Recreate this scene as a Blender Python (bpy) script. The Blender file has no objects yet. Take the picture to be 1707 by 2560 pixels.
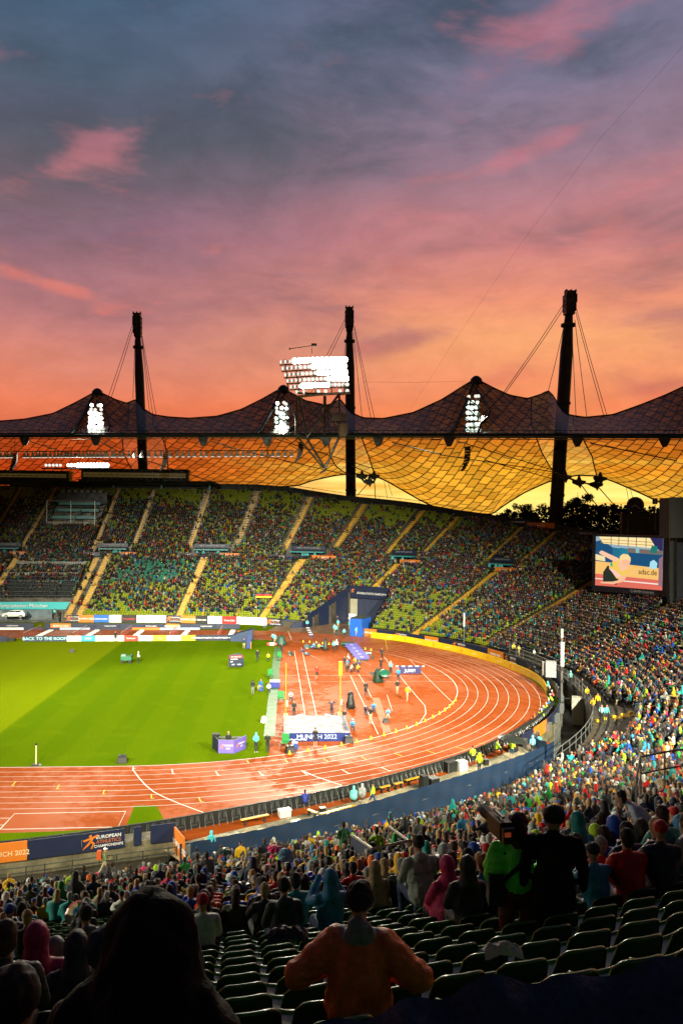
import bpy, bmesh, math, random
import numpy as np
from mathutils import Vector, Matrix
rnd = random.Random(7); nrg = np.random.default_rng(7)
SC = bpy.context.scene
COL = SC.collection
R = math.radians
# ------------------------------------------------------------------ camera
FPX, CAMH, PIT, ROL, BCX, BCZ, PHI = 1995.04, 21.283, .0090264, .0098018, -21.4625, 104.6415, .064237
_c, _s = math.cos(PHI), math.sin(PHI)
CAM = np.array([_c*(-BCX)+_s*(-BCZ), _s*BCX-_c*BCZ, CAMH])
def ray(u, v):
    x = (u-853.5)/FPX; y = (1280-v)/FPX
    cr, sr = math.cos(ROL), math.sin(ROL); x, y = cr*x-sr*y, sr*x+cr*y
    d = (x, math.cos(PIT)-y*math.sin(PIT), math.sin(PIT)+y*math.cos(PIT))
    return np.array([_c*d[0]+_s*d[1], -_s*d[0]+_c*d[1], d[2]])
def atz(u, v, z=0.):
    d = ray(u, v); return CAM+d*((z-CAMH)/d[2])
def atd(u, v, D): return CAM+ray(u, v)*D
def proj(P):
    P = np.asarray(P, float)-CAM
    X = _c*P[..., 0]-_s*P[..., 1]; Y = _s*P[..., 0]+_c*P[..., 1]; Z = P[..., 2]
    yy = -math.sin(PIT)*Y+math.cos(PIT)*Z; dd = math.cos(PIT)*Y+math.sin(PIT)*Z
    dd = np.where(np.abs(dd) < .01, .01, dd)
    x, y = X/dd, yy/dd
    cr, sr = math.cos(ROL), math.sin(ROL); x, y = cr*x+sr*y, -sr*x+cr*y
    return 853.5+x*FPX, 1280-y*FPX, dd
cam = bpy.data.cameras.new('camera'); co = bpy.data.objects.new('camera', cam); COL.objects.link(co)
fw = ray(853.5, 1280); rt = ray(853.5+FPX, 1280)-fw; up = ray(853.5, 1280-FPX)-fw
co.matrix_world = Matrix(((rt[0], up[0], -fw[0], CAM[0]), (rt[1], up[1], -fw[1], CAM[1]), (rt[2], up[2], -fw[2], CAM[2]), (0, 0, 0, 1)))
cam.sensor_fit = 'VERTICAL'; cam.sensor_height = 36; cam.lens = FPX/2560*36; cam.clip_start = .05; cam.clip_end = 5000
SC.camera = co
SC.view_settings.view_transform = 'Standard'; SC.view_settings.look = 'None'
SC.view_settings.exposure = 0.0; SC.view_settings.gamma = 1
cy = SC.cycles
cy.max_bounces = 5; cy.diffuse_bounces = 2; cy.glossy_bounces = 2; cy.transmission_bounces = 2; cy.transparent_max_bounces = 16
cy.caustics_reflective = False; cy.caustics_refractive = False; cy.sample_clamp_indirect = 4
try: cy.use_denoising = True
except Exception: pass
# ------------------------------------------------------------------ node helper
def srgb(r, g, b):
    f = lambda c: (c/255/12.92) if c/255 <= .04045 else ((c/255+.055)/1.055)**2.4
    return (f(r), f(g), f(b), 1)
class NT:
    def __init__(s, tree): s.t = tree; s.n = tree.nodes; s.l = tree.links
    def new(s, ty, **k):
        n = s.n.new(ty)
        for a, b in k.items(): setattr(n, a, b)
        return n
    def put(s, sock, v):
        if isinstance(v, bpy.types.NodeSocket): s.l.new(v, sock)
        else: sock.default_value = v
    def m(s, op, a, b=None, c=None, clamp=False):
        n = s.new('ShaderNodeMath', operation=op); n.use_clamp = clamp
        for i, v in enumerate((a, b, c)):
            if v is not None: s.put(n.inputs[i], v)
        return n.outputs[0]
    def mix(s, f, a, b, mode='MIX'):
        n = s.new('ShaderNodeMix', data_type='RGBA', blend_type=mode)
        s.put(n.inputs[0], f); s.put(n.inputs[6], a); s.put(n.inputs[7], b)
        return n.outputs[2]
    def ramp(s, f, stops, interp='LINEAR'):
        n = s.new('ShaderNodeValToRGB'); cr = n.color_ramp; cr.interpolation = interp
        while len(cr.elements) < len(stops): cr.elements.new(.5)
        for e, (p, c) in zip(cr.elements, stops): e.position = p; e.color = c
        s.put(n.inputs[0], f); return n.outputs[0]
    def noise(s, vec, scale, detail=4, rough=.55, dist=0., out=0):
        n = s.new('ShaderNodeTexNoise'); s.put(n.inputs['Vector'], vec)
        n.inputs['Scale'].default_value = scale; n.inputs['Detail'].default_value = detail
        n.inputs['Roughness'].default_value = rough; n.inputs['Distortion'].default_value = dist
        return n.outputs[out]
    def dot(s, v, w):
        n = s.new('ShaderNodeVectorMath', operation='DOT_PRODUCT'); s.put(n.inputs[0], v); n.inputs[1].default_value = w
        return n.outputs['Value']
    def xyz(s, x, y, z=0.):
        n = s.new('ShaderNodeCombineXYZ')
        for i, v in enumerate((x, y, z)): s.put(n.inputs[i], v)
        return n.outputs[0]
    def smooth(s, v, a, b, lo=0., hi=1.):
        n = s.new('ShaderNodeMapRange'); n.interpolation_type = 'SMOOTHSTEP'
        s.put(n.inputs[0], v)
        for i, q in enumerate((a, b, lo, hi)): n.inputs[i+1].default_value = q
        return n.outputs[0]
# ------------------------------------------------------------------ sky (dusk after the rain)
W = bpy.data.worlds.new('World'); SC.world = W; W.use_nodes = True
w = NT(W.node_tree); w.n.clear()
tc = w.new('ShaderNodeTexCoord').outputs['Generated']
hx, hy = (_c, -_s, 0), (_s, _c, 0)
dr, df, dz = w.dot(tc, hx), w.dot(tc, hy), w.dot(tc, (0, 0, 1))
AZ = w.m('ARCTAN2', dr, df)                       # azimuth from the stadium axis, radians
EL = w.m('ARCSINE', dz)
def el(v, u=853): return math.atan((1298-v)/FPX*math.cos(math.atan((u-853)/FPX)))
def az(u): return math.atan((u-853)/FPX)
pc = w.xyz(w.m('MULTIPLY', AZ, 1.0), w.m('MULTIPLY', EL, 2.1), 0.)
warp = w.noise(pc, 2.2, 3, .5, 0, 1)
vm = w.new('ShaderNodeVectorMath', operation='MULTIPLY_ADD'); w.put(vm.inputs[0], warp); vm.inputs[1].default_value = (.22, .22, 0); w.put(vm.inputs[2], pc)
# diagonal drift of the clouds: rotate the cloud space a little
mp = w.new('ShaderNodeMapping'); w.put(mp.inputs[0], vm.outputs[0]); mp.inputs['Rotation'].default_value = (0, 0, R(28)); mp.inputs['Scale'].default_value = (1, 1.5, 1); mp.inputs['Location'].default_value = (3.1, 1.7, .4)
n1 = w.noise(mp.outputs[0], 2.6, 7, .56)
n2 = w.noise(mp.outputs[0], 6.5, 6, .6)
n3 = w.noise(vm.outputs[0], 1.4, 3, .5)
elj = w.m('ADD', EL, w.m('MULTIPLY', w.m('SUBTRACT', n1, .5), .09))
pos = lambda v: el(v)/.75
E_ = w.m('DIVIDE', elj, .75)
left = w.ramp(E_, [(0, srgb(180, 74, 40)), (pos(1180), srgb(196, 84, 50)), (pos(1050), srgb(238, 128, 90)), (pos(950), srgb(222, 136, 114)), (pos(840), srgb(198, 128, 124)), (pos(640), srgb(146, 108, 126)), (pos(450), srgb(106, 99, 116)), (pos(250), srgb(82, 96, 116)), (pos(0), srgb(70, 98, 124)), (1, srgb(60, 80, 110))])
right = w.ramp(E_, [(0, srgb(255, 224, 130)), (pos(1200), srgb(255, 216, 110)), (pos(1075), srgb(248, 130, 78)), (pos(960), srgb(246, 152, 106)), (pos(860), srgb(251, 170, 116)), (pos(760), srgb(242, 152, 118)), (pos(620), srgb(206, 132, 132)), (pos(420), srgb(158, 124, 140)), (pos(200), srgb(126, 119, 144)), (1, srgb(88, 98, 130))])
lr = w.smooth(AZ, az(150), az(1350))
base = w.mix(lr, left, right)
dark = w.ramp(E_, [(0, srgb(214, 118, 60)), (pos(1150), srgb(224, 118, 66)), (pos(960), srgb(212, 120, 100)), (pos(800), srgb(170, 114, 116)), (pos(600), srgb(128, 102, 108)), (pos(350), srgb(86, 90, 102)), (pos(150), srgb(66, 84, 102)), (1, srgb(46, 60, 84))])
def blob(u, v, su, sv, amp, rot=0.):
    du = w.m('SUBTRACT', AZ, az(u)); dv = w.m('SUBTRACT', EL, el(v, u))
    c0, s0 = math.cos(R(rot)), math.sin(R(rot))
    a = w.m('DIVIDE', w.m('ADD', w.m('MULTIPLY', du, c0), w.m('MULTIPLY', dv, s0)), su/FPX)
    b = w.m('DIVIDE', w.m('SUBTRACT', w.m('MULTIPLY', dv, c0), w.m('MULTIPLY', du, s0)), sv/FPX)
    q = w.m('ADD', w.m('MULTIPLY', a, a), w.m('MULTIPLY', b, b))
    return w.m('MULTIPLY', w.m('EXPONENT', w.m('MULTIPLY', q, -1.0)), amp)
def addup(L):
    o = L[0]
    for x in L[1:]: o = w.m('ADD', o, x)
    return o
dk = addup([blob(1000, 60, 430, 120, .26, 20), blob(560, 300, 420, 110, .26, 15), blob(160, 150, 260, 120, .12, 0), blob(60, 480, 260, 90, .2, -8), blob(900, 300, 260, 80, .14, 20), blob(960, 640, 260, 45, .2, 10), blob(230, 660, 260, 40, .2, 6), blob(1000, 860, 150, 28, .3, 12), blob(560, 560, 260, 60, .1, 0), blob(1500, 540, 200, 35, .18, 8), blob(1230, 940, 90, 22, .22, 12), blob(1650, 785, 140, 22, .25, 0), blob(1650, 960, 120, 16, .25, 8)])
dmask = w.m('ADD', w.m('ADD', w.m('MULTIPLY', w.m('SUBTRACT', n1, .55), 1.5), w.m('MULTIPLY', w.m('SUBTRACT', n2, .5), .7)), dk)
dmask = w.m('MULTIPLY', w.smooth(dmask, -.12, .34), .82)
c = w.mix(dmask, base, dark)
pk = addup([blob(1300, 110, 260, 60, .36, 18), blob(1330, 370, 170, 30, .40, 14), blob(1120, 425, 190, 28, .30, 10), blob(1500, 20, 200, 60, .15, 0), blob(110, 715, 170, 20, .46, -10), blob(175, 400, 150, 34, .36, 28), blob(250, 450, 120, 40, .12, 0), blob(250, 775, 40, 16, .22, 0), blob(1560, 1005, 260, 26, .3, 8), blob(1380, 330, 60, 20, .1, 0), blob(1060, 560, 160, 40, .1, 10)])
pmask = w.smooth(w.m('ADD', w.m('MULTIPLY', w.m('SUBTRACT', n2, .56), 1.5), pk), .0, .40)
pink = w.ramp(E_, [(0, srgb(255, 150, 70)), (pos(980), srgb(248, 120, 90)), (pos(700), srgb(240, 134, 118)), (pos(380), srgb(202, 124, 134)), (1, srgb(184, 118, 138))])
c = w.mix(w.m('MULTIPLY', pmask, .6), c, pink)
# streaks low over the horizon
sv = w.noise(w.xyz(w.m('MULTIPLY', AZ, 3.), w.m('MULTIPLY', EL, 60.), .3), 1.6, 5, .6)
lowm = w.m('MULTIPLY', w.smooth(EL, el(1170), el(1080), 1., 0.), w.smooth(AZ, az(480), az(950)))
c = w.mix(w.m('MULTIPLY', lowm, w.smooth(sv, .42, .66)), c, srgb(255, 228, 140))
c = w.mix(w.m('MULTIPLY', lowm, w.smooth(sv, .5, .3)), c, srgb(240, 140, 40))
# glow where the sun went down
gl = blob(1260, 1190, 400, 100, .95)
c = w.mix(w.m('MULTIPLY', gl, .8), c, srgb(255, 214, 92))
fine = w.noise(vm.outputs[0], 16., 5, .65)
fg_ = w.smooth(fine, .3, .7, .93, 1.07)
c = w.mix(1., c, w.xyz(fg_, fg_, fg_), 'MULTIPLY')
east = w.m('MULTIPLY', w.smooth(w.m('ABSOLUTE', AZ), .55, 1.5, 1., .16), w.smooth(EL, .66, 1.1, 1., .28))
c = w.mix(1., c, w.xyz(east, east, east), 'MULTIPLY')
gb = w.smooth(EL, el(1200), el(1110), 1.3, 1.)
c = w.mix(1., c, w.xyz(gb, gb, gb), 'MULTIPLY')
below = w.smooth(EL, -.02, .0)
c = w.mix(below, (.02, .018, .016, 1), c)
bg = w.new('ShaderNodeBackground'); w.put(bg.inputs[0], c); bg.inputs[1].default_value = 1.0
ow = w.new('ShaderNodeOutputWorld'); w.l.new(bg.outputs[0], ow.inputs[0])
W.cycles.sampling_method = 'MANUAL'; W.cycles.sample_map_resolution = 256
# ------------------------------------------------------------------ floodlight and fill lamps
def spot(name, p, tgt, watt, size, blend=.6, radius=2.0, col=(1, .94, .72)):
    L = bpy.data.lights.new(name, 'SPOT'); L.energy = watt; L.spot_size = R(size); L.spot_blend = blend
    L.shadow_soft_size = radius; L.color = col
    o = bpy.data.objects.new(name, L); COL.objects.link(o); o.location = p
    d = Vector(tgt)-Vector(p); o.rotation_euler = d.to_track_quat('-Z', 'Y').to_euler()
    return o
P_BANK = atd(792, 925, 168)
P_EYE = [atd(240, 1045, 186), atd(705, 1045, 184), atd(1187, 1035, 176)]
KW = 1.0e6
spot('flood_and_fill_beam', P_BANK+np.array([0, -1.5, 0]), (12, -36, 0), .30*KW, 58, .6, 2.2)
for i, (pe, tg) in enumerate(zip(P_EYE, [(-30, -25, 0), (6, -25, 0), (34, -22, 0)])):
    spot('flood_and_fill_beam', pe+np.array([0, -7., -1.5]), tg, .04*KW, 56, .6, .7)
spot('flood_and_fill_beam', atd(200, 1163, 214)+np.array([0, -1, -1]), (-20, 0, 0), .02*KW, 110, .8, .6)
# the stadium's own floodlight pylons behind the camera's stand light the pitch and the far side
spot('flood_and_fill_beam', (-78, -150, 66), (-32, 18, 0), 2.6*KW, 30, 1., 2.5)
spot('flood_and_fill_beam', (0, -165, 72), (8, 20, 0), 2.6*KW, 29, 1., 2.5)
spot('flood_and_fill_beam', (70, -150, 66), (38, 10, 0), 2.4*KW, 30, 1., 2.5)
spot('flood_and_fill_beam', (-60, -150, 72), (-8, -16, 0), 1.2*KW, 32, 1., 2.5)
spot('flood_and_fill_beam', (90, -130, 70), (24, -18, 0), 1.2*KW, 32, 1., 2.5)
spot('flood_and_fill_beam', atd(330, 1139, 187), (48, -40, 4), .22*KW, 36, .9, .4)
spot('flood_and_fill_beam', (-112, -66, 44), (12, -66, 4), .75*KW, 30, 1., 1.5)  # added fill spot lighting the near crowd from the side, no fixture
spot('flood_and_fill_beam', (128, -112, 62), (32, -54, 5), .6*KW, 28, 1., 1.5)  # matching fill spot added on the other side of the near stand
# ------------------------------------------------------------------ object helpers
MATS = {}
def tag(o, label=None, cat=None, group=None, kind=None):
    if label: o['label'] = label
    if cat: o['category'] = cat
    if group: o['group'] = group
    if kind: o['kind'] = kind
    return o
def empty(name, loc=(0, 0, 0), rz=0., **k):
    o = bpy.data.objects.new(name, None); COL.objects.link(o); o.location = loc; o.rotation_euler = (0, 0, rz)
    o.empty_display_size = .1
    return tag(o, **k)
def link(name, me, parent=None, mat=None, **k):
    o = bpy.data.objects.new(name, me); COL.objects.link(o)
    if parent is not None: o.parent = parent
    if mat is not None:
        for m_ in (mat if isinstance(mat, (list, tuple)) else [mat]): me.materials.append(m_)
    return tag(o, **k)
class MB:
    """collects shapes for one mesh"""
    def __init__(s): s.v = []; s.f = []; s.mi = []; s.c = []; s.cur = 0
    def add(s, V, Fs, mi=None):
        b = len(s.v); s.v += [tuple(map(float, p)) for p in V]; s.f += [tuple(b+i for i in f) for f in Fs]
        s.mi += [s.cur if mi is None else mi]*len(Fs); return s
    def box(s, c, size, rz=0., M=None, taper=1., mi=None):
        x, y, z = [q/2 for q in size]; V = []
        for k in (-1, 1):
            t = taper if k > 0 else 1
            for sx, sy in ((-1, -1), (1, -1), (1, 1), (-1, 1)): V.append((sx*x*t, sy*y*t, k*z))
        cr, sr = math.cos(rz), math.sin(rz)
        V = [(cr*a-sr*b, sr*a+cr*b, d) for a, b, d in V]
        if M is not None: V = [tuple(M @ Vector(p)) for p in V]
        V = [(a+c[0], b+c[1], d+c[2]) for a, b, d in V]
        return s.add(V, [(3, 2, 1, 0), (4, 5, 6, 7), (0, 1, 5, 4), (1, 2, 6, 5), (2, 3, 7, 6), (3, 0, 4, 7)], mi)
    def tube(s, pts, r, n=6, caps=True, mi=None):
        pts = [Vector(p) for p in pts]; rr = r if isinstance(r, (list, tuple)) else [r]*len(pts)
        V = []; Fs = []
        for i, p in enumerate(pts):
            t = (pts[min(i+1, len(pts)-1)]-pts[max(i-1, 0)])
            t = t.normalized() if t.length > 1e-9 else Vector((0, 0, 1))
            a = t.cross(Vector((0, 0, 1))) if abs(t.z) < .95 else t.cross(Vector((1, 0, 0)))
            a.normalize(); b = t.cross(a)
            for k in range(n):
                an = 2*math.pi*k/n; V.append(p+(a*math.cos(an)+b*math.sin(an))*rr[i])
        for i in range(len(pts)-1):
            for k in range(n):
                k2 = (k+1) % n; Fs.append((i*n+k, i*n+k2, (i+1)*n+k2, (i+1)*n+k))
        if caps: Fs += [tuple(range(n))[::-1], tuple((len(pts)-1)*n+k for k in range(n))]
        return s.add(V, Fs, mi)
    def lathe(s, prof, c=(0, 0, 0), n=12, M=None, mi=None):
        V = []; Fs = []
        for r_, z in prof:
            for k in range(n):
                a = 2*math.pi*k/n; q = Vector((r_*math.cos(a), r_*math.sin(a), z))
                if M is not None: q = M @ q
                V.append((q[0]+c[0], q[1]+c[1], q[2]+c[2]))
        for i in range(len(prof)-1):
            for k in range(n):
                k2 = (k+1) % n; Fs.append((i*n+k, i*n+k2, (i+1)*n+k2, (i+1)*n+k))
        Fs += [tuple(range(n))[::-1], tuple((len(prof)-1)*n+k for k in range(n))]
        return s.add(V, Fs, mi)
    def ell(s, c, r, n=8, m_=6, mi=None):
        prof = [(max(1e-3, math.sin(math.pi*i/m_)), -math.cos(math.pi*i/m_)) for i in range(m_+1)]
        V = []; Fs = []
        for a, z in prof:
            for k in range(n):
                t = 2*math.pi*k/n; V.append((c[0]+r[0]*a*math.cos(t), c[1]+r[1]*a*math.sin(t), c[2]+r[2]*z))
        for i in range(m_):
            for k in range(n):
                k2 = (k+1) % n; Fs.append((i*n+k, i*n+k2, (i+1)*n+k2, (i+1)*n+k))
        return s.add(V, Fs, mi)
    def grid(s, P, mi=None, flip=False):
        n, m_ = len(P), len(P[0]); V = [p for row in P for p in row]; Fs = []
        for i in range(n-1):
            for j in range(m_-1):
                f = (i*m_+j, i*m_+j+1, (i+1)*m_+j+1, (i+1)*m_+j); Fs.append(f[::-1] if flip else f)
        return s.add(V, Fs, mi)
    def prism(s, outline, z0, z1, M=None, mi=None):
        """outline list of (x,y), extruded in z"""
        n = len(outline); V = [(x, y, z0) for x, y in outline]+[(x, y, z1) for x, y in outline]
        if M is not None: V = [tuple(M @ Vector(p)) for p in V]
        Fs = [tuple(range(n))[::-1], tuple(range(n, 2*n))]+[(i, (i+1) % n, n+(i+1) % n, n+i) for i in range(n)]
        return s.add(V, Fs, mi)
    def mesh(s, name, smooth=False):
        me = bpy.data.meshes.new(name); me.from_pydata(s.v, [], s.f)
        if any(s.mi): me.polygons.foreach_set('material_index', s.mi)
        if smooth: me.polygons.foreach_set('use_smooth', [True]*len(s.f))
        me.update(); return me
    def build(s, name, mat, parent=None, smooth=False, **k):
        return link(name, s.mesh(name, smooth), parent, mat, **k)
def mat(name, col, rough=.6, metal=0., spec=.5, noise=0., nscale=5., bump=0., emit=None, estr=1., coat=0., alpha=1., vcol=False, objcol=False, sheen=0.):
    if name in MATS: return MATS[name]
    m_ = bpy.data.materials.new(name); m_.use_nodes = True; t = NT(m_.node_tree)
    b = m_.node_tree.nodes['Principled BSDF']
    base = tuple(col)+((1,) if len(col) == 3 else ())
    if vcol:
        a = t.new('ShaderNodeAttribute', attribute_name='Col'); cs = a.outputs['Color']
    elif objcol:
        cs = t.new('ShaderNodeObjectInfo').outputs['Color']
    else: cs = None
    if noise:
        crd = t.new('ShaderNodeTexCoord').outputs['Object']
        nf = t.noise(crd, nscale, 5, .6)
        f = t.smooth(nf, .3, .7, 1-noise, 1+noise)
        n = t.new('ShaderNodeMix', data_type='RGBA', blend_type='MULTIPLY'); n.inputs[0].default_value = 1
        t.put(n.inputs[6], cs if cs is not None else base)
        g = t.xyz(f, f, f); t.put(n.inputs[7], g); cs = n.outputs[2]
        t.put(b.inputs['Roughness'], t.smooth(nf, .3, .7, min(1, rough*1.2), rough*.8))
        if bump:
            bp = t.new('ShaderNodeBump'); bp.inputs['Strength'].default_value = bump; bp.inputs['Distance'].default_value = .05
            t.put(bp.inputs['Height'], t.noise(crd, nscale*3, 4, .6)); t.put(b.inputs['Normal'], bp.outputs[0])
    else: b.inputs['Roughness'].default_value = rough
    if cs is not None: t.put(b.inputs['Base Color'], cs)
    else: b.inputs['Base Color'].default_value = base
    b.inputs['Metallic'].default_value = metal; b.inputs['Specular IOR Level'].default_value = spec
    b.inputs['Coat Weight'].default_value = coat; b.inputs['Alpha'].default_value = alpha
    if sheen: b.inputs['Sheen Weight'].default_value = sheen
    if emit is not None:
        b.inputs['Emission Color'].default_value = tuple(emit)+((1,) if len(emit) == 3 else ()); b.inputs['Emission Strength'].default_value = estr
        m_.cycles.emission_sampling = 'NONE'
    MATS[name] = m_; return m_
def text_mesh(s, size, depth=.0, align='CENTER', bold=0.):
    cu = bpy.data.curves.new('t', 'FONT'); cu.body = s; cu.size = size; cu.extrude = depth; cu.align_x = align; cu.align_y = 'CENTER'
    cu.offset = bold; cu.resolution_u = 2
    o = bpy.data.objects.new('t', cu); COL.objects.link(o)
    dg = bpy.context.evaluated_depsgraph_get(); me = bpy.data.meshes.new_from_object(o.evaluated_get(dg))
    bpy.data.objects.remove(o); bpy.data.curves.remove(cu); return me
def face_mat(p, nrm_out, upv=(0, 0, 1)):
    """matrix whose local +z is nrm_out and local y is up, at point p"""
    z = Vector(nrm_out).normalized(); y = Vector(upv); x = y.cross(z).normalized(); y = z.cross(x)
    return Matrix(((x[0], y[0], z[0], p[0]), (x[1], y[1], z[1], p[1]), (x[2], y[2], z[2], p[2]), (0, 0, 0, 1)))
def lettering(s, size, p, nrm, m_, parent=None, name='lettering', sx=1., bold=0., upv=(0, 0, 1), width=None, depth=.004):
    me = text_mesh(s, size, depth, bold=bold)
    if width:
        xs = [v.co.x for v in me.vertices]
        if xs: sx = width/(max(xs)-min(xs))
    me.materials.clear()
    M = face_mat(p, nrm, upv)
    if parent is not None: M = parent.matrix_world.inverted() @ M if parent.matrix_world != Matrix.Identity(4) else Matrix.Translation(-Vector(parent.location)) @ M
    me.transform(Matrix.Diagonal((sx, 1, 1, 1))); me.transform(M)
    return link(name, me, parent, m_)
# ------------------------------------------------------------------ the bowl
def catmull(P, step=.5):
    P = np.array(P, float); out = []
    Q = np.vstack([2*P[0]-P[1], P, 2*P[-1]-P[-2]])
    for i in range(1, len(Q)-2):
        n = max(2, int(np.linalg.norm(Q[i+1]-Q[i])/.25))
        for k in range(n):
            t = k/n; a, b, c_, d = Q[i-1], Q[i], Q[i+1], Q[i+2]
            out.append(.5*((2*b)+(c_-a)*t+(2*a-5*b+4*c_-d)*t*t+(3*b-a-3*c_+d)*t**3))
    out.append(P[-1]); out = np.array(out)
    L = np.r_[0, np.cumsum(np.linalg.norm(np.diff(out, axis=0), axis=1))]
    n = int(L[-1]/step)+1; s = np.linspace(0, L[-1], n)
    return np.stack([np.interp(s, L, out[:, k]) for k in range(out.shape[1])], 1)
def smooth_poly(P, sig):
    k = np.exp(-.5*(np.arange(-3*sig, 3*sig+1)/sig)**2); k /= k.sum(); n = len(k)//2
    Q = np.vstack([2*P[0]-P[1:n+1][::-1], P, 2*P[-1]-P[-n-1:-1][::-1]])
    return np.stack([np.convolve(Q[:, i], k, 'valid') for i in range(P.shape[1])], 1)
IPTS = [(-120, 55), (-90, 57), (-60, 58.2), (-30, 58.6), (-8.5, 58.2), (9.3, 55.0), (20.5, 48.8), (29.5, 41.6), (41.2, 29), (47.6, 16.5), (50.3, 4), (50.2, -8), (48.0, -20), (44.6, -29.3), (39.2, -37.8), (32.4, -45.8), (25.9, -50.2), (19.5, -53.5), (11.5, -56.1), (2, -58.2), (-20, -60), (-50, -61), (-75, -61)]
IC = smooth_poly(catmull(IPTS), 10)
SL = np.r_[0, np.cumsum(np.linalg.norm(np.diff(IC, axis=0), axis=1))]
TAN = np.gradient(IC, axis=0); TAN /= np.linalg.norm(TAN, axis=1)[:, None]
TAN = smooth_poly(TAN, 8); TAN /= np.linalg.norm(TAN, axis=1)[:, None]
NOR = np.stack([-TAN[:, 1], TAN[:, 0]], 1)
ANG = np.degrees(np.unwrap(np.arctan2(IC[:, 1], IC[:, 0]))); ANG = np.where(ANG > 200, ANG-360, ANG)
AN2 = -ANG   # increasing
def ifn(tab):
    xs = [-a for a, _ in tab]; ys = [b for _, b in tab]; return np.interp(AN2, xs, ys)
A_ = ifn([(160, .39), (90, .392), (60, .372), (45, .352), (20, .336), (-30, .328), (-90, .326), (-170, .326)])
D_ = np.interp(SL, [88, 117, 123, 130.6, 136, 141, 147.6, 153.8, 159.7, 165, 172.4, 179, 184.4, 200, 220, 240, 260, 282], [59, 58.3, 57.1, 53.4, 51.9, 50.3, 47.7, 46.3, 45, 43.9, 41, 39.5, 38.5, 39, 43, 50, 55, 58])
Z0 = ifn([(160, .9), (-60, .9), (-70, .85), (-84, .05), (-170, -.1)])
ZB = ifn([(160, 0), (-38, 0), (-48, -.35), (-56, -.7), (-64, -.92), (-70, -1.12), (-73, -.97), (-77, -.9), (-81, -.82), (-84, -1.1), (-90, -1.25), (-170, -1.2)])
def at_s(tab, s): return np.interp(s, SL, tab)
def zprof(s, d): return at_s(Z0, s)+at_s(A_, s)*d+.0016*d*d+at_s(ZB, s)*np.maximum(0, 1-np.asarray(d)/16.)**1.5
def bxy(s, d):
    return np.stack([at_s(IC[:, 0], s)+at_s(NOR[:, 0], s)*d, at_s(IC[:, 1], s)+at_s(NOR[:, 1], s)*d], -1)
def nrm_at(s):
    n = np.array([at_s(NOR[:, 0], s), at_s(NOR[:, 1], s)]); return n/np.linalg.norm(n)
def bpt(s, d, dz=0.):
    q = bxy(s, d); return np.array([q[0], q[1], float(zprof(s, d))+dz])
ROW = .8
def sd_of(x, y):
    """nearest (s, d) of a plan point"""
    dd = (IC[:, 0]-x)**2+(IC[:, 1]-y)**2; i = int(dd.argmin())
    s = SL[i]; t = TAN[i]; s += (x-IC[i, 0])*t[0]+(y-IC[i, 1])*t[1]
    q = np.array([at_s(IC[:, 0], s), at_s(IC[:, 1], s)]); n = nrm_at(s)
    return float(s), float((x-q[0])*n[0]+(y-q[1])*n[1])
def hit(u, v, dz=0.):
    """where the line of sight meets the seating slope"""
    d = ray(u, v); prev = None
    for t in np.arange(2, 330, .4):
        P = CAM+d*t; s, dd = sd_of(P[0], P[1])
        if dd > -1 and 0 < s < SL[-1]:
            g = P[2]-(float(zprof(s, max(dd, 0)))+dz)
            if g <= 0:
                return s, dd
    return None
# ------------------------------------------------------------------ surfaces
def surf_mat(name, build):
    m_ = bpy.data.materials.new(name); m_.use_nodes = True; t = NT(m_.node_tree)
    b = m_.node_tree.nodes['Principled BSDF']; build(t, b, t.new('ShaderNodeNewGeometry').outputs['Position']); MATS[name] = m_; return m_
def _track(t, b, P):
    n1 = t.noise(P, .12, 5, .6); n2 = t.noise(P, 1.3, 4, .6); n3 = t.noise(P, 60, 2, .5)
    # joints in the laying of the surface stretch along the lanes
    c1 = t.mix(t.smooth(n2, .3, .7), (.26, .056, .009, 1), (.33, .072, .012, 1))
    c1 = t.mix(t.smooth(n1, .35, .65), c1, (.37, .084, .015, 1))
    c1 = t.mix(t.m('MULTIPLY', t.smooth(n3, .35, .7), .35), c1, (.30, .035, .008, 1))
    t.put(b.inputs['Base Color'], c1)
    wet = t.smooth(t.m('ADD', n1, t.m('MULTIPLY', t.m('SUBTRACT', n2, .5), .5)), .40, .60)
    t.put(b.inputs['Roughness'], t.smooth(wet, 0, 1, .6, .42))
    t.put(b.inputs['Specular IOR Level'], t.smooth(wet, 0, 1, .02, .10))
    bp = t.new('ShaderNodeBump'); bp.inputs['Strength'].default_value = .35; bp.inputs['Distance'].default_value = .01
    t.put(bp.inputs['Height'], t.noise(P, 14, 4, .7)); t.put(b.inputs['Normal'], bp.outputs[0])
surf_mat('wet_red_track', _track)
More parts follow.
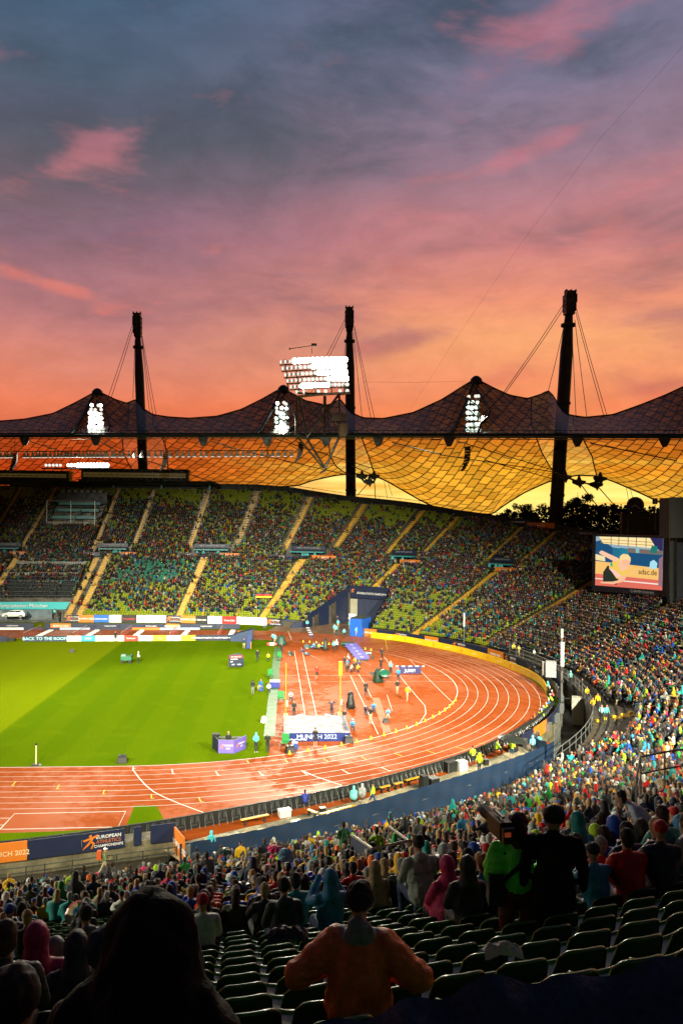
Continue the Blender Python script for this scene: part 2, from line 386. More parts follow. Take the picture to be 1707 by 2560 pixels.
def _grass(t, b, P):
    x = t.new('ShaderNodeSeparateXYZ'); t.put(x.inputs[0], P)
    n1 = t.noise(P, .25, 4, .6); n2 = t.noise(P, 7, 4, .7)
    # paler grass beyond one line across the pitch, plus fine mowing stripes
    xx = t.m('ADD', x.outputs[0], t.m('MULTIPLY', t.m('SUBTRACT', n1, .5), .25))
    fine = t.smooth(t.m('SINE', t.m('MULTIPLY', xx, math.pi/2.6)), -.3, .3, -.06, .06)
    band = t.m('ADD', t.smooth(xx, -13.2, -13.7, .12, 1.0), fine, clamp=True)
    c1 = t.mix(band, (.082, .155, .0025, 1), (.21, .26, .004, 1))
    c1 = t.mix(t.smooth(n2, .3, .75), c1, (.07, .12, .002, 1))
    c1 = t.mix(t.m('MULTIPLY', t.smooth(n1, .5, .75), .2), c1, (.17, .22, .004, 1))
    t.put(b.inputs['Base Color'], c1); b.inputs['Roughness'].default_value = .8; b.inputs['Specular IOR Level'].default_value = 0.
    bp = t.new('ShaderNodeBump'); bp.inputs['Strength'].default_value = .6; bp.inputs['Distance'].default_value = .03
    t.put(bp.inputs['Height'], t.noise(P, 25, 3, .7)); t.put(b.inputs['Normal'], bp.outputs[0])
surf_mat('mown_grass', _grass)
def _conc(dark, light, wetlo, sc=1.):
    def f(t, b, P):
        n1 = t.noise(P, .5*sc, 5, .65); n2 = t.noise(P, 6*sc, 4, .6)
        c1 = t.mix(t.smooth(n1, .3, .7), dark, light); c1 = t.mix(t.m('MULTIPLY', t.smooth(n2, .45, .7), .5), c1, dark)
        t.put(b.inputs['Base Color'], c1); t.put(b.inputs['Roughness'], t.smooth(n1, .4, .6, .7, wetlo))
    return f
surf_mat('stand_concrete', _conc((.035, .03, .022, 1), (.085, .072, .048, 1), .35))
surf_mat('wet_path', _conc((.10, .088, .06, 1), (.62, .54, .34, 1), .08, .7))
surf_mat('wall_concrete', _conc((.08, .068, .035, 1), (.22, .19, .11, 1), .5, 1.5))
mat('white_paint', (.78, .76, .72), .5); mat('yellow_paint', (.75, .52, .02), .5)
def sheet(name, outline, z, m_, holes=None, **k):
    bm = bmesh.new(); vs = [bm.verts.new((x, y, z)) for x, y in outline]; es = [bm.edges.new((vs[i], vs[(i+1) % len(vs)])) for i in range(len(vs))]
    bmesh.ops.triangle_fill(bm, use_beauty=True, use_dissolve=False, edges=es, normal=(0, 0, 1))
    me = bpy.data.meshes.new(name); bm.to_mesh(me); bm.free(); return link(name, me, None, m_, kind='structure', **k)
def ring(name, A, B, z, m_, kind='structure', zb=None, **k):
    mb = MB(); mb.grid([[(a[0], a[1], z) for a in A], [(b[0], b[1], z if zb is None else zb) for b in B]], flip=False)
    return mb.build(name, m_, kind=kind, **k)
def oval(r, x0=-115, n=90, a0=90, a1=-90):
    L = [(x0, r)] if a0 == 90 else []
    L += [(r*math.cos(R(a0+(a1-a0)*i/n)), r*math.sin(R(a0+(a1-a0)*i/n))) for i in range(n+1)]
    return L+([(x0, -r)] if a1 == -90 else [])
BX = -115
# ground under everything, out to the horizon
mbg = MB(); N_ = 48
ring_in = [(40+0*math.cos(2*math.pi*i/N_), 0) for i in range(N_)]
mbg.add([(2600*math.cos(2*math.pi*i/N_), 2600*math.sin(2*math.pi*i/N_), -3.2) for i in range(N_)], [tuple(range(N_))])
mbg.build('ground', mat('dark_ground', (.03, .035, .02), .9), kind='structure')
# red surface of the whole oval and D
sheet('running_track', oval(47.25), .0, MATS['wet_red_track'])
# infield grass, squared off before the D area
gx = 13.0
gr = [(BX, 36.3), (0, 36.3)]+[(36.3*math.sin(a), 36.3*math.cos(a)) for a in np.linspace(.02, math.asin(gx/36.3), 8)]
gr += [(x, -y) for x, y in reversed(gr)]
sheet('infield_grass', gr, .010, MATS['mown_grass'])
# outer strips: far grass verge, right grass strip
farF = [(float(IC[i, 0]), float(IC[i, 1])) for i in range(0, len(IC), 4) if SL[i] < 137]
farA = []
for x, y in farF:
    a = math.atan2(y, x) if x > 0 else math.pi/2
    farA.append((x, 47.25) if x <= 0 else (47.25*math.cos(a), 47.25*math.sin(a)))
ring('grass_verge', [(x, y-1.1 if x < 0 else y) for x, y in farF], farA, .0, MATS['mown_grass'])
lane2 = lambda r, a0, a1, n=40: [(r*math.cos(R(a)), r*math.sin(R(a))) for a in np.linspace(a0, a1, n)]
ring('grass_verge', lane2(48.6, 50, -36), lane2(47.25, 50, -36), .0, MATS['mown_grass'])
ring('apron', lane2(62, 77, 47), lane2(47.25, 77, 47), .004, mat('tunnel_floor', (.22, .13, .07), .35, noise=.35, nscale=.6))
# near apron: red strip behind the advertising fence and the wet concrete path
FEN = smooth_poly(catmull([(-34, -59.4), (-16, -57.0)]+[tuple(atz(u, v, .95)[:2]) for u, v in ((0, 2105), (250, 2073), (500, 2036), (600, 2013), (760, 1988), (900, 1956), (1000, 1930), (1100, 1902), (1180, 1876), (1270, 1834), (1345, 1790), (1385, 1750))]), 6)
def offs(P, d):
    T = np.gradient(P, axis=0); T /= np.linalg.norm(T, axis=1)[:, None]; return P+np.stack([T[:, 1], -T[:, 0]], 1)*d
k0 = int(np.argmin(np.abs(FEN[:, 0]-8.0)))
inn = [(p_[0], -47.1) if p_[0] < 0 else tuple(np.array(p_)/np.linalg.norm(p_)*47.1) for p_ in FEN]; ap = offs(FEN, 3.6); ap = np.where((FEN[:, :1] < 7.5) | (FEN[:, :1] > 37.5), offs(FEN, .5), ap); ring('apron', inn, ap, .004, MATS['wet_red_track'])
ring('apron', [(-70, -47.1), (-33, -47.1)], [(-70, -59.5), (-33, -59.5)], .003, MATS['wet_red_track'])
W0 = smooth_poly(catmull([tuple(atz(u, v)[:2]) for u, v in ((400, 2120), (500, 2095), (760, 2036), (1000, 1972), (1200, 1907), (1330, 1852), (1400, 1805))]), 4); CL = smooth_poly(catmull([(8.1, -55.6), (8.9, -55.2), (12.7, -53.6), (17, -51.1), (23, -47), (30.2, -41.6), (36.6, -36.2), (39.6, -33.0)]), 4)
pathin = np.array([W0[int(np.argmin(((W0-c_)**2).sum(1)))] for c_ in CL])
ring('concrete_path', pathin, CL, .009, MATS['wet_path'])
# grass beyond the near straight at the long jump run up
sheet('grass_patch', [(2.4, -47.9), (.2, -51.0), (-3.0, -52.6), (-30, -56.8), (-60, -56.8), (-60, -54.2), (-30, -54.4), (-6, -52.1), (-2.6, -50.7), (-1.4, -47.9)][::-1], .004, MATS['mown_grass']) if 0 else None
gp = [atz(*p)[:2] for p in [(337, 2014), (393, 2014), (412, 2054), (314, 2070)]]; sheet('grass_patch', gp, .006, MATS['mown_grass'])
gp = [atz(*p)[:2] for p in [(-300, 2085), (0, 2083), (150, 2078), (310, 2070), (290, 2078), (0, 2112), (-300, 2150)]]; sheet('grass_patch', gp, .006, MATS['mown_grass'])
def seg_ring(name, s0, s1, r_in, z, m_, zo=None):
    I_ = [i for i in range(0, len(IC), 4) if s0 <= SL[i] <= s1]; O = [tuple(IC[i]) for i in I_]; N = []
    for x, y in O:
        a = math.atan2(y, x)
        N.append((x, math.copysign(r_in, y)) if x < 0 else (r_in*math.cos(a), r_in*math.sin(a)))
    ring(name, O, N, z, m_)
seg_ring('base_floor', 30, 188, 47.0, -.03, MATS['stand_concrete'])
seg_ring('base_floor', 236, 364, 46.9, -1.08, MATS['stand_concrete'])
seg_ring('ditch_floor', 187, 237, 48.6, -2.6, MATS['stand_concrete'])
w_ = MB(); an = np.linspace(16, -41, 40)
w_.grid([[(48.6*math.cos(R(a)), 48.6*math.sin(R(a)), z) for z in (-2.6, -.002)] for a in an]); w_.build('ditch_wall', MATS['wall_concrete'], kind='structure')
# ---- painted lines
mk = MB()
def stripe(P, w_, z=.014, mi=0, close=False):
    P = np.array(P, float)[:, :2]; T = np.gradient(P, axis=0); T /= np.linalg.norm(T, axis=1)[:, None]+1e-9; Nn = np.stack([-T[:, 1], T[:, 0]], 1)*w_/2
    mk.grid([[(a[0], a[1], z) for a in P+Nn], [(a[0], a[1], z) for a in P-Nn]], mi=mi, flip=True)
for k in range(9): stripe(oval(36.5+1.22*k if k else 36.45), .05 if k else .09, .014 if k else .016)
def pl(pts, w_=.06, z=.018, mi=0): stripe([atz(u, v) for u, v in pts], w_, z, mi)
# sand pit cover rectangle, run-up lines
pl([(0, 2075), (37, 2035), (315, 2029), (296, 2068), (6, 2074)], .09)
pl([(-60, 2046), (25, 2046)], .07); pl([(-80, 2064), (12, 2063)], .07)
pl([(334, 1917), (333, 1925), (348, 1945), (365, 1964), (385, 1980), (410, 1993), (450, 2010), (520, 2036)], .09)
pl([(760, 1929), (790, 1942), (855, 1964)], .09); pl([(754, 1927), (768, 1938)], .07); pl([(340, 1921), (331, 1925)], .08)
for a, b in (((30, 1958), (44, 1956)), ((140, 1968), (153, 1965)), ((256, 1985), (263, 1977)), ((378, 1997), (380, 1985))): pass
for u, v in ((36, 1960), (146, 1968), (260, 1981), (379, 1992), (500, 2000)):
    pl([(u-6+ (u/60), v+5), (u+6-u/60, v-6)], .09, mi=1); pl([(u-7+u/60, v+5), (u+1+u/60, v+4)], .09, mi=1)
for a, b in (((430, 1923), (433, 1935)), ((540, 1929), (546, 1939)), ((646, 1929), (656, 1938)), ((855, 1925), (872, 1934)), ((953, 1919), (972, 1927))):
    pl([a, b], .09); pl([(b[0]-3, b[1]), (b[0]+5, b[1])], .14)
for a, b in (((617, 1901), (622, 1908)), ((712, 1899), (720, 1907)), ((808, 1897), (820, 1904)), ((903, 1892), (917, 1900)), ((987, 1884), (1005, 1891)), ((1067, 1877), (1087, 1884)), ((1139, 1868), (1163, 1874)), ((1195, 1858), (1215, 1861))):
    pl([a, b], .09, mi=1)
for i in range(9):    # yellow lane marks across the far bend
    a = R(68); r0 = 36.9+1.22*i
pl([(962, 1596), (968, 1625)], .12, mi=1)
pl([(597, 1576), (592, 1600)], .12, mi=1)
# D area lines
pl([(736, 1627), (763, 1790)], .06); pl([(753, 1618), (792, 1792)], .06)
pl([(697, 1689), (740, 1689)], .05); pl([(756, 1689), (905, 1689), (1120, 1689)], .05); pl([(697, 1704.5), (747, 1704.5)], .05); pl([(767, 1704.5), (900, 1704.5), (1130, 1704)], .05)
pl([(876, 1690), (945, 1836)], .06); pl([(895, 1684), (912, 1710), (929, 1745)], .06); pl([(960, 1643), (1003, 1695), (1040, 1740), (1062, 1765), (1064, 1785), (1050, 1806), (1020, 1822)], .07)
pl([(1024, 1649), (1055, 1682), (1095, 1722), (1131, 1757)], .06)
pl([(720, 1577), (729, 1600)], .1); pl([(1330, 1801), (1339, 1790)], .01)
pl([(776, 1638), (802, 1651)], .05); pl([(896, 1650), (927, 1662)], .05); pl([(967, 1737), (980, 1777)], .05); pl([(853, 1577), (863, 1593)], .06)
mk.build('lane_markings', [MATS['white_paint'], MATS['yellow_paint']], kind='structure')
# ---- stands: cell height field of the stepped concrete
NOTCH = [(62.6, 72.6), (88.6, 97.0), (108.9, 117.4), (126, 133), (142, 148), (160.4, 166)]    # mouths at the upper gangway
V0, V1 = 25.8, 30.2
def tun_l(d): return 139.0+2.7*min(d, 13.5)/13.5
def tun_r(d): return 154.2-4.6*min(d, 14)/14
def notch_z(s, d):
    if d < 13.6 and tun_l(d) < s < tun_r(d): return -.004
    if 73 < s < 89 and d < 6.6: return -.004
    for a, b in NOTCH:
        if a < s < b and V0 < d < V1: return float(zprof(s, V0-.4))
    return None
CS = 1.0
sg = np.arange(30, SL[-1]-1, CS); NR = 74
hz = np.full((len(sg), NR), np.nan)
for i, s in enumerate(sg):
    sm = s+CS/2; Dm = float(at_s(D_, sm))
    for k in range(NR):
        d = k*ROW
        if d > Dm: break
        z = notch_z(sm, d+ROW/2); hz[i, k] = float(zprof(sm, d+.2)) if z is None else z
mb = MB()
def cp(s, d, z): q = bxy(s, d); return (q[0], q[1], z)
GP = {}
def gxy(i, k):
    if (i, k) not in GP: GP[(i, k)] = bxy(30+i*CS, k*ROW)
    return GP[(i, k)]
for i in range(len(sg)):
    for k in range(NR):
        z = hz[i, k]
        if np.isnan(z): continue
        z1 = hz[i+1, k] if i+1 < len(sg) and not np.isnan(hz[i+1, k]) else None
        a, b, c_, d_ = gxy(i, k), gxy(i+1, k), gxy(i+1, k+1), gxy(i, k+1)
        mb.add([(*a, z), (*b, z), (*c_, z), (*d_, z)], [(0, 1, 2, 3)])
        zn = hz[i, k+1] if k+1 < NR and not np.isnan(hz[i, k+1]) else -3.2
        mb.add([(*d_, z), (*c_, z), (*c_, zn), (*d_, zn)], [(0, 1, 2, 3)])
        if k == 0: mb.add([(*a, -3.2), (*b, -3.2), (*b, z), (*a, z)], [(0, 1, 2, 3)])
        if z1 is not None and abs(z1-z) > .12: mb.add([(*b, z), (*b, z1), (*c_, z1), (*c_, z)], [(0, 1, 2, 3)])
mb.build('seating_steps', MATS['stand_concrete'], kind='structure')
# aisles: ochre stair flights, half-height steps
LOW = [(72.3, 12, 25.8), (90.1, .4, 25.2), (92.3, .4, 27.2), (112.4, .4, 25.8), (129.4, .4, 25.8), (145.6, 14.2, 25.8), (164.1, .4, 25.8), (179.8, .8, 38), (195.4, 8, 38), (211.5, 4, 40), (229, 2, 46), (247, .8, 40)]
UPP = [(63.3, 30.4, 58.6), (71.9, 30.4, 58.6), (88.3, 28.0, 58.8), (97.2, 30.4, 58.6), (108.7, 30.4, 58.2), (117.5, 30.4, 57.8), (125.8, 30.4, 55), (133.2, 30.4, 52.5), (141.8, 30.4, 50), (148.2, 30.4, 47.5), (160.3, 30.4, 44.8), (166.1, 30.4, 43.5)]
ochre = mat('wet_wood_steps', (.46, .27, .03), .45, noise=.3, nscale=2)
def aisle(s0, d0, d1, wd=1.35):
    mb = MB(); d = d0
    while d < d1-.1:
        k = int((d+1e-6)/ROW); zt = float(zprof(s0, k*ROW+.2)); half = (d-k*ROW) > ROW*.45
        z = zt+.012+(float(zprof(s0, (k+1)*ROW+.2))-zt)*(.5 if half else 0)
        de = k*ROW+(ROW if half else ROW*.5)
        P = [cp(s0-wd/2, d, 0)[:2], cp(s0+wd/2, d, 0)[:2], cp(s0+wd/2, de, 0)[:2], cp(s0-wd/2, de, 0)[:2]]
        mb.add([(*P[0], z), (*P[1], z), (*P[2], z), (*P[3], z)]+[(*p, z-.3) for p in P], [(0, 1, 2, 3), (0, 4, 5, 1), (1, 5, 6, 2), (3, 2, 6, 7), (0, 3, 7, 4)])
        d = de
    return mb.build('stairway', ochre, kind='structure')
for a in LOW: aisle(*a, wd=1.35 if a[0] < 150 else 1.5)
for a in UPP: aisle(*a, wd=.9)
AISLES = [(a, b, c_, 1.0 if a < 150 else 1.1) for a, b, c_ in LOW]+[(a, b, c_, .85) for a, b, c_ in UPP]
# ------------------------------------------------------------------ people
def voxel_body(prims, vox, name, decim=None, smooth=2, bump=0.):
    """prims: ('c', p0, r0, p1, r1, reg) tapered limb, or ('e', centre, radii, reg); returns one continuous mesh with a material per region"""
    mb = MB()
    for p in prims:
        if p[0] == 'c':
            a, b = Vector(p[1]), Vector(p[3]); mb.tube([a, a.lerp(b, .5), b], [p[2], (p[2]+p[4])/2, p[4]], 10)
            mb.ell(a, (p[2],)*3, 10, 6); mb.ell(b, (p[4],)*3, 10, 6)
        else: mb.ell(p[1], p[2], 14, 10)
    me = mb.mesh('raw'); o = bpy.data.objects.new('raw', me); COL.objects.link(o)
    m_ = o.modifiers.new('r', 'REMESH'); m_.mode = 'VOXEL'; m_.voxel_size = vox
    if smooth:
        m2 = o.modifiers.new('s', 'SMOOTH'); m2.iterations = smooth; m2.factor = .5
    if decim:
        m3 = o.modifiers.new('d', 'DECIMATE'); m3.ratio = decim
    dg = bpy.context.evaluated_depsgraph_get(); out = bpy.data.meshes.new_from_object(o.evaluated_get(dg)); out.name = name
    bpy.data.objects.remove(o); bpy.data.meshes.remove(me)
    isr = None
    if bump:
        v = np.zeros(len(out.vertices)*3); out.vertices.foreach_get('co', v); v = v.reshape(-1, 3)
        n = np.zeros(len(out.vertices)*3); out.vertices.foreach_get('normal', n); n = n.reshape(-1, 3)
        from mathutils import noise as NZ
        k = np.array([NZ.noise(Vector((a*9, b*9, c_*6)))+.5*NZ.noise(Vector((a*19, b*19, c_*15+4))) for a, b, c_ in v])
        hb = np.full(len(v), 1e9); ob = np.full(len(v), 1e9)
        for p in prims:
            if p[0] == 'c':
                a, b = np.array(p[1], float), np.array(p[3], float); ab = b-a; t = np.clip(((v-a) @ ab)/(ab @ ab+1e-9), 0, 1); dd = np.linalg.norm(v-(a+t[:, None]*ab), axis=1)-(p[2]+(p[4]-p[2])*t)
            else: dd = (np.linalg.norm((v-np.array(p[1]))/np.array(p[2]), axis=1)-1)*min(p[2])
            if p[-1] == 2: hb = np.minimum(hb, dd)
            else: ob = np.minimum(ob, dd)
        k2 = np.array([NZ.noise(Vector((a*34, b*34, c_*22)))+.6*NZ.noise(Vector((a*70, b*70, c_*40))) for a, b, c_ in v])
        f2 = np.array([abs(NZ.noise(Vector((a*7+3, b*7, c_*15)))) for a, b, c_ in v])
        v += n*(np.where(hb < ob, k2*.011+.004, k*bump+(f2-.25)*bump*1.6))[:, None]; out.vertices.foreach_set('co', v.ravel())
    nf = len(out.polygons); cen = np.zeros(nf*3); out.polygons.foreach_get('center', cen); cen = cen.reshape(-1, 3)
    best = np.full(nf, 1e9); reg = np.zeros(nf, dtype=np.int32)
    for p in prims:
        if p[0] == 'c':
            a, b = np.array(p[1], float), np.array(p[3], float); ab = b-a; t = np.clip(((cen-a) @ ab)/(ab @ ab+1e-9), 0, 1)
            dd = np.linalg.norm(cen-(a+t[:, None]*ab), axis=1)-(p[2]+(p[4]-p[2])*t)
        else:
            q = (cen-np.array(p[1]))/np.array(p[2]); ln = np.linalg.norm(q, axis=1); dd = (ln-1)*min(p[2])
        w_ = dd < best; best[w_] = dd[w_]; reg[w_] = p[-1]
    out.materials.clear(); out.polygons.foreach_set('material_index', reg); out.polygons.foreach_set('use_smooth', [True]*nf); out.update()
    return out
J, SKN, HR, TR, SH = 0, 1, 2, 3, 4     # jacket, skin, hair or headgear, trousers, shoes
def head(c, hat='hair', t=1., look=0., pitch=0.):
    """head looking along +y of the body turned by look"""
    x, y, z = c; cl, sl = math.cos(look), math.sin(look)
    def P(a, b, d): return (x+cl*a-sl*b, y+sl*a+cl*b, z+d)
    L = [('c', P(0, -.015, -.17), .055, P(0, 0, -.06), .052, SKN), ('e', P(0, .0, 0), (.075, .093, .112), SKN), ('e', P(0, .045, -.055), (.05, .05, .055), SKN),
         ('e', P(0, .098, -.012), (.013, .022, .022), SKN), ('e', P(.076, 0, -.01), (.012, .02, .03), SKN), ('e', P(-.076, 0, -.01), (.012, .02, .03), SKN)]
    if hat == 'hair': L += [('e', P(0, -.018, .03), (.086, .096, .1), HR), ('e', P(0, -.05, -.02), (.075, .06, .085), HR)]
    if hat == 'long': L += [('e', P(0, -.018, .03), (.09, .1, .1), HR), ('c', P(0, -.06, -.02), .08, P(0, -.08, -.2), .06, HR)]
    if hat == 'bun': L += [('e', P(0, -.018, .03), (.086, .096, .1), HR), ('e', P(0, -.1, .05), (.04, .04, .04), HR)]
    if hat == 'hood': L += [('e', P(0, -.03, .015), (.115, .125, .145), J), ('c', P(0, -.06, -.08), .11, P(0, -.07, -.19), .13, J)]
    if hat == 'hooddown': L += [('e', P(0, -.018, .03), (.086, .096, .1), HR), ('e', P(0, -.11, -.16), (.12, .07, .07), J)]
    if hat == 'cap': L += [('e', P(0, -.012, .045), (.09, .1, .08), HR), ('e', P(0, .1, .04), (.06, .07, .014), HR)]
    if hat == 'beanie': L += [('e', P(0, -.015, .04), (.092, .103, .1), HR)]
    return L
def seated(hat='hair', arms='lap', lean=.08, look=0., poncho=False, k=1.0):
    """sits on a seat at the origin, facing +y, feet at z=0"""
    sh = 1.02; cy_ = -.06+lean*.9
    L = [('e', (0, 0, .52), (.19, .16, .13), TR), ('c', (0, -.03, .58), .19, (0, cy_*.4, .78), .175, J), ('c', (-.05, cy_*.5, .78), .16, (-.07, cy_, .97), .13, J), ('c', (.05, cy_*.5, .78), .16, (.07, cy_, .97), .13, J),
         ('c', (-.13, cy_, sh-.01), .09, (.13, cy_, sh-.01), .09, J), ('c', (0, cy_, 1.04), .075, (0, cy_+.01, 1.1), .062, J)]
    for s in (-1, 1):
        L += [('c', (s*.09, .02, .52), .095, (s*.13, .42, .53), .07, TR), ('c', (s*.13, .42, .52), .068, (s*.12, .42, .12), .048, TR), ('c', (s*.12, .40, .06), .045, (s*.13, .54, .04), .035, SH)]
        S = (s*.185, cy_, sh-.01)
        if arms == 'lap': E, H_ = (s*.25, cy_+.08, .76), (s*.08, .28, .66)
        elif arms == 'cross': E, H_ = (s*.25, cy_+.1, .78), (-s*.08, .2, .82)
        elif arms == 'up': E, H_ = (s*.26, cy_+.18, .92), (s*.1, .24, 1.22)
        elif arms == 'clap': E, H_ = (s*.24, cy_+.16, .84), (s*.03, .3, 1.0)
        else: E, H_ = (s*.27, cy_+.02, .74), (s*.16, .34, .6)
        L += [('c', S, .078, E, .066, J), ('c', E, .062, H_, .045, J), ('c', H_, .034, (H_[0]*.8, H_[1]+.09, H_[2]+.01), .028, SKN)]
    if poncho: L += [('c', (0, cy_, 1.0), .17, (0, .02, .62), .3, J), ('c', (0, .1, .68), .2, (0, .4, .56), .18, J)]
    return L+head((0, cy_+.035, 1.27), hat, look=look)
def standing(hat='hair', arms='down', stride=0., lean=0., coat=False, shorts=False, look=0., bend=0.):
    hip = .92; L = []
    tx = lambda z: (z-hip)*math.tan(bend)
    P = lambda x, y, z: (x, y+tx(z) if z > hip else y, z if z <= hip else hip+(z-hip)*math.cos(bend))
    L += [('e', P(0, 0, .95), (.165, .125, .13), TR), ('c', P(0, 0, 1.02), .135, P(0, 0, 1.2), .14, J), ('c', P(0, 0, 1.2), .145, P(0, -.01, 1.36), .135, J), ('c', P(-.12, 0, 1.44), .075, P(.12, 0, 1.44), .075, J), ('c', P(0, 0, 1.46), .07, P(0, 0, 1.53), .058, J)]
    if coat: L += [('c', P(0, 0, 1.1), .17, P(0, 0, .75), .21, J)]
    for s in (-1, 1):
        st = stride*s
        K = (s*.1, st*.28+abs(stride)*.06, .49); A = (s*.1, st*.5-abs(stride)*.05, .09 if st <= 0 or not stride else .09)
        lg = SKN if shorts else TR
        L += [('c', (s*.085, 0, .9), .095, K, .062, TR), ('c', K, .062, A, .042, lg), ('c', (A[0], A[1]-.03, .05), .045, (A[0]+s*.02, A[1]+.14, .035), .034, SH)]
        S = P(s*.19, 0, 1.43)
        T_ = {'down': ((s*.24, .0, 1.17), (s*.25, .08, .93)), 'swing': ((s*.25, -st*.2, 1.18), (s*.24, -st*.1+.14, .97)), 'hips': ((s*.36, -.03, 1.18), (s*.18, .06, 1.02)), 'camera': ((s*.26, .12, 1.2), (s*.1, .28, 1.46)),
              'front': ((s*.25, .06, 1.17), (s*.09, .26, 1.1)), 'carry': ((s*.26, .02, 1.16), (s*.2, .28, 1.12)), 'head': ((s*.34, .0, 1.5), (s*.1, .02, 1.68)), 'point': (((s*.25, .1, 1.2), (s*.12, .25, 1.2)) if s < 0 else ((.36, .2, 1.38), (.5, .42, 1.44)))}[arms]
        E, H_ = P(*T_[0]), P(*T_[1])
        L += [('c', S, .062, E, .052, J), ('c', E, .05, H_, .037, J), ('c', H_, .033, (H_[0], H_[1]+.05, H_[2]-.05 if arms in ('down', 'swing') else H_[2]+.03), .026, SKN)]
    q = P(0, .02, 1.68); return L+head(q, hat, look=look)
def kneeling(hat='hair'):
    L = [('e', (0, 0, .42), (.17, .14, .13), TR), ('c', (0, 0, .5), .14, (0, .12, .72), .14, J), ('c', (0, .12, .72), .15, (0, .2, .85), .13, J), ('c', (-.12, .2, .9), .075, (.12, .2, .9), .075, J)]
    for s in (-1, 1):
        K = (s*.14, .3, .42 if s > 0 else .1); A = (s*.14, .25 if s > 0 else -.25, .08)
        L += [('c', (s*.09, 0, .4), .09, K, .065, TR), ('c', K, .062, A, .045, TR), ('c', A, .045, (A[0], A[1]+.12, .04), .035, SH), ('c', (s*.19, .2, .88), .062, (s*.24, .36, .68), .052, J), ('c', (s*.24, .36, .68), .05, (s*.08, .5, .82), .036, J), ('c', (s*.08, .5, .82), .032, (s*.05, .56, .86), .028, SKN)]
    return L+head((0, .26, 1.14), hat)
cloth = mat('jacket_cloth', (1, 1, 1), .55, noise=.18, nscale=9, bump=.25, objcol=True, spec=.35)
skin = mat('skin', (.48, .25, .16), .5, spec=.35)
HAIRM = {'brown hair': (.05, .028, .015), 'dark hair': (.012, .009, .008), 'blond hair': (.34, .22, .09), 'grey hair': (.28, .27, .25), 'white cap': (.7, .7, .68), 'red cap': (.5, .02, .02), 'black cap': (.012, .012, .014), 'blue cap': (.02, .07, .3), 'grey beanie': (.1, .11, .12), 'black beanie': (.01, .01, .012), 'teal beanie': (.03, .25, .25), 'yellow cap': (.6, .42, .03), 'red hair': (.22, .06, .02)}
for k_, c_ in HAIRM.items(): mat(k_, c_, .75, noise=.3, nscale=20)
trs = {'dark': mat('dark_trousers', (.016, .018, .024), .7, noise=.2), 'jeans': mat('blue_jeans', (.03, .06, .13), .7, noise=.2), 'beige': mat('beige_trousers', (.32, .26, .16), .7, noise=.2), 'grey': mat('grey_trousers', (.16, .16, .16), .7, noise=.2)}
shoe = mat('shoes', (.05, .05, .05), .5); wshoe = mat('white_shoes', (.7, .7, .7), .5)
VAR = {}
def variant(kind, vox=.028, **k):
    key = (kind, vox, tuple(sorted(k.items())))
    if key not in VAR:
        fn = {'seated': seated, 'standing': standing, 'kneeling': kneeling}[kind]
        me = voxel_body(fn(**k), vox, 'person', bump=.006)
        for m_ in (cloth, skin, MATS['brown hair'], trs['dark'], shoe): me.materials.append(m_)
        VAR[key] = me
    return VAR[key]
def person(loc, rz, jacket, label, kind='standing', hair='brown hair', tr='dark', sh=None, scale=1., group=None, vox=.028, **k):
    o = bpy.data.objects.new('person', variant(kind, vox, **k)); COL.objects.link(o)
    o.location = loc; o.rotation_euler = (0, 0, rz); o.scale = (scale,)*3; o.color = tuple(jacket)+(1,)
    ms = o.material_slots
    ms[2].link = 'OBJECT'; ms[2].material = MATS[hair]; ms[3].link = 'OBJECT'; ms[3].material = trs[tr]
    if sh == 'white': ms[4].link = 'OBJECT'; ms[4].material = wshoe
    return tag(o, label=label, cat='person', group=group)
# colours people wear: (name, colour, weight near, weight far)
JK = [('black', (.012, .013, .015), 34, 50), ('dark navy', (.012, .018, .04), 16, 16), ('charcoal', (.035, .037, .04), 14, 18), ('grey', (.10, .105, .10), 4, 4), ('white', (.55, .55, .48), 6, 4), ('clear plastic', (.30, .34, .32), 2, 1), ('bright blue', (.008, .07, .42), 8, 4), ('light blue', (.03, .2, .38), 4, 3), ('teal', (.008, .24, .22), 9, 9), ('turquoise', (.03, .42, .42), 3, 2), ('red', (.55, .008, .006), 9, 5), ('dark red', (.18, .01, .015), 3, 3), ('orange', (.75, .14, .01), 3, 2), ('yellow', (.75, .42, .006), 6, 3), ('lime', (.36, .6, .01), 3, 2), ('green', (.006, .24, .03), 4, 3), ('olive', (.08, .09, .04), 3, 3), ('beige', (.26, .18, .10), 2, 2), ('pink', (.6, .02, .12), 2, 1), ('purple', (.06, .02, .12), .6, 1)]
HATS = [('hair', 'brown hair', 18), ('hair', 'dark hair', 20), ('hair', 'blond hair', 12), ('hair', 'grey hair', 7), ('long', 'brown hair', 8), ('long', 'blond hair', 6), ('hood', None, 18), ('cap', 'white cap', 4), ('cap', 'red cap', 2), ('cap', 'black cap', 3), ('cap', 'blue cap', 2), ('beanie', 'grey beanie', 3), ('beanie', 'black beanie', 3), ('hair', 'red hair', 2)]
